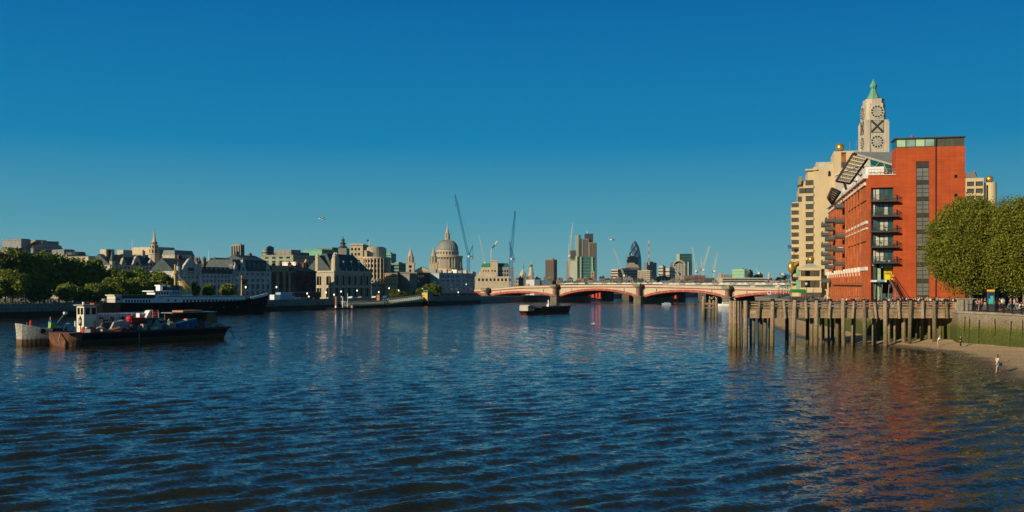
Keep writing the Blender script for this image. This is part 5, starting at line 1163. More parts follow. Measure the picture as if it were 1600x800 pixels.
# front row along the embankment
t_, fr, za, Ym = block('gabled_stone_house', 'stone house with one big steep gable between trees and the grey terrace', 272, 313, 424, [(426, 429), (432, 435.5), (439, 443), (447, 451), (455, 460)], 6, M_bluestone, depth=15, roof='gable', rh=5, nx=2, chim=1)
gable(t_, fr, 298, 34, 426, 404, Ym, M_bluestone, zlo=428); turret(t_, fr, 312, 7, 462, 410, 400, Ym, M_bluestone); turret(t_, fr, 279, 6, 440, 416, 408, Ym, M_bluestone)
t_, fr, za, Ym = block('grey_terrace_house', 'long grey stone terrace with red chimneys behind and even window rows', 314, 363, 428, [(430.5, 434), (437, 441), (445, 452), (455.5, 461.5)], 8, M_bluestone, depth=14, roof='mansard', rh=2.6, dorm=7, nx=2, nz=2)
for px, h in ((334, 18.), (343, 17.), (350, 15)):
    pass
block('red_chimney_house', 'red brick house with tall chimneys rising behind the grey terrace', 318, 352, 411, [(413, 416)], 9, M_brick, back=38, depth=12, roof='flat', chim=3, rh=3, wl=M_tan)
block('tan_rear_house', 'tan brick house with a pitched roof behind the right of the grey terrace', 350, 372, 413, [(415, 418)], 5, M_tan, back=42, depth=12, roof='gable', rh=3, rmat=M_slate)
t_, fr, za, Ym = block('mansard_stone_hotel', 'pale stone block with blue mansard roof and two end gables on the embankment', 364, 424, 424, [(426.5, 430.5), (436, 440.5), (444, 452), (455, 461.5)], 7, M_bluestone, depth=15, roof='mansard', rh=4.6, dorm=8, nx=2, nz=2, nl=3, wl=M_stone)
gable(t_, fr, 380, 10, 424, 407, Ym, M_bluestone); gable(t_, fr, 419, 8, 424, 411, Ym, M_bluestone); gable(t_, fr, 368, 7, 424, 412, Ym, M_bluestone)
block('red_gabled_rear_house', 'red brick gabled house behind the blue mansard roof', 384, 416, 408, [(409, 411)], 7, M_brick, back=40, depth=14, roof='gable', rh=2.8, rmat=M_slate, chim=2)
t_, fr, za, Ym = block('brick_terrace', 'dark brick terrace with stone dressings and pink chimneys right of the mansard block', 425, 463, 424, [(427, 431.5), (435, 441), (444, 450), (454, 461)], 6, M_dbrick, depth=14, roof='mansard', rh=2.4, rmat=M_tan, chim=3, nx=2, frac=.42, wl=M_tan)
for px in (433, 443, 451.5): x = fr.x(px); MB().box(x - .9, x + .9, -.35, -.01, gz(461, Ym), gz(425, Ym)).build('bay_pier', M_tan, t_)
gable(t_, fr, 456, 11, 424, 413, Ym, M_dbrick)
block('white_balcony_rear_block', 'small block with white framed roof pavilion behind the dark brick terrace', 462, 480, 410, [(411, 417.5)], 4, M_white, back=30, depth=8, frac=.7, roof='flat')
block('dark_brick_warehouse', 'very dark red brick building with few windows right of the terrace', 463, 494, 424, [(424, 429), (438, 443), (449, 456)], 6, mat('very_dark_brick', (.085, .04, .032), var=.3, streak=.3), depth=9, frac=.3, chim=4, roof='hip', rh=2.5)
t_, fr, za, Ym = block('pale_green_rear_block', 'pale stone rear block with green tinted upper storey behind the dark brick building', 458, 503, 400, [(402, 405), (408, 411), (414, 417)], 11, mat('greenish_stone', (.30, .34, .24), streak=.2), back=85, depth=22, nl=4)
MB().box(fr.L * .08, fr.L * .4, 3, 14, za, za + 3.3).box(fr.L * .5, fr.L * .7, 3, 12, za, za + 2.).build('roof_storey', M_conc, t_)
MB().box(0, 1, 0, 1, 0, 1)
bwl = thing('brick_boundary_wall', 'low red brick wall on the embankment below the dark brick building', 'wall', Frame(pxp(455, facY(455, -5)), pxp(500, facY(500, -5))).A); f0 = Frame(pxp(455, facY(455, -5)), pxp(500, facY(500, -5))); bwl.rotation_euler.z = f0.rz
MB().box(0, f0.L, 0, .4, ZL, ZL + 3.2).build('wall', M_dbrick, bwl); MB().box(-.1, f0.L + .1, -.1, .5, ZL + 3.2, ZL + 3.4).build('coping', M_stone, bwl)
# gothic hall with big arched windows
GFr = Frame(pxp(521, facY(521)), pxp(578, facY(578))); L = GFr.L; Ym = (facY(521) + facY(578)) / 2; g_ = thing('gothic_hall', 'gothic stone hall with tall arched windows and steep dark slate roof', 'building', GFr.A, GFr.rz); Zg = lambda p: gz(p, Ym); dp = 16.
ex = [(L * (i + .5) / 6 - 1.5, L * (i + .5) / 6 + 1.5) for i in range(6)]
m = MB(); wall_grid(m, (0, 0, 0), (1, 0, 0), (0, 1, 0), L, ZL, Zg(424), [(Zg(464), Zg(450), ex), (Zg(445.5), Zg(430), ex)], .7)
sxs = [(dp * (i + .5) / 3 - 1.3, dp * (i + .5) / 3 + 1.3) for i in range(3)]
wall_grid(m, (0, dp, 0), (0, -1, 0), (1, 0, 0), dp, ZL, Zg(424), [(Zg(464), Zg(450), sxs), (Zg(445.5), Zg(432), sxs)], .7)
m.face([(L, 0, ZL), (L, dp, ZL), (L, dp, Zg(424)), (L, 0, Zg(424))]); m.build('wall', M_stone, g_)
for (o, u, hs) in (((0, 0, 0), (1, 0, 0), ex), ((0, dp, 0), (0, -1, 0), sxs)):
    for a, b in hs:
        for za_, zb_, arch in ((Zg(445.5), Zg(430), True), (Zg(464), Zg(450), False)):
            w = b - a; h = zb_ - za_; wn = MB(); wn.box(0, w, .5, .56, 0, h); U = Vector(u); p = Vector(o) + U * a; rz_ = math.atan2(U.y, U.x)
            wo = wn.build('arched_window' if arch else 'lower_window', M_glass, g_, (p.x, p.y, za_), rz_)
            t2 = MB(); t2.box(w / 2 - .08, w / 2 + .08, .3, .49, 0, h)
            if arch:
                r = w / 2
                for s_ in (-1, 1): t2.extr([(w / 2 + s_ * r, h), (w / 2 + s_ * r, h - r * 1.1), (w / 2 + s_ * r * .86, h - r * .55), (w / 2 + s_ * r * .5, h - r * .12), (w / 2, h)][::s_], .02, .5)
            t2.build('tracery', M_stone2, wo)
for i in range(7): x = L * i / 6; MB().box(x - .28, x + .28, -.55, -.004, ZL, Zg(424)).build('buttress', M_stone, g_); MB().lathe(x, -.2, [(.35, Zg(424)), (.3, Zg(421)), (.02, Zg(418.5))], 6).build('pinnacle', M_stone2, g_)
MB().box(-.4, L + .3, -.45, dp, Zg(426), Zg(423.5)).build('cornice', M_stone2, g_)
MB().box(-.3, L + .3, -.35, -.01, Zg(449), Zg(447.5)).build('string_course', M_stone2, g_)
zr, zp = Zg(423.5), Zg(397)
m = MB(); P = [(0, 0, zr), (L, 0, zr), (L, dp, zr), (0, dp, zr)]; Q = [(4.2, dp * .42, zp), (L - 4.5, dp * .42, zp), (L - 4.5, dp * .58, zp), (4.2, dp * .58, zp)]
for i in range(4): m.face([P[i], P[(i + 1) % 4], Q[(i + 1) % 4], Q[i]])
m.face(Q); m.build('roof', M_slate, g_)
for i in range(4): x = L * (i + .8) / 4.8; d_ = MB().box(x - .5, x + .5, 2., 4., zr + 2.2, zr + 3.8).extr([(x - .7, zr + 3.8), (x + .7, zr + 3.8), (x, zr + 4.7)], 1.9, 4.).build('dormer', M_lead, g_)
MB().extr([(-.2, Zg(424)), (3.9, Zg(424)), (3.9, Zg(404)), (3., Zg(400)), (2.2, Zg(396)), (1.4, Zg(400)), (-.2, Zg(408))], -.5, 1.2).build('gable', M_stone, g_)
for px, y, tp in ((501.5, 15.5, 405), (510, 9, 396), (525, -.3, 395)):
    x = 0.3 if px != 525 else .5; MB().lathe(x, y, [(1.0, Zg(424)), (1.0, Zg(tp + 8)), (1.2, Zg(tp + 7)), (.1, Zg(tp))], 8).build('turret', M_stone2, g_)
MB().extrx([(1, zr), (dp - 1, zr), (dp / 2, Zg(400))], -.2, 5.).build('side_roof', M_slate, g_)
# dark spire behind
ds = thing('dark_spire', 'dark tiered lead spire with a ball rising behind the gothic hall', 'spire', pxp(536, 560) + (ZL,)); z_ = lambda p: gz(p, 560) - ZL
MB().box(-2.3, 2.3, -2.3, 2.3, 0, z_(388)).build('tower', M_conc, ds); MB().lathe(0, 0, [(2.2, z_(388)), (2.4, z_(386)), (1.3, z_(384)), (1.3, z_(381)), (1.9, z_(380)), (.8, z_(378.5)), (.8, z_(376)), (1.2, z_(375)), (.5, z_(373.5)), (.3, z_(371.5)), (.05, z_(368.5))], 8).build('lead_steeple', M_dgrey, ds)
t_, fr, za, Ym = block('green_glass_rear_office', 'green glass office with a sloping top behind the gothic hall', 503, 533, 391, [(392.5, 395), (397, 400), (402, 405)], 7, M_copper, back=150, depth=16, frac=.8, roof='flat')
block('green_glass_rear_slab', 'darker green slab between the sloping glass office and the lead spire', 519, 546, 388, [(390, 392), (394, 396), (398, 400)], 8, mat('grey_green_cladding', (.13, .24, .19)), back=190, depth=14, frac=.75)
# curved stone head office
uh = thing('curved_stone_office', 'large pale classical office with curved sunlit front and flag on its roof', 'building', pxp(561, 505) + (0,)); cY = 505.; ppm = F / cY; zU = lambda p: gz(p, cY)
def arcw(m, r, a0, a1, z0_, z1_, n=14, cx_=0., cy_=0., th=.8):
    for k in range(n):
        t0, t1 = R(a0 + (a1 - a0) * k / n), R(a0 + (a1 - a0) * (k + 1) / n); p0, p1 = (cx_ + r * math.sin(t0), cy_ - r * math.cos(t0)), (cx_ + r * math.sin(t1), cy_ - r * math.cos(t1))
        m.face([p0 + (z0_,), p1 + (z0_,), p1 + (z1_,), p0 + (z1_,)])
xs_ = lambda px: (px - 561) / ppm
m = MB().box(xs_(546), xs_(566), 2, 30, ZL, zU(380.5)); m.build('left_pavilion', M_stone2, uh)
MB().box(xs_(545), xs_(567), 1.5, 30, zU(383), zU(381.5)).box(xs_(545.5), xs_(566.5), 1.6, 30, zU(404), zU(402.5)).build('cornice', M_stone2, uh)
MB().prism([(xs_(566), 4)] + [(xs_(580) + 5.2 * math.sin(R(a)), 8 - 5.2 * math.cos(R(a))) for a in range(-50, 100, 15)] + [(xs_(592), 30), (xs_(566), 30)], ZL, zU(385)).build('curved_upper_storey', M_stone, uh)
CR = 14.
P = [(xs_(569), 3.0)] + [(xs_(586) + 6.2 * math.sin(R(a)), 2 - 6.2 * math.cos(R(a))) for a in range(-75, 100, 12)] + [(xs_(601), 26), (xs_(569), 26)]
MB().prism(P, ZL, zU(402)).build('curved_wall', M_stone, uh)
P2_ = [(xs_(586) + 6.7 * math.sin(R(a)), 2 - 6.7 * math.cos(R(a))) for a in range(-80, 100, 12)] + [(xs_(602), 26), (xs_(570), 26)]
MB().prism(P2_, zU(404), zU(401.5)).build('cornice', M_stone2, uh); MB().prism(P2_, zU(452), zU(450)).build('string_course', M_stone2, uh)
for k, a in enumerate(range(-60, 95, 15)):
    x, y = xs_(586) + 6.5 * math.sin(R(a)), 2 - 6.5 * math.cos(R(a)); MB().cyl((x, y, zU(436)), (x, y, zU(404)), .34, .3, 8).build('column', M_stone2, uh)
    for z0_, z1_ in ((448, 444), (441, 438), (434, 429), (426, 421), (418, 413), (410, 406)):
        a2 = R(a + 7.5); MB().box(-.42, .42, -.04, .05, 0, zU(z1_) - zU(z0_)).build('window', M_glass, uh, (xs_(586) + 6.22 * math.sin(a2), 2 - 6.22 * math.cos(a2), zU(z0_)), a2)
for px in (549, 554.5, 560): 
    for a, b in ((391, 387), (399, 395), (411, 406), (420, 415), (429, 424), (438, 433)): MB().box(-.45, .45, -.05, 0, 0, zU(b) - zU(a)).build('window', M_glass, uh, (xs_(px), 1.99, zU(a)))
MB().box(xs_(569), xs_(573), .5, 4, zU(430), zU(391)).box(xs_(568.5), xs_(573.5), .3, 4.2, zU(392), zU(391)).build('corner_pier', M_stone2, uh)
fp = thing('roof_flag', 'dark flag on the pole above the curved stone office', 'flag', (pxp(577, 512) + (zU(385),))); MB().cyl((0, 0, 0), (0, 0, 3.9), .14, n=6).build('pole', M_white, fp); MB().extr([(0, 3.9), (-1.2, 3.7), (-1.3, 2.7), (0, 2.8)], -.06, .06).build('flag', mat('dark_flag', (.03, .04, .1)), fp)
# towers standing far behind the embankment
def tower(name, label, pl, pm, pr, top, Y, wl, rows=10, nc=5, t=50., zb=ZL, glassm=None, bandf=.45, cat='tower', wr=None, roof=True, vert=False, y1=446):
    """a free standing block seen on its corner: lit left face, shaded right face, window bands built proud"""
    A = pxp(pm, Y); fr_ = Frame(A, ang=t); Wr = fr_.x(pr); fl_ = Frame(A, ang=t + 90); Wl = fl_.x(pl); zt = gz(top, Y); g = glassm or M_glass
    t_ = thing(name, label, cat, (A[0], A[1], 0), fr_.rz); Wr = max(.5, Wr); Wl = max(.5, Wl)
    MB().box(0, Wr, 0, Wl, zb, zt).build('wall', wl, t_); H_ = zt - max(zb, gz(y1, Y)); m = MB(); z00 = max(zb, gz(y1, Y))
    for r in range(rows):
        a = z00 + H_ * (r + .3) / (rows + .3); b = a + H_ / (rows + .3) * bandf
        if vert: continue
        for c in range(nc):
            m.box(Wr * (c + .15) / nc, Wr * (c + .85) / nc, -.25, 0, a, b); m.box(-.25, 0, Wl * (c + .15) / nc, Wl * (c + .85) / nc, a, b)
    if vert:
        for c in range(nc): m.box(Wr * (c + .2) / nc, Wr * (c + .75) / nc, -.3, 0, z00, zt - 1); m.box(-.3, 0, Wl * (c + .2) / nc, Wl * (c + .75) / nc, z00, zt - 1)
    m.build('window_band', g, t_, kind='stuff')
    if roof: MB().box(Wr * .2, Wr * .7, Wl * .2, Wl * .7, zt, zt + max(.8, 1.6 / F * Y)).build('plant_room', M_conc, t_)
    t_['W'] = Wr; return t_, Wr, Wl, zt
C1 = mat('towerblock_concrete', (.36, .32, .22), var=.15, scale=.08, streak=.2); C2 = mat('towerblock_brown', (.20, .16, .12), var=.15, scale=.08); C3 = mat('dark_slab', (.075, .085, .09), var=.2, scale=.05)
tower('towerblock', 'tall ribbed concrete tower block behind the blue mansard roof', 361, 376, 382, 382, 1150, C1, 14, 4, vert=True, t=38)
tower('towerblock', 'slim dark companion slab just right of the ribbed concrete tower block', 374, 376.5, 381.5, 388.5, 1180, C3, 12, 2)
tower('towerblock', 'narrow sunlit tower block left of the two dark slabs', 409, 415, 417, 391.5, 1200, C1, 12, 2)
tower('towerblock', 'dark grey slab tower, taller of the middle pair', 416, 417.5, 428, 385.5, 1150, C3, 12, 4, bandf=.3)
tower('towerblock', 'brown lower slab tower right of the dark grey slab', 428, 430, 441, 394, 1160, C2, 9, 4)
tower('office_block', 'green glass office block right of the curved stone office', 595, 611, 619, 396, 800, M_copper, 6, 4, glassm=glass('green_office_glass', (.05, .14, .09)), t=46, y1=420)
tower('office_block', 'grey green lower office right of the green glass block', 611, 623, 634, 411, 760, mat('grey_green_cladding', (.13, .24, .19)), 4, 5, y1=432)
tower('office_block', 'dark green roofed block in front of the green glass office', 599, 606, 616, 414, 700, mat('dark_green_cladding', (.06, .10, .07)), 3, 4, y1=430)
# lower riverside offices left of the bridge
OFF = mat('office_orange_stone', (.50, .33, .17), var=.1)
block('arched_orange_office', 'office with orange sunlit end and rows of square windows beside the curved stone office', 621, 641, 426, [(428, 431.5), (434, 438), (440.5, 444), (447, 451), (454, 458)], 7, mat('purple_grey_brick', (.13, .10, .10)), depth=12, nl=5, frac=.6)
block('arched_orange_office', 'sunlit orange stone front with square windows next to the grey end', 601, 621, 427.5, [(430, 433), (436, 440), (443, 446)], 5, OFF, Y=(500, 500), depth=10, frac=.5)
block('dark_glass_office', 'dark brown office with a pale end wall below the twin west towers', 652, 686, 427, [(430, 434), (437, 441)], 9, mat('dark_brown_cladding', (.075, .06, .045)), Y=(505, 535), depth=12, frac=.85, nz=1)
block('pale_end_block', 'narrow pale end wall block left of the dark brown office', 640, 652, 429, [(432, 434)], 2, M_conc, Y=(500, 504), depth=10, frac=.2)
t_, fr, za, Ym = block('white_framed_office', 'white framed modern office with five window bands behind the tree by the bridge', 686, 741, 428, [(430.5, 434.5), (437, 441), (443.5, 447), (449.5, 453)], 7, mat('blue_white_frame', (.42, .46, .48), var=.08), Y=(520, 560), depth=16, frac=.75, roof='flat', nx=2)
for k in range(7): x = fr.L * (k + .5) / 7; MB().box(x - .8, x + .8, 3, 6, za + .4, za + random.uniform(1.4, 2.6)).build('roof_plant', random.choice([M_white, M_grey, M_stone2]), t_)
block('road_tunnel_portal', 'long dark low building with a brown band beside the bridge abutment', 688, 748, 459, [(461, 464)], 5, mat('shadow_brown', (.09, .06, .05)), Y=(510, 552), depth=8, frac=.8, cornice=False)
# ---------------------------------------------------------------- domed cathedral
DY = 1500.; d_s = F / DY; dc = thing('domed_cathedral', 'great domed baroque cathedral with ribbed grey dome and twin west towers', 'cathedral', pxp(699, DY) + (0,)); zD = lambda p: gz(p, DY); rp_ = lambda p: p / d_s
M_cath = mat('cathedral_stone', (.48, .41, .30), var=.15, scale=.05, streak=.1); M_dome = mat('dome_lead', (.30, .31, .30), rough=.6, var=.2, scale=.1, streak=.2)
MB().lathe(0, 0, [(rp_(24.6), zD(450)), (rp_(24.6), zD(419.5)), (rp_(25.4), zD(419)), (rp_(21.), zD(419))], 40).build('drum_base', M_cath, dc)
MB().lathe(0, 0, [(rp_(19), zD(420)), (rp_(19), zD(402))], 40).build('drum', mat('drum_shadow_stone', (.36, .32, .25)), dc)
for k in range(32): a = 2 * math.pi * k / 32; x, y = math.cos(a) * rp_(22.8), math.sin(a) * rp_(22.8); MB().cyl((x, y, zD(419)), (x, y, zD(402.5)), rp_(.75), rp_(.65), 7).build('column', M_cath, dc)
MB().lathe(0, 0, [(rp_(24.4), zD(402.5)), (rp_(24.6), zD(400)), (rp_(21), zD(399.6)), (rp_(17.5), zD(399.4)), (rp_(17.5), zD(392)), (rp_(17.2), zD(391))], 40).build('gallery', M_cath, dc)
m = MB()
for k in range(24): a = 2 * math.pi * k / 24; x, y = math.cos(a) * rp_(17.5), math.sin(a) * rp_(17.5); MB().box(-rp_(.75), rp_(.75), -.4, .3, zD(397.5), zD(393.5)).build('drum_window', M_glass, dc, (x, y, 0), a + R(90))
pf = [(rp_(16.2) * math.cos(R(t)) ** .92 + rp_(.8), zD(391.5) + rp_(17.2) * math.sin(R(t))) for t in range(0, 82, 9)]
MB().lathe(0, 0, pf, 48).build('dome', M_dome, dc, smooth=True)
for k in range(32):
    a = 2 * math.pi * k / 32; MB().tube([((r + .15) * math.cos(a), (r + .15) * math.sin(a), z) for r, z in pf], .32, 4).build('dome_rib', M_dome, dc)
MB().lathe(0, 0, [(rp_(4.6), zD(375.5)), (rp_(4.6), zD(373.5)), (rp_(3.2), zD(373)), (rp_(3.0), zD(364.5)), (rp_(3.6), zD(364)), (rp_(2.1), zD(362)), (rp_(1.8), zD(358.5)), (rp_(1.2), zD(356)), (rp_(.5), zD(352)), (rp_(.9), zD(351)), (rp_(.3), zD(350)), (.2, zD(347.5))], 12).build('lantern', M_cath, dc)
for k in range(8): a = 2 * math.pi * (k + .5) / 8; MB().cyl((rp_(3.7) * math.cos(a), rp_(3.7) * math.sin(a), zD(373)), (rp_(3.7) * math.cos(a), rp_(3.7) * math.sin(a), zD(364.5)), rp_(.5), n=6).build('lantern_column', M_cath, dc)
for px in (641.5, 677.5):
    cx_ = (px - 699) / d_s; cy_ = -75; k_ = (DY - 75) / DY; q = lambda p: gz(p, DY - 75)
    cx_ = (px - 800) / F * (DY - 75) - (699 - 800) / F * DY
    w = MB(); w.box(cx_ - rp_(6.2) * k_, cx_ + rp_(6.2) * k_, cy_ - rp_(6), cy_ + rp_(6), ZL, q(411)); w.box(cx_ - rp_(6.8), cx_ + rp_(6.8), cy_ - rp_(6.6), cy_ + rp_(6.6), q(412), q(410.5)); to_ = w.build('west_tower', M_cath, dc)
    MB().lathe(cx_, cy_, [(rp_(4.), q(410.5)), (rp_(4.), q(401)), (rp_(4.8), q(400.5)), (rp_(3.4), q(399)), (rp_(3.2), q(396)), (rp_(2.2), q(394.5)), (rp_(1.7), q(391)), (rp_(.5), q(388.5)), (rp_(.9), q(387)), (.1, q(385.5))], 8).build('bell_stage', M_cath, to_)
    for k in range(8): a = 2 * math.pi * (k + .5) / 8; MB().cyl((cx_ + rp_(5) * math.cos(a), cy_ + rp_(5) * math.sin(a), q(410.5)), (cx_ + rp_(5) * math.cos(a), cy_ + rp_(5) * math.sin(a), q(401)), rp_(.55), n=6).build('tower_column', M_cath, to_)
    MB().lathe(0, 0, [(rp_(2.4), 0), (rp_(2.4), .6)], 14).mesh('x', M_gold)
    c_ = MB(); c_.cyl((cx_, cy_ - rp_(6) - .4, q(416.5)), (cx_, cy_ - rp_(6), q(416.5)), rp_(2.2), n=16); c_.build('clock_face', mat('clock_gold', (.6, .42, .10)) if px > 650 else M_glass, to_)
    for a_, b_ in ((429, 421),): MB().box(cx_ - rp_(1.3), cx_ + rp_(1.3), cy_ - rp_(6) - .3, cy_ - rp_(6), q(a_), q(b_)).build('tower_window', M_glass, to_)
x0_, x1_ = (646 - 800) / F * 1430 - dc.location.x, (673 - 800) / F * 1430 - dc.location.x
MB().extr([(x0_, gz(423.5, 1430)), (x1_, gz(423.5, 1430)), ((x0_ + x1_) / 2, gz(416.5, 1430))], -72, -40).build('pediment', M_cath, dc); MB().box(x0_ - 8, x1_ + 60, -71, 60, ZL, gz(423.7, 1430)).build('nave', M_cath, dc)
# ---------------------------------------------------------------- far skyline towers
sky_g = glass('teal_tower_glass', (.03, .12, .11)); M_t42 = mat('grey_brown_ribs', (.22, .19, .15), var=.1, scale=.02); M_t42d = mat('dark_crown', (.05, .045, .06), var=.1)
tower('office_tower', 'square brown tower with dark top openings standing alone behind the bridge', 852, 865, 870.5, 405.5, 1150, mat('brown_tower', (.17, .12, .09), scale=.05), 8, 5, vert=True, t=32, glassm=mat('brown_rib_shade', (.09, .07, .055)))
YT = 2500.
def slab(t_, X0, pl, pr, top, m, nm='shaft', y0=0., dep=30., bot=446, Y=YT): 
    a, b = (pl - 800) / F * (Y + y0) - X0, (pr - 800) / F * (Y + y0) - X0; return MB().box(a, b, y0, y0 + dep, ZL, gz(top, Y + y0)).build(nm, m, t_)
def multi(name, label, px, Y, cat='tower', rz=0.): X = (px - 800) / F * Y; return thing(name, label, cat, (X, Y, 0), rz), X
t_, X = multi('stepped_brown_tower', 'tallest far tower: stepped brown ribbed shafts with dark crown behind the bridge', 915, YT)
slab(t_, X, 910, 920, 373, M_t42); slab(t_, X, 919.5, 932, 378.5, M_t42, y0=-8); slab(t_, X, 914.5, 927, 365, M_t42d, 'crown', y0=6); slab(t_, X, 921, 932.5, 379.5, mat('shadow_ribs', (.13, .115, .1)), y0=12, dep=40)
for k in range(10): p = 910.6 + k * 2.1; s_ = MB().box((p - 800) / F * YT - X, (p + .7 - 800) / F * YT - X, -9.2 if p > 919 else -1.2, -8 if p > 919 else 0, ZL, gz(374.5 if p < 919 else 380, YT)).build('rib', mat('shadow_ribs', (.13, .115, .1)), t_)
MB().cyl(((918 - 800) / F * YT - X, 10, gz(365, YT)), ((918 - 800) / F * YT - X, 10, gz(361, YT)), .8, n=5).build('antenna', M_white, t_)
t_, X = multi('narrow_glass_tower', 'narrow green glass tower left of the stepped brown tower', 903, YT + 100)
slab(t_, X, 900, 904, 367.5, mat('tower_pale_edge', (.38, .36, .26)), 'side', Y=YT + 100); slab(t_, X, 904, 907.5, 367, sky_g, 'glass_face', Y=YT + 100); slab(t_, X, 907.5, 910.5, 373, mat('purple_grey_glass', (.10, .11, .15)), 'rear_shaft', y0=20, Y=YT + 100)
t_, X = multi('core_under_construction', 'concrete tower core under construction beneath the pale crane', 893, 1900); slab(t_, X, 890.5, 900, 391, M_conc, Y=1900); slab(t_, X, 891.5, 899, 407.5, mat('pale_sheeting', (.50, .52, .40)), 'sheeting', y0=-6, Y=1900); slab(t_, X, 886, 892, 408, mat('raw_concrete', (.25, .23, .19)), 'low_core', y0=4, Y=1900)
for k in range(9): MB().box((890.2 - 800) / F * 1900 - X, (900.3 - 800) / F * 1900 - X, -1.5, 0, gz(404 - k * 1.5, 1900), gz(404 - k * 1.5 - .4, 1900)).build('floor_edge', M_dgrey, t_)
t_, X = multi('green_glass_office', 'wide teal glass office with pale fins below the stepped brown tower', 915, 1600, 'building')
slab(t_, X, 901, 930, 401, sky_g, 'glass_block', Y=1600); slab(t_, X, 901, 902, 400, mat('pale_fin', (.45, .5, .35)), 'fin', y0=-3, Y=1600); slab(t_, X, 907, 908.3, 401, mat('pale_fin', (.45, .5, .35)), 'fin', y0=-3, Y=1600); slab(t_, X, 924.6, 925.8, 401, mat('pale_fin', (.45, .5, .35)), 'fin', y0=-3, Y=1600)
for k in range(8): MB().box((901.5 - 800) / F * 1600 - X, (929.8 - 800) / F * 1600 - X, -.8, 0, gz(440 - k * 4.6, 1600), gz(440 - k * 4.6 - .7, 1600)).build('floor_band', mat('grey_green_cladding', (.13, .24, .19)), t_)
for k in range(11): p = 903 + k * 2.4; MB().box((p - 800) / F * 1600 - X, (p + .4 - 800) / F * 1600 - X, -.6, 0, ZL, gz(401.5, 1600)).build('mullion', mat('grey_green_cladding', (.13, .24, .19)), t_)
# small brick spire in front
t_, X = multi('copper_spired_steeple', 'pink stone steeple with thin green copper spire before the teal glass office', 926, 1000, 'church'); q = lambda p: gz(p, 1000)
MB().box(-1.5, 1.5, -1.5, 1.5, ZL, q(424)).build('tower', mat('pink_stone', (.45, .28, .20)), t_); MB().lathe(0, 0, [(1.3, q(424)), (.7, q(418)), (.35, q(410)), (.08, q(401.5))], 8).build('spire', M_copper, t_)
for a in (429, 434): MB().box(-.4, .4, -1.6, -1.5, q(a), q(a - 2.5)).build('opening', M_glass, t_)
# egg shaped tower
GY = 2600.; t_, X = multi('curved_glass_tower', 'pointed egg shaped glass tower with spiral dark bands', 992, GY)
pf = [(8.8, 446), (9.6, 436), (10.3, 425), (10.4, 415), (9.9, 405), (8.8, 396), (7.2, 389), (5.2, 383), (3., 379), (1.2, 376.8), (.1, 376)]
n = 36; m = MB(); rr = [(a / F * GY, gz(b, GY)) for a, b in pf]; fine = []
for (a, b) in zip(rr[:-1], rr[1:]):
    for k in range(3): t = k / 3; fine.append((a[0] * (1 - t) + b[0] * t, a[1] * (1 - t) + b[1] * t))
fine.append(rr[-1])
for r, z in fine:
    for k in range(n): a = 6.28318 * k / n; m.v.append((r * math.cos(a), r * math.sin(a), z))
for j in range(len(fine) - 1):
    for k in range(n): m.f.append((j * n + k, j * n + (k + 1) % n, (j + 1) * n + (k + 1) % n, (j + 1) * n + k)); m.m.append(0 if ((k - j) % 6) < 2 else (2 if (k + j) % 9 == 0 else 1))
m.build('spiral_glazing', [glass('navy_glass', (.010, .02, .045)), glass('blue_tower_glass', (.05, .12, .17)), mat('pale_diagrid', (.30, .36, .38))], t_)
tower('office_block', 'brown office block in front of the pointed glass tower', 979, 981, 997, 401, 1700, mat('brown_grey_office', (.15, .12, .10)), 5, 5, t=48, bandf=.4)
t_, X = multi('pitched_brown_block', 'dark brown block with stepped pitched roof below the pointed tower', 990, 1400, 'building'); q = lambda p: gz(p, 1400); sx = lambda p: (p - 990) / F * 1400
MB().box(sx(980), sx(998), 0, 20, ZL, q(418)).build('wall', mat('brown_brick_far', (.14, .09, .07)), t_); MB().extr([(sx(979), q(418)), (sx(999), q(418)), (sx(996), q(414)), (sx(992), q(412.5)), (sx(991), q(410.5)), (sx(985), q(410.5)), (sx(984), q(413))], -.5, 20).build('roof', mat('pale_gable_far', (.3, .25, .2)), t_)
for a in (422, 427): MB().box(sx(982), sx(997), -.4, 0, q(a + 2), q(a)).build('window_band', M_glass, t_)
tower('beige_office_slab', 'cream office block with a blank sunlit end left of the leaning white crane', 955, 965.5, 996, 420.5, 900, mat('cream_office', (.50, .42, .32)), 4, 14, t=44, y1=438)
tower('beige_grid_office', 'cream gridded office block right of centre below the pointed tower', 996, 1015.5, 1019, 422.5, 880, mat('cream_office', (.5, .42, .32)), 6, 8, t=30, y1=442, bandf=.5)
tower('grey_blue_office', 'plain blue grey office block behind the red and white mast', 1006, 1011, 1026, 410, 1500, mat('blue_grey_block', (.14, .18, .17)), 2, 1, glassm=mat('blue_grey_block', (.14, .18, .17)), t=48)
tower('far_office', 'low navy glass block with flat roof under the blue grey office', 1024, 1026, 1048, 432, 950, mat('navy_block', (.02, .035, .05)), 2, 8)
tower('round_topped_office', 'small cream block with curved top between mast and striped building', 1029, 1036, 1040, 415.5, 1500, mat('cream_office', (.5, .42, .32)), 6, 3)
tower('round_topped_office', 'low cream stepped block left of the striped curved building', 1040, 1046, 1055, 419, 1400, mat('cream_office', (.5, .42, .32)), 4, 5, bandf=.3)
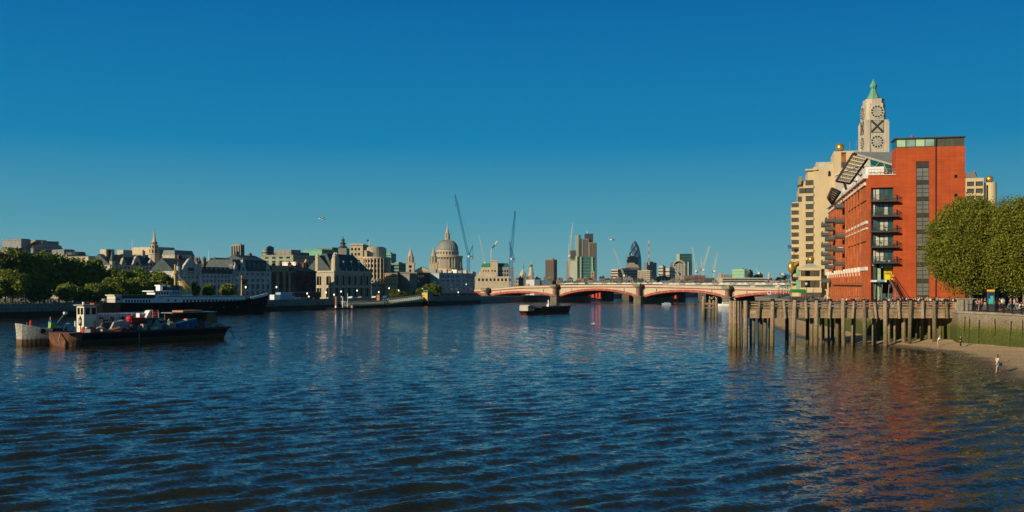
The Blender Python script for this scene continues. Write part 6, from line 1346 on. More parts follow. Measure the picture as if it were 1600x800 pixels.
# striped, arched-roof building
t_, X = multi('striped_arched_building', 'pale building of curved ribs with barrel arched top', 1060, 2000, 'building'); q = lambda p: gz(p, 2000); sx = lambda p: (p - 1060) / F * 2000
pts = [(sx(1051), ZL), (sx(1070), ZL), (sx(1070), q(415))] + [(sx(1061) + (sx(1070) - sx(1061)) * math.cos(R(a)), q(415) + (q(407.5) - q(415)) * math.sin(R(a))) for a in range(15, 180, 15)] + [(sx(1052), q(415))]
MB().extr(pts, 0, 40).build('wall', mat('grey_rib_shade', (.16, .15, .13)), t_)
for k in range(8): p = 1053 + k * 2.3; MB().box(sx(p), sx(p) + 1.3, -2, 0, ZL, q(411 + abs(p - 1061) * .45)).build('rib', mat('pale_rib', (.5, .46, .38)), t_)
for k in range(9): MB().box(sx(1052), sx(1069), -1.2, -.2, q(438 - 3 * k), q(437.2 - 3 * k)).build('floor_band', mat('pale_rib', (.5, .46, .38)), t_)
for px, r_, yy in ((1061, 9, 415), (1053.5, 5, 428)):
    m = MB(); a_ = [(sx(px) + r_ / F * 2000 * math.cos(R(a)), -3 if r_ > 6 else -6, q(yy) + r_ * .85 / F * 2000 * math.sin(R(a))) for a in range(0, 181, 15)]; m.tube(a_, 1.3, 5); m.build('arch_rib', mat('pale_rib', (.5, .46, .38)), t_)
t_, X = multi('curved_dark_tower', 'dark green glass tower with a stepped side right of the striped arched building', 1071, 2300); slab(t_, X, 1060.5, 1062, 396.5, mat('pale_fin', (.45, .5, .35)), 'edge_fin', Y=2300); slab(t_, X, 1062, 1081, 396.5, glass('dark_teal_glass', (.02, .06, .06)), 'glass_block', Y=2300, y0=2); slab(t_, X, 1075, 1081.5, 409, glass('teal_deep', (.015, .05, .07)), 'lower_block', y0=-15, Y=2300); slab(t_, X, 1075, 1076, 409, mat('pale_fin', (.45, .5, .35)), 'edge_fin', y0=-18, dep=6, Y=2300)
for k in range(9): MB().box((1062.5 - 800) / F * 2300 - X, (1080.5 - 800) / F * 2300 - X, 1, 2, gz(401 + 4.4 * k, 2300), gz(400.2 + 4.4 * k, 2300)).build('floor_band', mat('dark_band_far', (.09, .11, .10)), t_)
# red scaffolded site and far right blocks
RS2 = mat('red_scaffold', (.30, .10, .07), var=.5, scale=.15)
for i, (a, b, tp, lab) in enumerate(((1072, 1086, 431, 'red brick site block below the left white crane'), (1085, 1102, 430, 'scaffolded red block at the foot of the leaning white crane'), (1100, 1116, 434, 'darker low block right of the scaffolded red block'))):
    t_, X = multi('site_building', lab, a, 900, 'building'); q = lambda p: gz(p, 900); w = (b - a) / F * 900; MB().box(0, w, 0, 14, ZL, q(tp)).build('wall', RS2 if i < 2 else mat('dark_site', (.10, .09, .08)), t_)
    for k in range(4): MB().box(-.3, w + .2, -.6, -.1, q(tp + 2 + 3 * k), q(tp + 1.3 + 3 * k)).build('floor_edge', [M_conc, M_dgrey][k % 2], t_)
    for k in range(6): x = w * k / 5; MB().cyl((x, -.7, ZL), (x, -.7, q(tp - random.uniform(.5, 2.5))), .15, n=4).build('scaffold_pole', M_grey, t_)
tower('brick_stair_tower', 'narrow pink brick tower at the left end of the long banded office', 1122, 1127.5, 1128.5, 427.5, 800, mat('pink_brick', (.45, .22, .14)), 1, 1, glassm=mat('pink_brick', (.45, .22, .14)), roof=False)
t_, X = multi('long_banded_office', 'long low pale office with three dark window bands right of the pink tower', 1128, 790, 'building'); q = lambda p: gz(p, 790); sx = lambda p: (p - 1128) / F * 790
MB().box(0, sx(1200), 0, 20, ZL, q(434)).build('wall', mat('cream_band', (.5, .47, .38)), t_)
for a in (435.5, 438.6, 441.6):
    for k in range(12): MB().box(sx(1129 + k * 5.9), sx(1134.6 + k * 5.9), -.2, -.01, q(a + 1.7), q(a)).build('window', M_glass, t_)
MB().box(sx(1133), sx(1146), 4, 14, q(434), q(429)).build('roof_storey', M_conc, t_)
tower('green_cube_office', 'pale green glass cube with dark right side on the right skyline', 1144, 1163, 1168, 420.5, 1300, mat('mint_cladding', (.28, .48, .32)), 5, 6, glassm=mat('mint_glass', (.20, .38, .27), rough=.3), t=30)
tower('dark_slate_office', 'small dark navy building right of the pale green cube', 1168, 1171, 1177, 425.5, 1200, mat('dark_navy_brick', (.04, .045, .07)), 3, 2); tower('brown_pyramid_block', 'small brown block with stepped top behind the dark navy building', 1168, 1170, 1176, 422.5, 1400, mat('brown_brick_far', (.14, .09, .07)), 2, 2)
tower('low_dark_block', 'low dark flat block under the thin white derrick', 1176, 1178, 1190, 430, 1100, mat('navy_block', (.02, .035, .05)), 1, 4); tower('pink_far_block', 'small pinkish block right of the thin white derrick', 1184, 1188, 1192, 428.5, 1200, mat('pink_brick', (.45, .22, .14)), 3, 3)
tower('dark_far_shed', 'dark shed on the right skyline below the pale steeple', 1199, 1202, 1209, 436, 900, mat('dark_site', (.10, .09, .08)), 1, 4)
tower('pale_far_warehouse', 'grey green warehouse on the skyline left of the beige building', 1208, 1212, 1225, 434.5, 950, mat('grey_green_cladding', (.13, .24, .19)), 3, 6); tower('teal_far_slab', 'teal slab on the skyline next to the beige building', 1222, 1224, 1234, 431, 1000, mat('teal_slab', (.06, .13, .16)), 3, 5)
t_, X = multi('far_steeple', 'tiny pale far steeple between the thin white derrick and the beige building', 1201.5, 1600, 'church'); MB().lathe(0, 0, [(2, ZL), (2, gz(431, 1600)), (1.2, gz(428, 1600)), (.1, gz(424, 1600))], 6).build('spire', M_stone2, t_)
# courthouse-like block with green copper roofs
t_, X = multi('green_roofed_exchange', 'cream stone exchange building with green copper roofs and a taller central block', 775, 760, 'building'); q = lambda p: gz(p, 760); sx = lambda p: (p - 775) / F * 760
MB().box(sx(751), sx(767), 6, 20, ZL, q(417.5)).build('west_wing', M_stone2, t_); MB().extr([(sx(751), q(417.5)), (sx(767), q(417.5)), (sx(767), q(411.2)), (sx(753.5), q(411.2))], 6, 18).build('green_roof', mat('green_copper_dark', (.04, .22, .10)), t_)
MB().box(sx(766.5), sx(777.5), 0, 14, ZL, q(407)).build('central_block', M_stone2, t_); MB().box(sx(766), sx(778), -.4, 14.3, q(408.4), q(407.2)).build('cornice', M_stone2, t_)
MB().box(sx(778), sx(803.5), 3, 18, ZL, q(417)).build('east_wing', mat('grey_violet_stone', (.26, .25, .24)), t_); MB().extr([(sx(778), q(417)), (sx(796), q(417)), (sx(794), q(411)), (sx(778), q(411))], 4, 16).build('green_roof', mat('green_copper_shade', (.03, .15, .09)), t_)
for px in (755, 759, 763, 769, 773.5, 781, 785, 789, 793):
    for a in (422, 428): MB().box(sx(px) - .5, sx(px) + .5, (-.1 if 766 < px < 778 else 5.9 if px < 766 else 2.9), (.0 if 766 < px < 778 else 6.0 if px < 766 else 3.), q(a + 3), q(a)).build('window', M_glass, t_)
t_, X = multi('stepped_museum_front', 'stepped cream masonry block in front of the green roofed exchange', 752, 690, 'building'); q = lambda p: gz(p, 690); sx = lambda p: (p - 752) / F * 690
for a, b, tp, y_ in ((748, 770, 424, 6), (745, 776, 428, 3), (742, 798, 432, 0)): MB().box(sx(a), sx(b), y_, y_ + 12, ZL, q(tp)).build('tier', M_stone2, t_)
for px in range(747, 796, 6): MB().box(sx(px), sx(px) + 1.2, -.2, -.01, q(439), q(435)).build('window', M_glass, t_)
# white block and assorted roofs around the bridge, each its own small building
t_, X = multi('white_flank_building', 'plain white building with a blue grey side just above the bridge', 834, 640, 'building'); q = lambda p: gz(p, 640); sx = lambda p: (p - 834) / F * 640
MB().box(sx(822), sx(835), 0, 8, ZL, q(437)).build('front', M_white, t_); MB().box(sx(835.02), sx(844), .2, 8, ZL, q(436.5)).build('side', mat('blue_grey_wall', (.12, .16, .2)), t_); MB().box(sx(821), sx(826), -.5, -.02, ZL, q(443)).build('porch', M_stone2, t_)
MB().extr([(sx(844), q(447)), (sx(866), q(447)), (sx(858), q(438)), (sx(846), q(438))], 1, 9).build('sloping_roof', mat('blue_grey_wall', (.12, .16, .2)), t_)
rnd = random.Random(5); AD = ['low', 'narrow', 'squat', 'long', 'plain', 'small', 'boxy', 'weathered']; CN = [('cream', (.45, .39, .30)), ('brown', (.17, .12, .09)), ('grey', (.22, .22, .21)), ('dark slate', (.07, .08, .085)), ('pinkish', (.38, .25, .18)), ('tan', (.36, .28, .18)), ('olive', (.16, .16, .10))]
spans = [(742, 756, 'behind the leftmost bridge pier'), (757, 770, 'left of the blue lattice crane'), (770, 790, 'under the green roofed exchange'), (803, 822, 'right of the blue lattice crane'), (806, 834, 'under the small weathercock spire'), (836, 852, 'left of the square brown tower'), (850, 874, 'at the foot of the square brown tower'), (872, 892, 'left of the tower core'), (888, 905, 'below the tower core'), (903, 925, 'below the teal glass office'), (926, 942, 'right of the copper spired steeple'), (938, 957, 'left of the cream office block'), (958, 978, 'at the foot of the leaning white crane'), (976, 1000, 'below the pitched brown block'), (998, 1022, 'below the cream gridded office'), (1020, 1046, 'below the navy glass block'), (1044, 1066, 'below the striped arched building'), (1064, 1084, 'below the dark green glass tower'), (1108, 1124, 'left of the pink brick tower'), (1196, 1216, 'below the pale far steeple'), (1214, 1236, 'beside the beige riverside building')]
cnt = 0
for (a, b, where) in spans:
    x = a
    while x < b - 2:
        w = rnd.uniform(4.5, 9.5); cn, cc = CN[(cnt * 3 + rnd.randrange(2)) % 7]; tp = rnd.uniform(434, 442) if x < 1000 else rnd.uniform(438, 442.5); Y = rnd.choice([720, 780, 850]) + rnd.uniform(-20, 20) + cnt * .7
        kind = rnd.choice(['flat', 'gable', 'flat', 'hip']); ad = AD[cnt % 8]
        t_, X = multi('city_building', '%s %s building with %s roof %s, %s' % (ad, cn, {'flat': 'flat', 'gable': 'ridged', 'hip': 'hipped'}[kind], ['in front', 'second', 'third', 'fourth'][min(3, int((x - a) / 7))] + ' from left' if x > a else 'leftmost', where), x, Y, 'building')
        t_['label'] = '%s %s building with %s roof %s' % (ad, cn, {'flat': 'flat', 'gable': 'ridged', 'hip': 'hipped'}[kind], where)
        wd = w / F * Y; zt = gz(tp, Y); h = zt - ZL; mt = mat('city_wall_' + cn.replace(' ', '_'), cc, var=.2, scale=.15, streak=.2)
        MB().box(0, wd, 0, 10, ZL, zt).build('wall', mt, t_)
        if kind == 'flat': MB().box(-.1, wd + .1, -.2, 10, zt, zt + .3).box(wd * .2, wd * .55, 2, 6, zt + .3, zt + 1.5).build('roof', M_conc, t_)
        elif kind == 'gable': MB().extr([(-.2, zt), (wd + .2, zt), (wd / 2, zt + wd * .35)], -.2, 10).build('roof', rnd.choice([M_slate, M_lead, M_tan]), t_)
        else: MB().extrx([(-.2, zt), (10, zt), (7, zt + 1.6), (3, zt + 1.6)], .0, wd).build('roof', rnd.choice([M_slate, M_lead]), t_)
        nw = max(2, int(wd / 1.3))
        for r in range(max(1, min(3, int(h / 3)))):
            for c in range(nw): MB if False else link(window_mesh(wd / nw * .5, 1.3, WF, M_glass), 'window', t_, (wd * (c + .25) / nw, -.11, zt - 2.2 - r * 2.8))
        if rnd.random() < .5: MB().box(wd * .7, wd * .8 + .4, 3, 4.2, zt, zt + 2.4).build('chimney', M_brick, t_)
        if rnd.random() < .3: MB().cyl((wd * .3, 3, zt), (wd * .3, 3, zt + 3.6), .09, n=4).build('aerial', M_grey, t_)
        x += w * .93; cnt += 1
for px, tp, lab, Y in ((817, 411, 'weathercock spire with blue vane on a pale roof lantern', 850), (830, 404.5, 'tiered white steeple with dark lantern above the low roofs', 880)):
    t_, X = multi('small_steeple', lab, px, Y, 'church'); q = lambda p: gz(p, Y)
    if px == 817: MB().lathe(0, 0, [(2.6, ZL), (2.6, q(428)), (1.6, q(425)), (.8, q(422)), (.3, q(420))], 8).build('lantern', M_stone2, t_); MB().extr([(-.3, q(420)), (.6, q(420)), (.9, q(416)), (1.4, q(412)), (.2, q(416))], -.2, .2).build('vane', mat('blue_vane', (.03, .2, .3)), t_)
    else: MB().lathe(0, 0, [(2.2, ZL), (2.2, q(426)), (1.6, q(424)), (1.6, q(419)), (.9, q(417)), (.8, q(413)), (.2, q(411)), (.06, q(tp))], 8).build('steeple', M_stone2, t_); MB().lathe(0, 0, [(1.25, q(417)), (1.25, q(413.5))], 8).build('dark_lantern', M_dgrey, t_)
# ---------------------------------------------------------------- cranes
def lattice(m, p0, p1, w0, w1, n, r, face=Vector((0, 0, 1))):
    p0, p1 = Vector(p0), Vector(p1); d = (p1 - p0).normalized(); a = d.cross(Vector((0, 1, 0))); a = a.normalized() if a.length > .1 else Vector((1, 0, 0)); b = d.cross(a)
    C_ = lambda t, i: p0.lerp(p1, t) + (a * (1 if i in (0, 1) else -1) + b * (1 if i in (1, 2) else -1)) * (w0 * (1 - t) + w1 * t) * .5
    for i in range(4): m.cyl(C_(0, i), C_(1, i), r, r, 4, False)
    for k in range(n):
        for i in range(4): j = (i + 1) % 4; m.cyl(C_(k / n, i), C_((k + 1) / n, j), r * .6, r * .6, 3, False); m.cyl(C_((k + 1) / n, i), C_((k + 1) / n, j), r * .6, r * .6, 3, False)
def crane(label, Y, base, pivot, tip, back, w, mt, peak=None, cab=M_white, hook=False, r=None, mastm=None):
    """luffing tower crane from picture points: mast foot, slewing ring, jib tip, counterweight"""
    X = (base[0] - 800) / F * Y; t_ = thing('tower_crane', label, 'crane', (X, Y, 0), 0); P = lambda p: Vector(((p[0] - 800) / F * Y - X, 0, gz(p[1], Y))); s_ = Y / F; r = r or s_ * .22; wv = w * s_
    b, pv, tp, bk = P(base), P(pivot), P(tip), P(back)
    m = MB(); L_ = (pv - b).length; lattice(m, b, pv, wv, wv, max(3, int(L_ / wv / .9)), r); m.build('mast', mastm or mt, t_)
    m = MB(); lattice(m, pv + Vector((0, 0, s_ * 1.5)), tp, wv * .8, wv * .35, max(5, int((tp - pv).length / wv / 1.1)), r * .85); m.build('jib', mt, t_)
    m = MB(); m.box(min(bk.x, pv.x) - s_ * .5, max(bk.x, pv.x) + s_ * .5, -wv * .5, wv * .5, pv.z - s_ * .2, pv.z + s_ * 1.3); m.build('slewing_platform', mt, t_)
    MB().box(bk.x - s_ * 1.5, bk.x + s_ * 1.5, -wv * .6, wv * .6, bk.z - s_ * 2.2, bk.z + s_ * 1.6).build('counterweight', M_conc, t_)
    MB().box(pv.x - s_ * 1.2, pv.x + s_ * 1.6, -wv * .5 - s_ * 2, -wv * .5, pv.z - s_ * 1.2, pv.z + s_ * 1.8).build('cab', cab, t_)
    if peak: pk = P(peak); m = MB(); lattice(m, pv + Vector((0, 0, s_)), pk, wv * .5, wv * .25, 6, r * .7); m.cyl(pk, bk, r * .6, n=4); m.cyl(pk, bk + Vector((s_ * 1.5, 0, 0)), r * .6, n=4); m.build('a_frame', mt, t_); MB().cyl(pk, tp, r * .4, n=3).build('luffing_rope', mt, t_)
    if hook: h = tp.lerp(pv, .03); MB().cyl(h, h - Vector((0, 0, s_ * hook)), r * .35, n=3).box(h.x - s_ * .7, h.x + s_ * .7, -s_ * .5, s_ * .5, h.z - s_ * (hook + 1.4), h.z - s_ * hook).build('hook_block', M_dgrey, t_)
    return t_
CB = mat('crane_blue', (.01, .16, .36), rough=.5); CW = mat('crane_white', (.55, .55, .46), rough=.5); CR_ = mat('crane_red', (.45, .09, .05), rough=.5)
crane('tall blue lattice crane leaning left beside the cathedral dome', 650, (732, 432), (732, 401), (711, 304.5), (738.5, 403), 4.2, CB, (738.5, 384), r=.17, hook=14)
crane('upright blue lattice crane in front of the green roofed exchange', 600, (798.5, 450), (798.5, 405), (805, 330), (803.5, 407), 5.2, CB, (796.5, 378), r=.2)
crane('slim cream crane leaning left behind the green copper roof', 900, (757, 424), (757, 412), (748.2, 366.5), (759, 413), 1.6, CW)
crane('thin pale crane with upright tip left of the stepped brown tower', 1400, (890.5, 436), (889, 400), (895, 348), (891, 402), 2.0, CW, (888.5, 380), r=.26)
crane('leaning white crane with blue tip in front of the cream office block', 850, (977, 440), (974.5, 431), (959, 388.5), (978, 432), 2.6, CW)
crane('left crane of the white trio right of the dark glass tower', 1300, (1087, 434), (1087, 424), (1082, 386), (1089, 424), 2.2, CW, (1089, 410))
crane('largest of the white trio, leaning right with a blue tip', 1200, (1098, 436), (1098, 422), (1108.5, 384.5), (1095, 421), 3.4, CW, (1095, 402))
crane('right crane of the white trio, shorter and pale', 1400, (1115.5, 434), (1115.5, 424), (1121, 395), (1114, 424), 2.2, CW, (1114, 414))
crane('thin white derrick on the right skyline', 1200, (1186, 431), (1185, 427), (1180.5, 418), (1187, 427), 1., CW)
crane('dark flat topped crane just left of the beige building', 1100, (1222, 436), (1222, 428.5), (1232, 429), (1219, 428.5), 1., M_dgrey)
for px, y0_, y1_, Y, c, lab in ((959, 388, 393.5, 850, CB, 0), (1107.5, 384, 390, 1200, CB, 0)): pass
t_, X = multi('concrete_pump_boom', 'bent thin boom with a sunlit tip right of the slim cream crane', 768, 880, 'crane'); P = lambda a, b: ((a - 768) / F * 880, 0, gz(b, 880))
MB().tube([P(768, 410), P(767.5, 393), P(769, 388)], .45).build('lower_boom', CW, t_); MB().tube([P(769, 388), P(773.5, 382.5)], .6).build('middle_boom', M_dgrey, t_); MB().tube([P(773.5, 382.5), P(777.5, 377)], .9).build('upper_boom', CW, t_)
t_, X = multi('radio_mast', 'thin red and white lattice mast left of the striped building', 1014, 1300, 'mast')
for k in range(7): z0_, z1_ = gz(414 - k * 5.5, 1300), gz(414 - (k + 1) * 5.5, 1300); m = MB(); lattice(m, (0, 0, z0_), (0, 0, z1_), 1.2, 1.2, 3, .22); m.build('mast_section', CR_ if k % 2 else mat('dull_white', (.5, .45, .4)), t_)
for px, y1_, Y, lab in ((206.5, 375, 480, 'thin white roof mast above the gabled chambers'), (326, 391, 470, 'short white roof mast above the red chimney house'), (948.5, 425, 900, 'tiny red mast left of the cream office block')):
    t_, X = multi('roof_mast', lab, px, Y, 'mast'); MB().cyl((0, 0, gz(412 if px < 900 else 438, Y)), (0, 0, gz(y1_, Y)), .16, .08, 5).build('pole', M_white if px < 900 else CR_, t_)
# ---------------------------------------------------------------- trees on the left bank
G2 = 'trees in the embankment gardens'
def LT(px, top, w, lo, back, lab, mt, nl=5200, seed=0, leaf=.42, sh=1., nb=26):
    Y = line_y([(x - .82 * back, y + .57 * back) for x, y in BANK], px)
    return tree_px('garden_tree', lab, px, Y, top, w, lo, ZL, nleaf=nl, leaf=leaf, mt=mt, nblob=nb, fill=.25, bark=mat('dark_bark', (.06, .05, .035), var=.4, scale=1.5), seed=100 + seed, group=G2, shape=sh)
far = [(8, 383, 74, 'tall dark tree at the left picture edge'), (40, 388, 68, 'dark tree under the pale stair core'), (70, 390, 64, 'dark tree under the grey glass office'), (92, 394, 54, 'dark tree with brighter top below the stepped glass block'), (118, 399, 58, 'wide dark tree left of the cream stone block'), (146, 404, 50, 'dark tree in front of the cream stone block'), (183, 420, 48, 'dark tree below the left shaped gable'), (215, 421, 52, 'dark tree below the middle shaped gable'), (246, 422, 42, 'dark tree between chambers and big gabled house'), (-14, 388, 68, 'dark tree partly cut by the left picture edge')]
for i, (px, tp, w, lab) in enumerate(far): LT(px, tp, w, 462 if px < 160 else 458, 42 if px < 160 else 36, lab, M_leafL if i % 3 else M_leafD, 8000, i, leaf=.46, sh=1.15, nb=34)
near = [(20, 420, 52, 468, 'rounded bright tree in front at far left', 1), (62, 443, 44, 470, 'low dark shrub tree by the river wall at left', 0), (105, 442, 36, 471, 'small bright topped tree left of the tug wheelhouse', 1), (147, 441, 40, 471, 'round bright tree behind the tug wheelhouse', 1), (128, 452, 30, 472, 'dark low tree between two bright round trees', 0), (178, 434, 46, 470, 'bright tree behind the stern of the black ship', 1), (212, 432, 50, 468, 'broad bright tree behind the ship wheelhouse', 1), (252, 424, 44, 466, 'bright tree just left of the yellow funnel', 1), (300, 440, 26, 467, 'dark small tree right of the yellow funnel', 0), (326, 443, 20, 464, 'small sunlit tree before the grey terrace', 1), (356, 443, 26, 464, 'yellowish small tree at the right of the grey terrace', 1), (674, 442, 34, 466, 'dark dense tree before the brown office', 0), (655, 450, 18, 467, 'small dark tree left of the dense tree', 0), (-8, 435, 40, 468, 'bright tree cut by the left picture edge', 1), (618, 452, 20, 467, 'dark street tree by the orange stone office', 0), (632, 456, 14, 468, 'little dark street tree beside the pier ramp', 0)]
for i, (px, tp, w, lo, lab, b) in enumerate(near): LT(px, tp, w, lo, 9 if px < 270 else 7, lab, M_leafL2 if b else M_leafD, 6500, 40 + i, leaf=.36, sh=1.1)
hd = thing('garden_hedge', 'dark hedge strip along the embankment under the garden trees', 'hedge', (0, 0, 0))
pts = []
for p, d in along([(-320, 60), (-149, 291), (-104, 352)], 1.0):
    for k in range(26): q = p + Vector((-d.y, d.x)) * RNG.uniform(3, 7); pts.append((q.x + RNG.normal() * .5, q.y + RNG.normal() * .5, ZL + abs(RNG.normal()) * 1.1))
link(leaf_mesh('foliage', np.array(pts), .4, M_leafD), 'foliage', hd, kind='stuff')
# ================================================================ BRIDGE
BF_ = Frame((-14.3, 603), ang=-41.0); BX = BF_.x
M_cream = mat('cream_bridge_paint', (.52, .43, .32), rough=.6, var=.1, scale=.3); M_red = mat('red_bridge_paint', (.36, .065, .04), rough=.5, var=.15, scale=.3); M_pier = mat('bridge_pier_stone', (.30, .25, .18), streak=.4, bump=.3); M_gran = mat('red_granite', (.28, .13, .10), rough=.4)
M_und = mat('bridge_underside', (.05, .055, .045)); M_und2 = mat('dark_brown_soffit', (.09, .075, .06))  # plain dark colours: vault, then inner ribs, deck, abutment and rail piers
br = thing('arched_road_bridge', 'low road bridge with cream spandrels and red iron arches across the river', 'bridge', BF_.A, BF_.rz)
deck_pts = [(700, 458), (763, 455), (815, 450.8), (870, 449.8), (935, 448.8), (1000, 449.2), (1070, 450.8), (1140, 453), (1200, 454.5), (1262, 456)]
dk = sorted((BX(p), BF_.z(p, y)) for p, y in deck_pts)
def dz(x):
    for (a, za), (b, zb) in zip(dk[:-1], dk[1:]):
        if a <= x <= b: return za + (zb - za) * (x - a) / (b - a)
    return dk[0][1] if x < dk[0][0] else dk[-1][1]
piers = [763, 870.5, 1001, 1140, 1290]; px0 = [BX(p) for p in piers]; px0 = [px0[0] - 47] + px0
crown = [460, 457, 454.2, 456.2, 458.5]; BWd = 26.
zsp = 3.0
for i in range(len(px0) - 1):
    a, b = px0[i] + 2.2, px0[i + 1] - 2.2; xm = (a + b) / 2; N = 22; zc_ = {0: 5.4, 1: BF_.z(815, 457.8), 2: BF_.z(937, 453.9), 3: BF_.z(1065, 456), 4: BF_.z(1200, 460)}[i]
    arc = [(a + (b - a) * k / N, zsp + (zc_ - zsp) * (1 - ((k / N) * 2 - 1) ** 2) ** .85) for k in range(N + 1)]
    th = 1.15; up = [(x, z + th * (1 + .15 * abs(x - xm) / (b - a))) for x, z in arc]
    m = MB(); 
    for (p0, p1), (q0, q1) in zip(zip(up[:-1], up[1:]), zip(arc[:-1], arc[1:])): m.extr([q0, q1, p1, p0], -.35, .25)
    rib = m.build('arch_rib', M_red, br)
    m = MB()
    for (p0, p1) in zip(up[:-1], up[1:]): m.extr([p0, p1, (p1[0], dz(p1[0]) - .0), (p0[0], dz(p0[0]))], 0, .5)
    m.build('spandrel', M_cream, br)
    m = MB()
    for k in range(1, N, 2): x, z = (arc[k][0] + up[k][0]) / 2, (arc[k][1] + up[k][1]) / 2; m.lathe(x, -.4, [(.16, z - .16), (.2, z), (.16, z + .16)], 6)
    m.build('boss', M_white, rib, kind='stuff')
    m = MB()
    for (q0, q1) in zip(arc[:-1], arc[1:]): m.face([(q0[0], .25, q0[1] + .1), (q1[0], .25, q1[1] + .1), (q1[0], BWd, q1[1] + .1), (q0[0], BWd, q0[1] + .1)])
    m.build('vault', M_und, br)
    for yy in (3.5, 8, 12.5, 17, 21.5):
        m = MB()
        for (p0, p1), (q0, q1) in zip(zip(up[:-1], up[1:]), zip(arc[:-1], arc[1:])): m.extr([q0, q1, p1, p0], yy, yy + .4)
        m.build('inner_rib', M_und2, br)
    for f_ in (.16, .84): x = a + (b - a) * f_; MB().box(x - .18, x + .18, -.12, -.004, dz(x) - (2.6 if i != 1 else 2.1), dz(x) - .4).build('spandrel_strut', M_dgrey, br)
xs2 = [px0[0] - 4 + (px0[-1] + 8 - px0[0]) * k / 60 for k in range(61)]
def ribbon(y0, y1, lo, hi, name, m_):
    m = MB()
    for p, q in zip(xs2[:-1], xs2[1:]): m.extr([(p, dz(p) + lo), (q, dz(q) + lo), (q, dz(q) + hi), (p, dz(p) + hi)], y0, y1)
    return m.build(name, m_, br)
ribbon(-.5, .3, .05, .42, 'red_fascia', M_red); ribbon(-.3, .12, .42, 1.35, 'parapet', M_cream); ribbon(-.36, .18, 1.35, 1.5, 'parapet_rail', M_grey); ribbon(.3, BWd, -.3, .35, 'deck', M_und2); ribbon(BWd, BWd + .4, -.2, 1.4, 'far_parapet', M_cream)
for i, x in enumerate(px0[1:-1] + [px0[0], px0[-1]]):
    t2 = dz(x) + 1.9
    MB().prism([(x - 2.2, -3.4), (x, -5.2), (x + 2.2, -3.4), (x + 2.2, BWd + 3), (x - 2.2, BWd + 3)], -1.5, 3.3).build('pier_base', M_pier, br)
    MB().prism([(x - 2.5, -3.7), (x, -5.6), (x + 2.5, -3.7), (x + 2.5, 1), (x - 2.5, 1)], 3.3, 3.9).build('pier_plinth', M_pier, br)
    MB().box(x - 2., x + 2., .02, BWd, 3.9, dz(x) - .35).build('pier_wall', M_pier, br)
    MB().lathe(x, -2.3, [(1.35, 3.9), (1.2, 4.2), (1.1, t2 - 2.4), (1.25, t2 - 2.2)], 14).build('granite_column', M_gran, br)
    MB().lathe(x, -2.3, [(1.2, t2 - 2.4), (1.7, t2 - 1.8), (2.1, t2 - 1.3)], 10).build('carved_capital', M_pier, br)
    MB().box(x - 2.2, x + 2.2, -4.3, -.52, t2 - 1.3, t2 - .2).box(x - 2.35, x + 2.35, -4.45, -.5, t2 - .2, t2).build('refuge_parapet', M_pier, br)
    MB().box(x - .35, x + .35, -.3, .1, dz(x) + 1.5, dz(x) + 2.3).build('refuge_block', M_dgrey, br)
ab = px0[0] - 8
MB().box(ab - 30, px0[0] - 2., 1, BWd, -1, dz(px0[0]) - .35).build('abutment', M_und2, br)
# scattered people-size things on the bridge deck: one red bus roof hidden; parked signs
# red columns of the vanished railway bridge behind, and the railway station bridge
RB_ = Frame((BF_.w(0, 64, 0).x, BF_.w(0, 64, 0).y), ang=-41.0)
for px in (824, 828, 832, 922, 927, 932.5, 937.5, 1050, 1056):
    x = RB_.x(px, -14); p = RB_.w(x, -14, 0); t_ = thing('red_bridge_column', 'free standing red iron column seen under the %s arch, %s' % ('second' if px < 900 else 'third' if px < 1000 else 'fourth', {824: 'leftmost of three', 828: 'middle of three', 832: 'rightmost of three', 922: 'first of four', 927: 'second of four', 932.5: 'third of four', 937.5: 'fourth of four', 1050: 'left of two', 1056: 'right of two'}[px]), 'column', p)
    MB().lathe(0, 0, [(1.1, -1), (1.1, 2.2), (.75, 2.4), (.75, 6.0), (1.1, 6.3), (1.1, 6.8)], 10).build('shaft', mat('red_column_paint', (.60, .07, .04), rough=.5), t_)
rw = thing('railway_station_bridge', 'long railway station bridge with pale zigzag roof panels behind the road bridge', 'bridge', RB_.A, RB_.rz)
xa, xb = RB_.x(868), RB_.x(1262); zr0 = gz(448.5, 560)
MB().box(RB_.x(745), xb, 6, 26, 6.1, 8.2).build('girder', mat('dark_girder', (.05, .05, .045)), rw)
for k in range(9): x = RB_.x(745) + (xb - RB_.x(745)) * (k + .5) / 9; MB().box(x - 2.6, x + 2.6, 5, 27, -1, 6.1).build('pier', M_und2, rw)
nb = 46
for k in range(nb):
    x0_ = xa + (xb - xa) * k / nb; x1_ = xa + (xb - xa) * (k + 1) / nb; Yk = RB_.Y(x0_); f = k / nb
    zt = gz(442.5 if f < .45 else 443.5, Yk); zb = gz(447.6, Yk)
    if k % 2 == 0: MB().box(x0_, x0_ + .5, 5.2, 5.6, 8.2, zt).build('platform_post', M_grey, rw)
    MB().extr([(x0_, zt - .5), (x1_ - .1, zt - .5), (x1_ - .1, zt + .15), ((x0_ + x1_) / 2, zt + (.65 if f > .38 else .35)), (x0_, zt + .15)], 4.6, 24).build('roof_panel', mat('pale_roof_panel', (.62, .60, .52), rough=.4) if k % 3 else mat('grey_roof_panel', (.3, .32, .29), rough=.4), rw)
    MB().box(x0_ + .1, x1_ - .1, 5.8, 6.0, 8.2, zt - .6).build('glazed_screen', mat('green_grey_screen', (.14, .19, .15), rough=.3) if k % 4 else M_stone2, rw)
    MB().box(x0_, x1_ - .05, 4.5, 4.7, 7.4, 8.3).build('edge_girder', mat('green_white_girder', (.33, .38, .32)), rw)
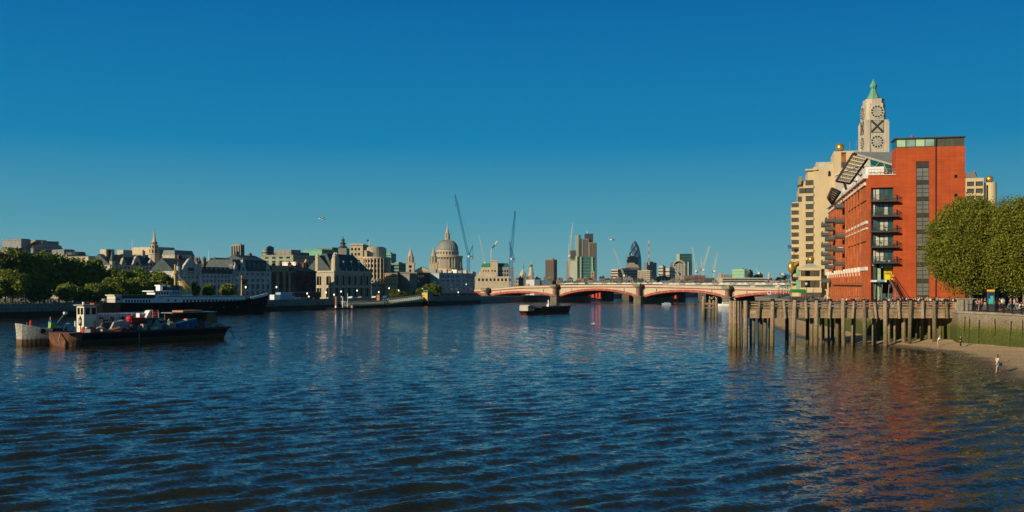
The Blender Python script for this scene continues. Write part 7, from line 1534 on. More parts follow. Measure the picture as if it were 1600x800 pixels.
# ---------------------------------------------------------------- embankment furniture
EL = 'lit lamps along the embankment'
for i, (px, y, lab) in enumerate(((384, 447, 'lit embankment lamp right of the ship flag mast'), (432, 447, 'lit lamp before the dark brick terrace'), (436, 461.5, 'low lit lamp above the white vans'), (480, 457, 'lit lamp before the dark brick building'), (482.5, 462, 'lower lit lamp beside the brick boundary wall'), (490, 471, 'lowest lit lamp at the end of the brick wall'), (509.5, 455.5, 'lit lamp at the left corner of the gothic hall'), (522, 459, 'lit lamp before the first arched window'), (533, 454, 'lit lamp before the third arched window'), (558, 452.5, 'lit lamp before the right part of the gothic hall'), (592, 455, 'lit lamp before the curved stone office'), (608, 449, 'lit lamp before the orange stone office'), (623, 452.5, 'lit lamp above the pier ramp'), (660, 450.5, 'lit lamp before the dark dense tree'), (728.5, 443, 'lit lamp before the white framed office'), (716, 455.5, 'lit lamp at the road portal'))):
    Y = line_y([(x - .85 * (3 + (i % 3) * 3), y_ + .5 * (3 + (i % 3) * 3)) for x, y_ in BANK], px); street_lamp(px, Y, y, lab, ZL, lit=True, group=EL, s=1.25)
def vehicle(name, lab, cat, px, L_, H_, col_, back=5., rz=0., w=1.9, box=False):
    Y = line_y([(x - .85 * back, y_ + .5 * back) for x, y_ in BANK], px); k0 = line_y([(x - .85 * back, y_ + .5 * back) for x, y_ in BANK], px + 4); a = Vector(pxp(px, Y)); b = Vector(pxp(px + 4, k0)); ang = math.atan2(b.y - a.y, b.x - a.x)
    t_ = thing(name, lab, cat, (a.x, a.y, ZL), ang); mt = mat('vehicle_' + col_, CL.get(col_, (.5, .5, .5)), rough=.3, var=.05, coat=.3)
    if box: pts = [(0, .35), (L_, .35), (L_, H_ * .55), (L_ - .5, H_ * .62), (L_ - .9, H_ * .98), (L_ - 1.2, H_), (.1, H_), (0, H_ * .95)]
    else: pts = [(0, .35), (L_, .35), (L_, H_ * .5), (L_ - .2, H_ * .58), (L_ - 1.1, H_ * .64), (L_ - 1.7, H_), (.9, H_), (.25, H_ * .66), (0, H_ * .6)]
    MB().extr(pts, -w / 2, w / 2).build('body', mt, t_)
    if box: MB().extr([(L_ - .95, H_ * .6), (L_ - .55, H_ * .62), (L_ - .95, H_ * .92), (L_ - 1.9, H_ * .92), (L_ - 1.9, H_ * .6)], -w / 2 - .02, w / 2 + .02).build('cab_window', M_glass, t_)
    else: MB().extr([(L_ - 1.25, H_ * .66), (L_ - 1.75, H_ * .94), (1., H_ * .94), (.5, H_ * .68)], -w / 2 - .02, w / 2 + .02).build('side_window', M_glass, t_)
    for x in (.8, L_ - .9):
        for y in (-w / 2 - .03, w / 2 - .17): o = MB().cyl((x, y, .34), (x, y + .2, .34), .34, n=12).build('wheel', M_black, t_); MB().cyl((x, y - .01, .34), (x, y + .21, .34), .18, n=8).build('rim', M_grey, o)
    MB().box(L_ - .05, L_ + .03, -w / 2 + .1, -w / 2 + .4, .6, .8).build('headlight', M_white, t_); MB().box(L_ - .05, L_ + .03, w / 2 - .4, w / 2 - .1, .6, .8).build('headlight', M_white, t_)
    return t_
for a in (('parked_van', 'white box van, left of the pair on the embankment', 'van', 425, 6., 2.7, 'white', 3., 0, 2.1, True), ('parked_van', 'longer pale blue truck, right of the pair on the embankment', 'truck', 434.5, 9., 3.6, 'pale blue', 3., 0, 2.3, True), ('parked_car', 'white car below the dark brick terrace', 'car', 458, 4.4, 1.5, 'white', 3.), ('parked_car', 'pale grey car by the brick boundary wall', 'car', 464, 4.4, 1.5, 'pale blue', 3.), ('parked_car', 'black car right of the pale car by the brick wall', 'car', 475, 4.4, 1.5, 'black', 3.), ('parked_car', 'white car before the left of the gothic hall', 'car', 546, 4.4, 1.5, 'white', 3.), ('parked_car', 'red bus-like van near the orange stone office', 'van', 626, 7., 3.0, 'red', 8., 0, 2.2, True), ('parked_car', 'grey car above the pontoon', 'car', 561, 4.4, 1.5, 'grey', 3.), ('parked_car', 'second white car beneath the curved stone office', 'car', 583, 4.4, 1.5, 'white', 3.), ('parked_car', 'blue car between the curved office and the ramp', 'car', 600, 4.4, 1.5, 'blue', 4.)): vehicle(*a)
# ---------------------------------------------------------------- passenger pier: pontoon, ramp bridge, waiting room
pf_ = Frame(pxp(541, 407), pxp(606, 435)); pp = thing('pier_walkway', 'pale green level pier walkway with lattice sides before the gothic hall', 'pier', pf_.A, pf_.rz)
def truss(t_, a, b, h, n, mt, wd=2.2):
    for y in (0, wd):
        m = MB(); A_ = Vector((a[0], y, a[1])); B_ = Vector((b[0], y, b[1])); U_ = Vector((0, 0, h)); m.cyl(A_, B_, .12, n=4); m.cyl(A_ + U_, B_ + U_, .2, n=4)
        for k in range(n): p, q = A_.lerp(B_, k / n), A_.lerp(B_, (k + 1) / n); m.cyl(p, p + U_, .09, n=4); m.cyl(p, q + U_, .08, n=4)
        m.build('side_truss', mt, t_)
    MB().extr([(a[0], a[1] + .1), (b[0], b[1] + .1), (b[0], b[1] + .3), (a[0], a[1] + .3)], .1, wd - .1).build('walk_deck', M_timbert, t_)
PG = mat('pale_green_pier_paint', (.42, .50, .40), rough=.5)
zq = lambda p, Y: gz(p, Y)
truss(pp, (0, 1.0), (pf_.L, 1.3), 1.7, 16, PG)
MB().box(-.5, pf_.L, -.15, 2.4, 2.72, 2.95).build('canopy', PG, pp)
pr_ = Frame(pxp(606, 435), pxp(663, 466)); pq = thing('pier_ramp', 'lattice ramp rising from the pontoon towards the yellow waiting room', 'ramp', pr_.A, pr_.rz)
truss(pq, (0, 1.2), (pr_.L, 2.8), 2.2, 18, PG)
po = thing('pontoon', 'dark floating pontoon with mooring post at the left end of the pier', 'pontoon', pxp(521, 393) + (0,), pf_.rz)
MB().extr([(-1, -.5), (12, -.5), (12.6, .7), (-1.6, .7)], -2, 3).build('hull', M_black, po)
MB().cyl((1.8, 0, .7), (1.8, 0, 5.2), .5, n=8).build('mooring_post', mat('rusty_post', (.3, .16, .09)), po); MB().cyl((6.2, 0, .7), (6.2, 0, 4.8), .16, n=6).box(5.4, 6.6, -.2, .2, 4.8, 5.2).build('crane_post', M_white, po)
MB().lathe(9.5, -2.2, [(.1, .1), (.55, .4), (.6, 1.1), (.2, 1.6)], 10).build('buoy', mat('dull_pink_buoy', (.5, .28, .22)), po); MB().cyl((9.6, 0, .7), (9.6, 0, 6.4), .1, n=5).build('light_mast', M_white, po)
MB().box(-1.2, -.4, -2.1, -1.6, .7, 1.6).build('fender_box', M_white, po)
for px, y0_, lab in ((591, 467, 'small orange kiosk on the pier walkway'),):
    Y = 429; X = (px - 800) / F * Y; t_ = thing('pier_kiosk', lab, 'kiosk', (X, Y, 0)); MB().box(-.6, .6, -.5, .5, 2.95, 5.4).build('walls', mat('orange_kiosk', (.5, .25, .06)), t_); MB().box(-.8, .8, -.7, .7, 5.4, 5.6).build('roof', M_grey, t_)
yf = Frame(pxp(668, 474), ang=52); yb_ = thing('yellow_waiting_room', 'bright yellow cabin with glazed lantern at the top of the pier ramp', 'cabin', yf.A, yf.rz); Yy = 474
wL = Frame(pxp(678, 496), ang=142)
MB().box(0, 3.6, 0, 3.4, 2.2, gz(458, Yy)).build('side_wall', M_grey, yb_)
MB().prism([(-.02, 3.4), (0, 0), (-.1, 0)], 2, 3)
MB().box(-.12, -.005, -.05, 3.45, 1.9, gz(457.6, Yy)).build('yellow_wall', mat('yellow_wall', (.70, .42, .06), rough=.6), yb_)
MB().box(-.2, 3.8, -.2, 3.6, gz(458, Yy), gz(457, Yy)).build('roof', M_grey, yb_); MB().box(.3, 2.4, .3, 3.0, gz(457, Yy), gz(453.8, Yy)).build('lantern', mat('pale_green_steel', (.33, .48, .3)), yb_)
for k in range(3): MB().box(.18, .29, .5 + k * .85, 1.1 + k * .85, gz(456.5, Yy), gz(454.3, Yy)).build('lantern_window', M_glass, yb_)
MB().box(-1, 5, -1.5, 4, -1.5, 2.2).build('base', M_algae, yb_)
# ---------------------------------------------------------------- black hulled ship
SA_ = pxp(150, 306); SB_ = pxp(419, 347); sf = Frame(SA_, SB_); Ls = sf.L; sh = thing('moored_ship', 'black hulled former warship with white decks and yellow funnel moored by the gardens', 'ship', sf.A, sf.rz)
M_hull = mat('black_hull', (.006, .007, .009), rough=.6, var=.3, scale=.3, spec=.05); M_swh = mat('ship_white', (.85, .86, .87), rough=.5, var=.05, scale=.4, streak=.08); M_fun = mat('funnel_yellow', (.62, .42, .14), rough=.5)
sec = []
N = 26
for k in range(N + 1):
    t = k / N; x = -1.2 + (Ls + 1.5) * t; bw = 4.6 * min(1, (t / .12) ** .6 if t < .12 else 1) * (1 if t < .72 else max(.02, 1 - ((t - .72) / .28) ** 2.2)); zt = 4.35 - .9 * math.sin(min(1, t / .7) * math.pi) * .35 + (max(0, t - .72) / .28) ** 1.8 * 2.0
    sec.append((x, bw, zt))
m = MB()
for x, bw, zt in sec:
    tt_ = (x + 1.2) / (Ls + 1.5); fl_ = .62 if tt_ > .85 else .9; xo = -2.2 * max(0, (tt_ - .85) / .15)
    for y, z, f in ((-bw, zt, 1), (-bw * .97, zt * .55, 1), (-bw * fl_, -.6, 1), (bw * fl_, -.6, 1), (bw * .97, zt * .55, 1), (bw, zt, 1)): m.v.append((x + (xo if z < 0 else xo * .4 if z < zt else 0), y, z))
for k in range(N):
    for j in range(5): a = k * 6 + j; m.f.append((a, a + 1, a + 7, a + 6)); m.m.append(0)
    a = k * 6; m.f.append((a + 5, a, a + 6, a + 11)); m.m.append(0)
m.f.append((0, 5, 4, 3, 2, 1)); m.m.append(0); m.build('hull', M_hull, sh)
sx_ = lambda px: sf.x(px, -3.6); szz = lambda px, py: sf.z(px, py, -3.6)
def sbx(name, pl, pr, pt, pb, y0=-3.6, y1=3.6, mt=M_swh, **k):
    a, b = sf.x(pl, y0), sf.x(pr, y0); pc = (pl + pr) / 2; return MB().box(a, b, y0, y1, sf.z(pc, pb, y0), sf.z(pc, pt, y0)).build(name, mt, sh, **k)
dh = sbx('deckhouse', 254, 383, 463.5, 476.5); sbx('awning_deck', 250, 385, 462.4, 463.4, -3.8, 3.8, M_grey)
for k in range(17):
    px = 286 + k * 5.7; w = sbx('deckhouse_window', px, px + 2.7, 468, 474, -3.66, -3.61, M_glass); sbx('porthole_shade', px + 3.9, px + 5., 468, 469.4, -3.65, -3.61, M_dgrey)
for px in (262, 273): sbx('porthole', px, px + 2.4, 468, 471, -3.66, -3.61, M_glass)
sbx('after_house', 192, 239, 466.5, 476, -3.4, 3.4); sbx('after_awning', 190, 243, 460.5, 464.2, -3.8, 3.8, M_dgrey); sbx('after_awning_shade', 192, 241, 464.2, 466.4, -3.3, 3.3, mat('awning_shadow_fill', (.08, .08, .085)))  # dark box stands in for the shade between after awning and house
for k in range(9): px = 196 + k * 4.6; sbx('after_window', px, px + 2.3, 468.5, 472.3, -3.46, -3.41, M_glass)
sbx('stern_house', 180, 190, 462.5, 475, -3.2, 3.2, mat('ship_cream', (.62, .58, .50))); sbx('stern_house_roof', 178.5, 191, 460.5, 462.3, -3.5, 3.5, mat('ship_cream', (.62, .58, .5))); sbx('stern_window', 181.5, 188, 466, 468.5, -3.26, -3.21, M_glass)
sbx('waist_house', 239, 256, 466, 477, -3.5, 3.5)
sbx('bridge_house', 242, 266, 455.8, 466.2, -3., 3.); sbx('bridge_wing', 240, 268, 454.2, 455.8, -4.2, 4.2); sbx('upper_bridge', 250, 254, 446, 454.2, -1.5, 1.5); sbx('upper_bridge_roof', 250, 259, 445.2, 447, -2, 2); sbx('chart_house', 268, 283, 454, 463.4, -2.8, 2.8, mat('ship_blue_white', (.45, .55, .66))); sbx('director', 266, 280, 445.5, 453.5, -1.2, 1.2, mat('dark_blue_grey', (.05, .08, .12)))
for k in range(5): px = 243.5 + k * 4.3; sbx('bridge_window', px, px + 2.4, 457, 460, -3.06, -3.01, M_glass)
for k in range(3): px = 270 + k * 4; sbx('chart_window', px, px + 2, 456, 459, -2.86, -2.81, M_glass)
sbx('vent_house', 284, 301, 460, 463.4, -2, 2)
fx = sf.x(289, 0); zf0, zf1 = sf.z(289, 463, 0), sf.z(289, 439, 0)
m = MB(); n = 20; 
for z, s_ in ((zf0, 1.), (zf1 - .4, .97), (zf1 - .4, 1.04), (zf1, 1.04)):
    for k in range(n): a = 6.2832 * k / n; m.v.append((fx + 2.3 * s_ * math.cos(a) - (z - zf0) * .04, 1.6 * s_ * math.sin(a), z))
for j in range(3):
    for k in range(n): m.f.append((j * n + k, j * n + (k + 1) % n, (j + 1) * n + (k + 1) % n, (j + 1) * n + k)); m.m.append(0)
m.f.append(tuple(3 * n + k for k in range(n))); m.m.append(0); m.build('funnel', M_fun, sh)
mx_ = sf.x(273.5, 0); zt = sf.z(273.5, 413, 0); zm = sf.z(273.5, 446, 0)
MB().cyl((mx_, 0, zm - 4), (mx_, 0, zt), .34, .22, 8).build('fore_mast', M_fun, sh); MB().tube([(mx_ + .6, 0, sf.z(273, 428, 0)), (mx_ + 4.5, 0, sf.z(280, 452, 0))], .17).tube([(mx_ + .6, -.8, sf.z(273, 430, 0)), (mx_ + 4.0, -2, sf.z(280, 450, 0))], .1).build('derrick', M_fun, sh); MB().lathe(mx_, 0, [(.5, zt - 3.2), (.8, zt - 3), (.8, zt - 2.2)], 8).build('crows_nest', M_fun, sh)
mx2 = sf.x(377.5, 0); zt2 = sf.z(377.5, 430, 0); MB().cyl((mx2, 0, 4), (mx2, 0, zt2), .28, .16, 8).build('aft_mast', M_fun, sh); MB().cyl((mx2 - 1.6, 0, zt2 - 1.), (mx2 + 1.4, 0, zt2 - 1.1), .1, n=5).build('yard', M_fun, sh)
MB().extr([(mx2 + .3, zt2 - 1.2), (mx2 + 2.2, zt2 - 1.7), (mx2 + 1.9, zt2 - 3.4), (mx2 + .2, zt2 - 3)], -.04, .04).build('ensign', mat('red_ensign', (.35, .03, .03)), sh)
m = MB(); 
for a, b, z in ((386, 418, 4.2),):
    for k in range(12): x = sf.x(a, 0) + (sf.x(b, 0) - sf.x(a, 0)) * k / 11.; t = (x + 1.2) / (Ls + 1.5); zz_ = 4.35 + (max(0, t - .72) / .28) ** 1.8 * 2.0; yy = -4.6 * max(.05, 1 - ((max(.72, t) - .72) / .28) ** 2.2) + .1; m.box(x - .5, x + .35, yy, yy + .25, zz_ - .05, zz_ + .75)
m.build('bow_rail_screen', M_swh, sh); sbx('anchor_gear', 389, 399, 471, 474, -1.2, 1.2, M_dgrey)
for px in (349, 370.5, 328): sbx('hull_scuttle', px, px + 1.6, 479.5, 481, -4.72, -4.62, M_grey)
m = MB()
for k in range(14): x = sf.x(155, 0) + k * 1.1; m.box(x, x + .05, -3.2, -3.15, 4.2, 5.2)
m.tube([(sf.x(155, 0), -3.2, 5.2), (sf.x(180, 0), -3.2, 5.2)], .05).tube([(sf.x(155, 0), -3.2, 4.7), (sf.x(180, 0), -3.2, 4.7)], .04); m.build('stern_rail', M_white, sh)
# ---------------------------------------------------------------- tug and cargo barge in the left foreground
TU = Frame((-77.6, 156.2), ang=54.4); tg = thing('tug_boat', 'small tug with pale bow and cream wheelhouse moored behind the rusty barge', 'boat', TU.A, TU.rz); TL = 26.
def hull(par, name, L_, B_, prof, mt, rake=1.0, stern=.7, n=18, waterline=-.8, zmid=.5):
    """prof(t)=deck height, B_(t)=half beam"""
    m = MB()
    for k in range(n + 1):
        t = k / n; x = L_ * t; b = B_(t); z = prof(t); xr = rake * (1 - min(1, t / .12)) - stern * max(0, (t - .9) / .1)
        for y, zz_, s_ in ((-b, z, 0), (-b * .98, z * zmid, .5), (-b * .8, waterline, 1), (b * .8, waterline, 1), (b * .98, z * zmid, .5), (b, z, 0)): m.v.append((x + xr * s_, y, zz_))
    for k in range(n):
        for j in range(5): a = k * 6 + j; m.f.append((a, a + 1, a + 7, a + 6)); m.m.append(0)
        a = k * 6; m.f.append((a + 5, a, a + 6, a + 11)); m.m.append(0)
    m.f.append((0, 5, 4, 3, 2, 1)); m.f.append(tuple(n * 6 + j for j in range(6))); m.m += [0, 0]; return m.build(name, mt, par)
M_rusth = z_mat('rusty_hull', [(-.5, (.05, .03, .02)), (.3, (.12, .06, .03)), (.85, (.16, .08, .04)), (1.05, (.012, .013, .015)), (3, (.014, .015, .018))], amp=.15, ns=.8, bump=.3)
M_tugh = z_mat('tug_hull_paint', [(-.5, (.06, .04, .025)), (.5, (.14, .09, .045)), (1.0, (.17, .11, .06)), (1.15, (.42, .40, .33)), (4, (.48, .46, .38))], amp=.06, ns=.6, bump=.15, rough=.6)
M_tugd = z_mat('tug_dark_paint', [(-.5, (.05, .03, .02)), (.6, (.08, .05, .03)), (.9, (.015, .02, .022)), (4, (.02, .035, .04))], amp=.06, ns=.6, bump=.15)
hull(tg, 'bow', 4.6, lambda t: .12 + 2.4 * min(1, t ** .55), lambda t: 3.6 - 1.1 * t, M_tugh, rake=.5, stern=0, n=8)
h2 = hull(tg, 'hull', TL - 4.6, lambda t: 2.52 * (1 if t < .85 else 1 - ((t - .85) / .15) ** 2 * .5), lambda t: 2.5 - .9 * min(1, t * 3), M_tugd, rake=0, stern=.6); h2.location = (4.6, 0, 0)
MB().box(4.4, TL - .6, -2.2, 2.2, 1.45, 1.55).build('deck', M_dgrey, tg)
MB().cyl((3.2, -1.95, 2.3), (3.2, -2.35, 2.3), .42, n=14).build('tyre_fender', M_black, tg)
wx = TU.x(131, -1.6); wx0, wx1 = wx, TU.x(151, -1.6); zw0, zw1 = 1.5, TU.z(130, 476.5, 0); zm_ = zw0 + (zw1 - zw0) * .62
M_wh = mat('wheelhouse_cream', (.72, .66, .50), rough=.5, var=.1, scale=1.); M_mau = mat('wheelhouse_side', (.62, .56, .52), rough=.5, var=.1)
m = MB(); wall_grid(m, (wx0, .5, 0), (0, -1, 0), (1, 0, 0), 2.1, zw0, zw1 - .1, [(zm_ + .25, zw1 - .45, [(.2, .95), (1.15, 1.9)])], .12)
wall_grid(m, (wx0, -1.6, 0), (1, 0, 0), (0, 1, 0), wx1 - wx0, zw0, zw1 - .1, [(zm_ + .25, zw1 - .45, [(.3, 1.1), (1.4, 2.2)])], .12)
m.face([(wx1, -1.6, zw0), (wx1, .5, zw0), (wx1, .5, zw1 - .1), (wx1, -1.6, zw1 - .1)]); m.build('wheelhouse', M_wh, tg)
for y0_, y1_ in ((.3, -.45), (-.65, -1.4)): MB().box(wx0 + .1, wx0 + .13, y1_, y0_, zm_ + .25, zw1 - .45).build('window', M_glass, tg)
for a, b in ((.3, 1.1), (1.4, 2.2)): MB().box(wx0 + a, wx0 + b, -1.5, -1.47, zm_ + .25, zw1 - .45).build('window', M_glass, tg)
MB().box(wx0 - .35, wx1 + .3, -2.0, .9, zw1 - .1, zw1 + .08).build('wheelhouse_roof', mat('dull_blue_roof', (.28, .30, .32)), tg); MB().box(wx0 + 1.8, wx1 + .1, -1.6, -.4, zw1 + .08, zw1 + .3).build('liferaft', mat('red_liferaft', (.55, .05, .04)), tg); MB().cyl((wx0 + .9, 0, zw1), (wx0 + .9, 0, zw1 + .5), .2, n=8).build('radar', M_white, tg)
o = MB().box(wx0 - .04, wx0 - .01, -1.05, -.1, zw0 + 1.4, zw0 + 2.6).build('emblem_panel', M_black, tg); MB().extrx([(y_ - .52, z_) for y_, z_ in ((-.05, zw0 + 1.6), (.2, zw0 + 1.8), (.25, zw0 + 2.25), (.1, zw0 + 2.5), (-.2, zw0 + 2.5), (-.35, zw0 + 2.2), (-.3, zw0 + 1.8))], wx0 - .06, wx0 - .045).build('emblem', M_white, o)
MB().box(wx1 + .02, wx1 + 11.5, -1.3, 1.5, 1.5, 4.7).build('engine_casing', mat('grey_casing', (.50, .48, .48), rough=.5, streak=.3), tg)
for k in range(6): x = wx1 + .6 + k * 1.9; MB().box(x, x + .9, -1.36, -1.31, 3.6, 4.2).build('casing_window', M_glass, tg)
m = MB(); 
for k in range(12): x = wx1 + k * 1.05; m.cyl((x, -2., 1.5), (x, -2., 4.9), .035, n=4)
for z in (2.6, 3.7, 4.9): m.tube([(wx1, -2., z), (wx1 + 11.6, -2., z)], .035)
m.build('guard_rail', M_white, tg)
def ring(name, lab, loc, nrm_rz, r=.42, c=(.75, .22, .04)):
    t_ = thing(name, lab, 'life ring', loc, nrm_rz); m = MB(); m.tube([(r * math.cos(a * .3927), 0, r * math.sin(a * .3927)) for a in range(17)], .1, 6); m.build('ring', mat('life_ring_orange', c, rough=.5), t_)
    for a in (0.785, 2.356, 3.927, 5.498): MB().box(-.07, .07, -.115, .115, -.13, .13).build('band', M_white, t_, (r * math.cos(a), 0, r * math.sin(a)))
    return t_
def tw(frame, x, y, z): return frame.w(x, y, z)
ring('life_ring', 'orange life ring on the aft corner of the tug wheelhouse', tw(TU, wx1 + .1, -1.85, 3.25), TU.rz, .5)
MB().tube([(4.8, .4, 2.4), (7.0, .2, 3.3), (8.2, 0, 4.9)], .16, 6).build('towing_derrick', mat('teal_paint', (.03, .10, .11)), tg); MB().box(8., 8.5, -.2, .2, 4.8, 5.2).build('derrick_head', M_white, tg)
MB().box(5.2, 7.6, -1.6, 1.2, 1.55, 2.7).build('winch_house', M_dgrey, tg); m = MB()
for k in range(9): m.cyl((TL * (.5 + .05 * k), 0, 1.5), (TL * (.5 + .05 * k), 0, 1.6), .02, n=3)
MB().cyl((1.9, 0, 3.0), (1.9, 0, 3.7), .14, n=6).build('bitt', M_dgrey, tg)
BG = Frame((-71.0, 155.2), ang=54.6); bgg = thing('cargo_barge', 'long black dumb barge with rusty blunt bow carrying salvage gear', 'barge', BG.A, BG.rz); BL = 31.5
hull(bgg, 'hull', BL, lambda t: 3.4 * min(1, .5 + t * 6) * (1 if t < .9 else 1 - (t - .9) * 3), lambda t: 2.1 - .25 * math.sin(t * math.pi), M_rusth, rake=1.2, stern=1.2)
bo = hull(bgg, 'bow_plate', 2.6, lambda t: 3.45 * (.5 + .5 * (1 - (1 - t) ** 2)), lambda t: 2.16, mat('rusty_brown_bow', (.18, .085, .05), var=.5, scale=1.2, bump=.3), rake=1.2, stern=0, n=6); bo.location = (-.06, 0, 0)
MB().box(.8, BL - .8, -3.1, 3.1, 1.75, 1.9).build('deck', mat('barge_deck', (.07, .06, .055), var=.4, scale=1.), bgg); MB().box(.3, BL - .4, -3.5, -3.3, 1.85, 2.15).build('gunwale', mat('barge_gunwale', (.05, .05, .052)), bgg); MB().cyl((12.5, -3.5, .1), (12.5, -3.5, 2.0), .09, n=6).build('draught_pipe', M_grey, bgg)
m = MB(); m.tube([(-.1, -1.8, 2.1), (-.5, -2.1, 1.2), (-.2, -2.0, .3), (.3, -2.4, .0)], .1, 5); m.build('bow_fender_rope', mat('pink_rope', (.45, .2, .15)), bgg)
m = MB(); m.tube([(BL, -1.5, 1.9), (BL + .9, -1.8, 1.2), (BL + 1.6, -2.0, -.1)], .08, 5); m.build('mooring_rope', M_black, bgg)
def on_barge(px, dy, name, lab, cat, parts, rz=0., z=1.9, s=1.):
    x = BG.x(px, dy); p = BG.w(x, dy, z); t_ = thing(name, lab, cat, p, BG.rz + R(rz)); t_.scale = (s, s, s)
    for nm, mb, mt in parts: mb.build(nm, mt, t_)
    return t_
c_ = lambda n, rgb, **k: mat(n, rgb, rough=.6, **k)
drum = lambda: [('shell', MB().lathe(0, 0, [(.3, 0), (.32, .02), (.3, .3), (.32, .32), (.3, .6), (.32, .62), (.3, .9)], 12), c_('drum_red', (.5, .04, .03))), ('lid', MB().lathe(0, 0, [(.27, .9), (.27, .93)], 12), M_dgrey)]
def boxp(w, d, h, mt): return [('sides', MB().box(-w / 2, w / 2, -d / 2, d / 2, 0, h), mt), ('lid', MB().box(-w / 2 - .04, w / 2 + .04, -d / 2 - .04, d / 2 + .04, h, h + .08), M_dgrey)]
on_barge(131, -2.2, 'oil_drum', 'small red drum near the bow end of the barge deck', 'drum', drum(), s=1.1)
on_barge(146, -1.6, 'oil_drum', 'red drum beside the tug wheelhouse on the barge', 'drum', drum(), s=1.25)
on_barge(139.5, -2.2, 'cable_drum', 'tan cable drum lying on the barge deck', 'cable drum', [('flange', MB().cyl((0, -.5, .6), (0, -.4, .6), .6, n=14), M_tan), ('flange', MB().cyl((0, .4, .6), (0, .5, .6), .6, n=14), M_tan), ('core', MB().cyl((0, -.4, .6), (0, .4, .6), .35, n=12), M_dbrick)])
on_barge(135.5, -2.7, 'white_canister', 'white and pink canister standing at the barge edge', 'canister', [('body', MB().lathe(0, 0, [(.25, 0), (.25, 1.1)], 10), M_white), ('base', MB().lathe(0, 0, [(.28, 0), (.28, .5)], 10), c_('dull_pink_buoy', (.5, .28, .22)))])
on_barge(157, -1.2, 'chain_heap', 'grey and rust heap of chain and shackles on the barge', 'chain', [('links', MB().lathe(0, 0, [(1.5, 0), (1.2, .5), (.5, .9), (.1, 1.1)], 9), c_('rusty_chain', (.16, .10, .08), stain=(.5, .48, .45), scale=4.)), ('hook', MB().tube([(0, 0, 1), (.3, 0, 1.5), (.6, 0, 1.2)], .08), M_grey)], s=1.)
on_barge(166, -.8, 'winch', 'dark deck winch on an upright frame mid barge', 'winch', [('frame', MB().box(-.9, -.7, -.6, .6, 0, 2.2).box(.7, .9, -.6, .6, 0, 2.2).box(-.9, .9, -.6, -.4, 1.9, 2.1), M_black), ('drum', MB().cyl((-.7, 0, 1.1), (.7, 0, 1.1), .5, n=12), M_dgrey)])
on_barge(186, -1.6, 'upturned_skiff', 'pale grey upturned skiff leaning on the barge deck', 'skiff', [('hull', MB().extr([(-1.9, .3), (-1.2, 1.7), (.6, 1.95), (1.7, 1.5), (1.9, .9), (.2, 0), (-1.6, .0)], -.5, .5), c_('skiff_grey', (.40, .40, .36))), ('keel', MB().tube([(-1.8, -.52, .4), (.2, -.52, 1.2), (1.8, -.52, 1.2)], .05), M_grey)])
on_barge(203, -1.4, 'oil_drum', 'large round red float left on the red rack', 'float', [('float', MB().lathe(0, 0, [(.05, 1.5), (.5, 1.7), (.62, 2.1), (.5, 2.5), (.05, 2.7)], 14), c_('float_red', (.6, .02, .02))), ('post', MB().cyl((0, 0, 0), (0, 0, 1.6), .12, n=6), M_black)])
on_barge(213, -1.4, 'equipment_rack', 'dark equipment rack with red top panel beside the red float', 'rack', [('frame', MB().box(-1.2, 1.2, -.5, .5, 0, 1.6), M_black), ('red_panel', MB().box(-1.3, 1.3, -.6, .6, 1.6, 2.3), c_('float_red', (.6, .02, .02))), ('shelf', MB().box(-1.1, 1.1, -.56, -.5, .6, .7), M_grey)])
on_barge(206, -2.5, 'fender_coil', 'striped red and tan coil of fender rope at the barge edge', 'rope coil', [('coil', MB().tube([(.45 * math.cos(a), -.1 * (a > 6), .6 + .55 * math.sin(a)) for a in [k * .45 for k in range(28)]], .12, 5), c_('coil_tan', (.45, .25, .13), stain=(.5, .08, .05), scale=5.)), ('core', MB().cyl((0, -.05, .6), (0, .15, .6), .2, n=8), M_dgrey)])
on_barge(218, -2.6, 'gas_bottles', 'pair of pale grey gas bottles on the barge edge', 'bottles', [('bottle', MB().lathe(-.28, 0, [(.22, 0), (.22, .9), (.08, 1.1)], 9), M_grey), ('bottle', MB().lathe(.28, 0, [(.22, 0), (.22, .9), (.08, 1.1)], 9), M_grey)])
on_barge(229, -1.0, 'tool_shed', 'dark green tool shed amid the clutter on the barge', 'shed', [('walls', MB().box(-1.6, 1.6, -.8, .8, 0, 2.0), c_('dark_green_shed', (.02, .06, .05))), ('roof', MB().box(-1.7, 1.7, -.9, .9, 2.0, 2.15), M_dgrey), ('door', MB().box(-.4, .4, -.83, -.8, .1, 1.8), M_grey)])
tent = on_barge(233.5, .6, 'white_hooded_cabin', 'white hooded cabin with blue panel and red ladder on the barge', 'cabin', [('hood', MB().extr([(-1.5, 3.2), (1.2, 3.2), (1.4, 4.1), (.4, 4.9), (-.5, 4.8)], -.9, .9), M_white), ('panel', MB().box(-1.3, .7, -.8, .8, .0, 3.2), c_('pale_blue_panel', (.38, .46, .56))), ('vent', MB().box(-.2, .3, -.93, -.9, 3.7, 4.2), mat('dull_green', (.2, .25, .1)))], s=.7)
m = MB()
for x in (0, .9): m.box(x, x + .12, -.1, .05, 0, 3.4)
for k in range(8): m.box(.12, .9, -.08, .02, .3 + k * .4, .48 + k * .4)
on_barge(238.5, -.4, 'red_ladder', 'red and white rung ladder beside the white hooded cabin', 'ladder', [('ladder', m, c_('ladder_red', (.55, .08, .06)))])
for i, (px, col_, h) in enumerate(((219, 'white', 2.9), (224, 'grey', 2.4), (226.5, 'blue', 2.9))): on_barge(px, 1.2, 'storage_locker', '%s locker in the row behind the tool shed on the barge' % {'white': 'tall white', 'grey': 'grey middle', 'blue': 'blue topped'}[col_], 'locker', [('body', MB().box(-.45, .45, -.5, .5, 0, h), cloth(col_)), ('door', MB().box(-.38, .38, -.53, -.5, .2, h - .2), M_grey)])
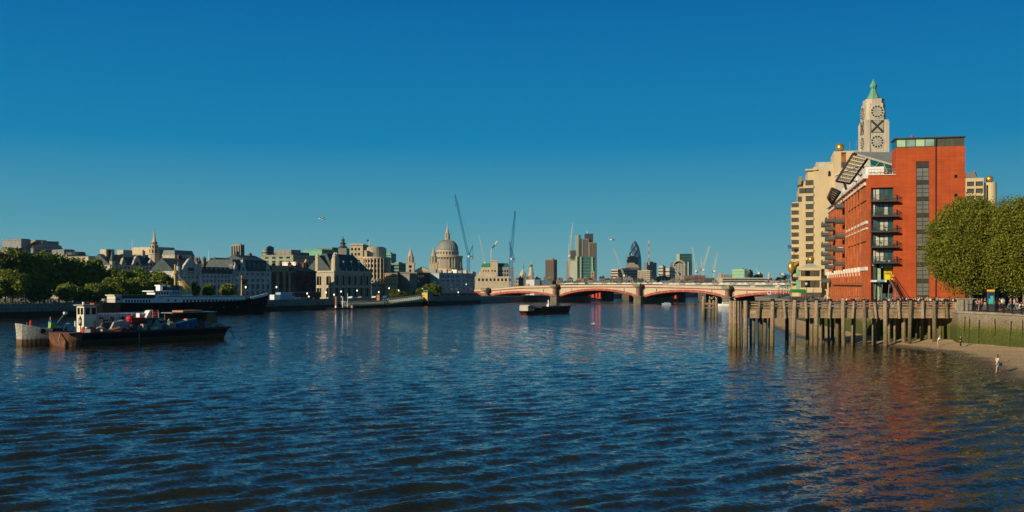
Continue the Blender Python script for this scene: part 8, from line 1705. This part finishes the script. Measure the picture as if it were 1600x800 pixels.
on_barge(245, -2.1, 'sand_bag', 'plump beige bulk bag near the middle of the barge', 'bag', [('bag', MB().lathe(0, 0, [(.6, 0), (.85, .3), (.8, 1.1), (.5, 1.35)], 9), c_('bulk_bag', (.36, .32, .24), bump=.5)), ('loop', MB().tube([(-.3, 0, 1.3), (0, 0, 1.8), (.3, 0, 1.3)], .06), M_white)])
on_barge(264, -2.0, 'sand_bag', 'wide olive bulk bag right of the beige one', 'bag', [('bag', MB().lathe(0, 0, [(.9, 0), (1.2, .4), (1.1, 1.2), (.7, 1.45)], 9), c_('olive_bag', (.25, .25, .17), bump=.5)), ('loop', MB().tube([(-.3, 0, 1.4), (0, 0, 1.9), (.3, 0, 1.4)], .06), M_white)])
on_barge(252, -1.6, 'pallet_stack', 'brown pallet stack between the two bulk bags', 'pallets', [('pallet', MB().box(-.6, .6, -.5, .5, i_ * .2, i_ * .2 + .14), M_tan) for i_ in range(6)])
on_barge(276, -2.3, 'oil_drum', 'dark red keg left of the blue tarpaulin', 'keg', drum(), s=1.1)
on_barge(286, -1.6, 'tarpaulin_cover', 'bright blue tarpaulin draped over cargo near the barge stern', 'tarpaulin', [('sheet', MB().extr([(-2.6, 0), (-1.9, 1.1), (-.2, 1.5), (2.2, 1.9), (2.5, .9), (2.2, 0)], -1., 1.), c_('tarp_blue', (.01, .10, .24), bump=.6)), ('strap', MB().extr([(.1, 0), (.1, 1.62), (.25, 1.66), (.25, 0)], -1.04, 1.04), M_grey)])
on_barge(262, 1.4, 'cargo_cover', 'flat dark cargo hatch cover behind the olive bag', 'hatch', [('cover', MB().box(-3.4, 3.4, -.8, .8, 1.2, 1.6), M_dgrey), ('coaming', MB().box(-3.2, 3.2, -.7, .7, 0, 1.2), mat('maroon_coaming', (.10, .03, .03)))])
cb = on_barge(300, .5, 'deck_shelter', 'open deck shelter with orange roof near the barge stern', 'shelter', [('roof', MB().box(-5.2, 4.2, -1.6, 1.6, 2.8, 2.95), M_grey), ('roof_cover', MB().box(-3., 1.2, -1.5, 1.5, 2.95, 3.25), c_('orange_cover', (.45, .2, .1))), ('rear_wall', MB().box(-4.6, 4., 1.3, 1.5, 0, 2.8), mat('dim_brown_wall', (.09, .07, .05))), ('side_wall', MB().box(2., 4., -1.4, 1.3, 0, 2.8), mat('ochre_wall', (.22, .14, .07))), ('bench', MB().box(-2., 2., -1.3, .2, 0, 1.1), mat('brown_bench', (.14, .08, .06)))])
for i_, x in enumerate((-5., -1.6, 1.9, 4.1)): MB().cyl((x, -1.5, 0), (x, -1.5, 2.8), .09, n=6).build('post', M_black, cb)
on_barge(292, -.9, 'red_bundle', 'pile of red and white bundles inside the deck shelter', 'bundle', [('bundle', MB().lathe(0, 0, [(1.3, 0), (1.1, .5), (.5, .9), (.1, 1.0)], 8), c_('red_white_bundle', (.65, .05, .04), stain=(.7, .6, .55), scale=5.))], z=3.0, s=.8)
on_barge(327, -.5, 'timber_pile', 'pile of planks and a tan sheet on the barge stern', 'timber', [('plank', MB().box(-3., 3., -.9 + i_ * .45, -.5 + i_ * .45, 0, .3 + .15 * (i_ % 3)), [M_tan, M_timbert, M_dgrey, M_stone][i_ % 4]) for i_ in range(4)] + [('sheet', MB().extr([(-1.8, .4), (1.4, 1.0), (1.6, .6), (-1.8, .2)], -.8, .8), c_('tan_sheet', (.5, .38, .24)))])
for px, lab in ((248.5, 'worker in dark clothes standing amid the clutter mid barge'), (313, 'worker in tan top inside the deck shelter')): 
    x = BG.x(px, -.6); p = BG.w(x, -.6, 1.9 if px < 300 else 1.9); person('stand', p, 20, 'black' if px < 300 else 'orange', 'navy', lab, 1, 0, 1.0)
p = TU.w(TU.x(79, -.2), -.2, 2.7); person('stand', p, -30, 'navy', 'black', 'deckhand in navy standing on the winch house of the tug', 0, 2)
p = TU.w(TU.x(80, -.8), -1.2, 2.7); t_ = thing('green_crate', 'lime green crate beside the deckhand on the tug foredeck', 'crate', p, TU.rz); MB().box(-.5, .5, -.4, .4, 0, .9).build('crate_body', mat('lime_green', (.25, .42, .10)), t_); MB().box(-.5, .5, -.4, .4, .9, 1.15).build('blue_lid', cloth('blue'), t_)
x = TU.x(45, -.3); p = TU.w(x, -.9, 2.9); t_ = thing('red_bollard', 'bright red post on the pale bow of the tug', 'bollard', p); MB().lathe(0, 0, [(.2, 0), (.2, .9), (.1, 1.1)], 9).build('post', c_('float_red', (.6, .02, .02)), t_); MB().lathe(0, 0, [(.26, .0), (.26, .12)], 9).build('foot', M_dgrey, t_)
x = TU.x(101, -1.5); p = TU.w(x, -1.9, 1.6); t_ = thing('white_hose', 'looped white hose and white post on the tug deck', 'hose', p, TU.rz); MB().tube([(-.5, 0, 0), (-.35, 0, 1.2), (.1, 0, 1.7), (.6, 0, 1.75)], .09).build('hose', M_white, t_); MB().cyl((1.6, 0, 0), (1.6, 0, 2.1), .14, n=8).build('white_post', M_white, t_)
rr_ = random.Random(9)
WH = ['behind the white canister', 'left of the deck winch', 'beside the upturned skiff', 'left of the red float', 'behind the fender coil', 'before the tool shed', 'behind the red ladder', 'beyond the beige bulk bag', 'right of the olive bulk bag', 'left of the deck shelter', 'under the shelter edge', 'at the timber pile']
for i_, (px, w_) in enumerate(zip((137, 161, 178, 198, 209, 224, 241, 249, 269, 279, 305, 321), WH)):
    for j_, dy in enumerate((-2.6, -.2, 1.6)):
        k_ = (i_ * 3 + j_) % 5; cn_ = list(CL)[(i_ * 5 + j_ * 3) % 16]; pos_ = ('outer', 'middle', 'inner')[j_]; x_ = px + rr_.uniform(-3, 3); h_ = rr_.uniform(.5, 1.3)
        if k_ in (0, 3): on_barge(x_, dy, 'cargo_crate', '%s %s crate %s on the barge' % (pos_, cn_, w_), 'crate', boxp(rr_.uniform(.7, 1.4), rr_.uniform(.6, 1.), h_, cloth(cn_)), rz=rr_.uniform(-30, 30))
        elif k_ == 1: on_barge(x_, dy, 'deck_post', '%s %s pipe rack %s on the barge' % (pos_, cn_, w_), 'rack', [('pipe', MB().cyl((-.8, q_ * .2 - .3, .2 + q_ * .12), (.9, q_ * .2 - .3, .2 + q_ * .12 + rr_.uniform(0, .8)), .08, n=6), cloth(cn_)) for q_ in range(4)], rz=rr_.uniform(-40, 40))
        elif k_ == 2: on_barge(x_, dy, 'storage_drum', '%s %s drum %s on the barge' % (pos_, cn_, w_), 'drum', [('shell', MB().lathe(0, 0, [(.3, 0), (.32, .3), (.3, .6), (.32, .62), (.3, .95)], 10), cloth(cn_)), ('lid', MB().lathe(0, 0, [(.26, .95), (.26, .99)], 10), M_dgrey)])
        else: on_barge(x_, dy, 'gear_heap', '%s %s heap of gear %s on the barge' % (pos_, cn_, w_), 'gear', [('tangle', MB().tube([(rr_.uniform(-.7, .7), rr_.uniform(-.4, .4), rr_.uniform(.05, h_)) for _ in range(12)], .09, 5), cloth(cn_)), ('mat', MB().prism([(-.9, -.5), (.8, -.6), (.9, .4), (-.7, .5)], 0, .25), M_dgrey)])
# ---------------------------------------------------------------- barge in mid river
mf = Frame(pxp(815.5, 325), pxp(884, 352)); mb_ = thing('river_barge', 'open brown barge with a white cabined bow anchored in mid river', 'barge', mf.A, mf.rz); ML = mf.L
hull(mb_, 'hull', ML, lambda t: 2.9 * min(1, .4 + t * 4) * (1 if t < .9 else 1 - (t - .9) * 3), lambda t: 1.2 if t < .24 else 2.3 - .15 * math.sin((t - .24) / .76 * 3.14), z_mat('brown_barge_hull', [(-.5, (.06, .02, .015)), (.25, (.22, .03, .02)), (.4, (.03, .022, .018)), (3, (.035, .028, .022))], amp=.05), rake=1.5, stern=1.2, waterline=-.5)
MB().box(ML * .26, ML * .97, -2.7, -2.5, 2.1, 2.45).box(ML * .26, ML * .97, 2.5, 2.7, 2.1, 2.45).build('coaming', mat('olive_brown', (.14, .11, .07)), mb_)
MB().box(ML * .22, ML * .97, -2.4, 2.4, 1.9, 2.25).build('cargo_cover', mat('dusty_cargo', (.22, .17, .11), var=.3), mb_)
MB().box(1.2, 5., -1.6, 1.6, 1.0, 2.9).build('cabin', mat('dirty_white', (.5, .46, .42)), mb_); MB().box(2., 4.6, -1.7, 1.7, 2.9, 3.1).build('cabin_roof', M_stone2, mb_)
for x in (1.7, 2.9, 4.): MB().box(x, x + .6, -1.66, -1.61, 1.9, 2.6).build('cabin_window', M_glass, mb_)
MB().box(5.2, 6.2, -1.4, 1.4, 1., 2.9).build('store', mat('pinkish_store', (.4, .26, .22)), mb_)
mx3 = mf.x(857, 0); MB().cyl((mx3, 0, 2.2), (mx3, 0, 4.6), .3, .2, 8).box(mx3 - .6, mx3 + .6, -.4, .4, 2.2, 3.).build('post', M_white, mb_)
# white boat moored near the fourth pier, small boats under the arches
def small_boat(px, Y, L_, lab, c=M_white, name='river_boat'):
    t_ = thing(name, lab, 'boat', ((px - 800) / F * Y, Y, 0), R(-8)); hull(t_, 'hull', L_, lambda t: L_ * .14 * min(1, .3 + t * 3), lambda t: L_ * .09 + L_ * .03 * (1 - t), c, rake=.8, stern=.2, n=8, waterline=-.3)
    MB().box(L_ * .3, L_ * .85, -L_ * .11, L_ * .11, L_ * .08, L_ * .2).build('cabin', c, t_); MB().box(L_ * .33, L_ * .82, -L_ * .112, L_ * .112, L_ * .13, L_ * .17).build('cabin_window', M_glass, t_); MB().box(L_ * .28, L_ * .88, -L_ * .12, L_ * .12, L_ * .2, L_ * .215).build('cabin_roof', M_grey, t_)
small_boat(1119, 460, 9, 'white double decked boat moored left of the fourth bridge pier'); small_boat(910, 600, 10, 'small white boat passing under the third arch', M_swh); small_boat(1033, 500, 5, 'small blue white boat beneath the fourth arch', mat('pale_blue_hull', (.3, .42, .5)))
md = Frame(pxp(1140, 462), ang=0)
print('objects', len(bpy.data.objects), 'polys', sum(len(m.polygons) for m in bpy.data.meshes))

# ================================================================ AIR
hz = MB().box(-5200, 5200, -150, 5200, -5, 175); hm_ = bpy.data.materials.new('haze'); hm_.use_nodes = True; hn = hm_.node_tree.nodes; hn.clear()
ho = hn.new('ShaderNodeOutputMaterial'); hv = hn.new('ShaderNodeVolumePrincipled'); hv.inputs['Color'].default_value = (.45, .80, 1., 1); hv.inputs['Density'].default_value = HAZE; hv.inputs['Anisotropy'].default_value = .2
hm_.node_tree.links.new(hv.outputs[0], ho.inputs['Volume']); hz.build('haze', hm_, kind='stuff')
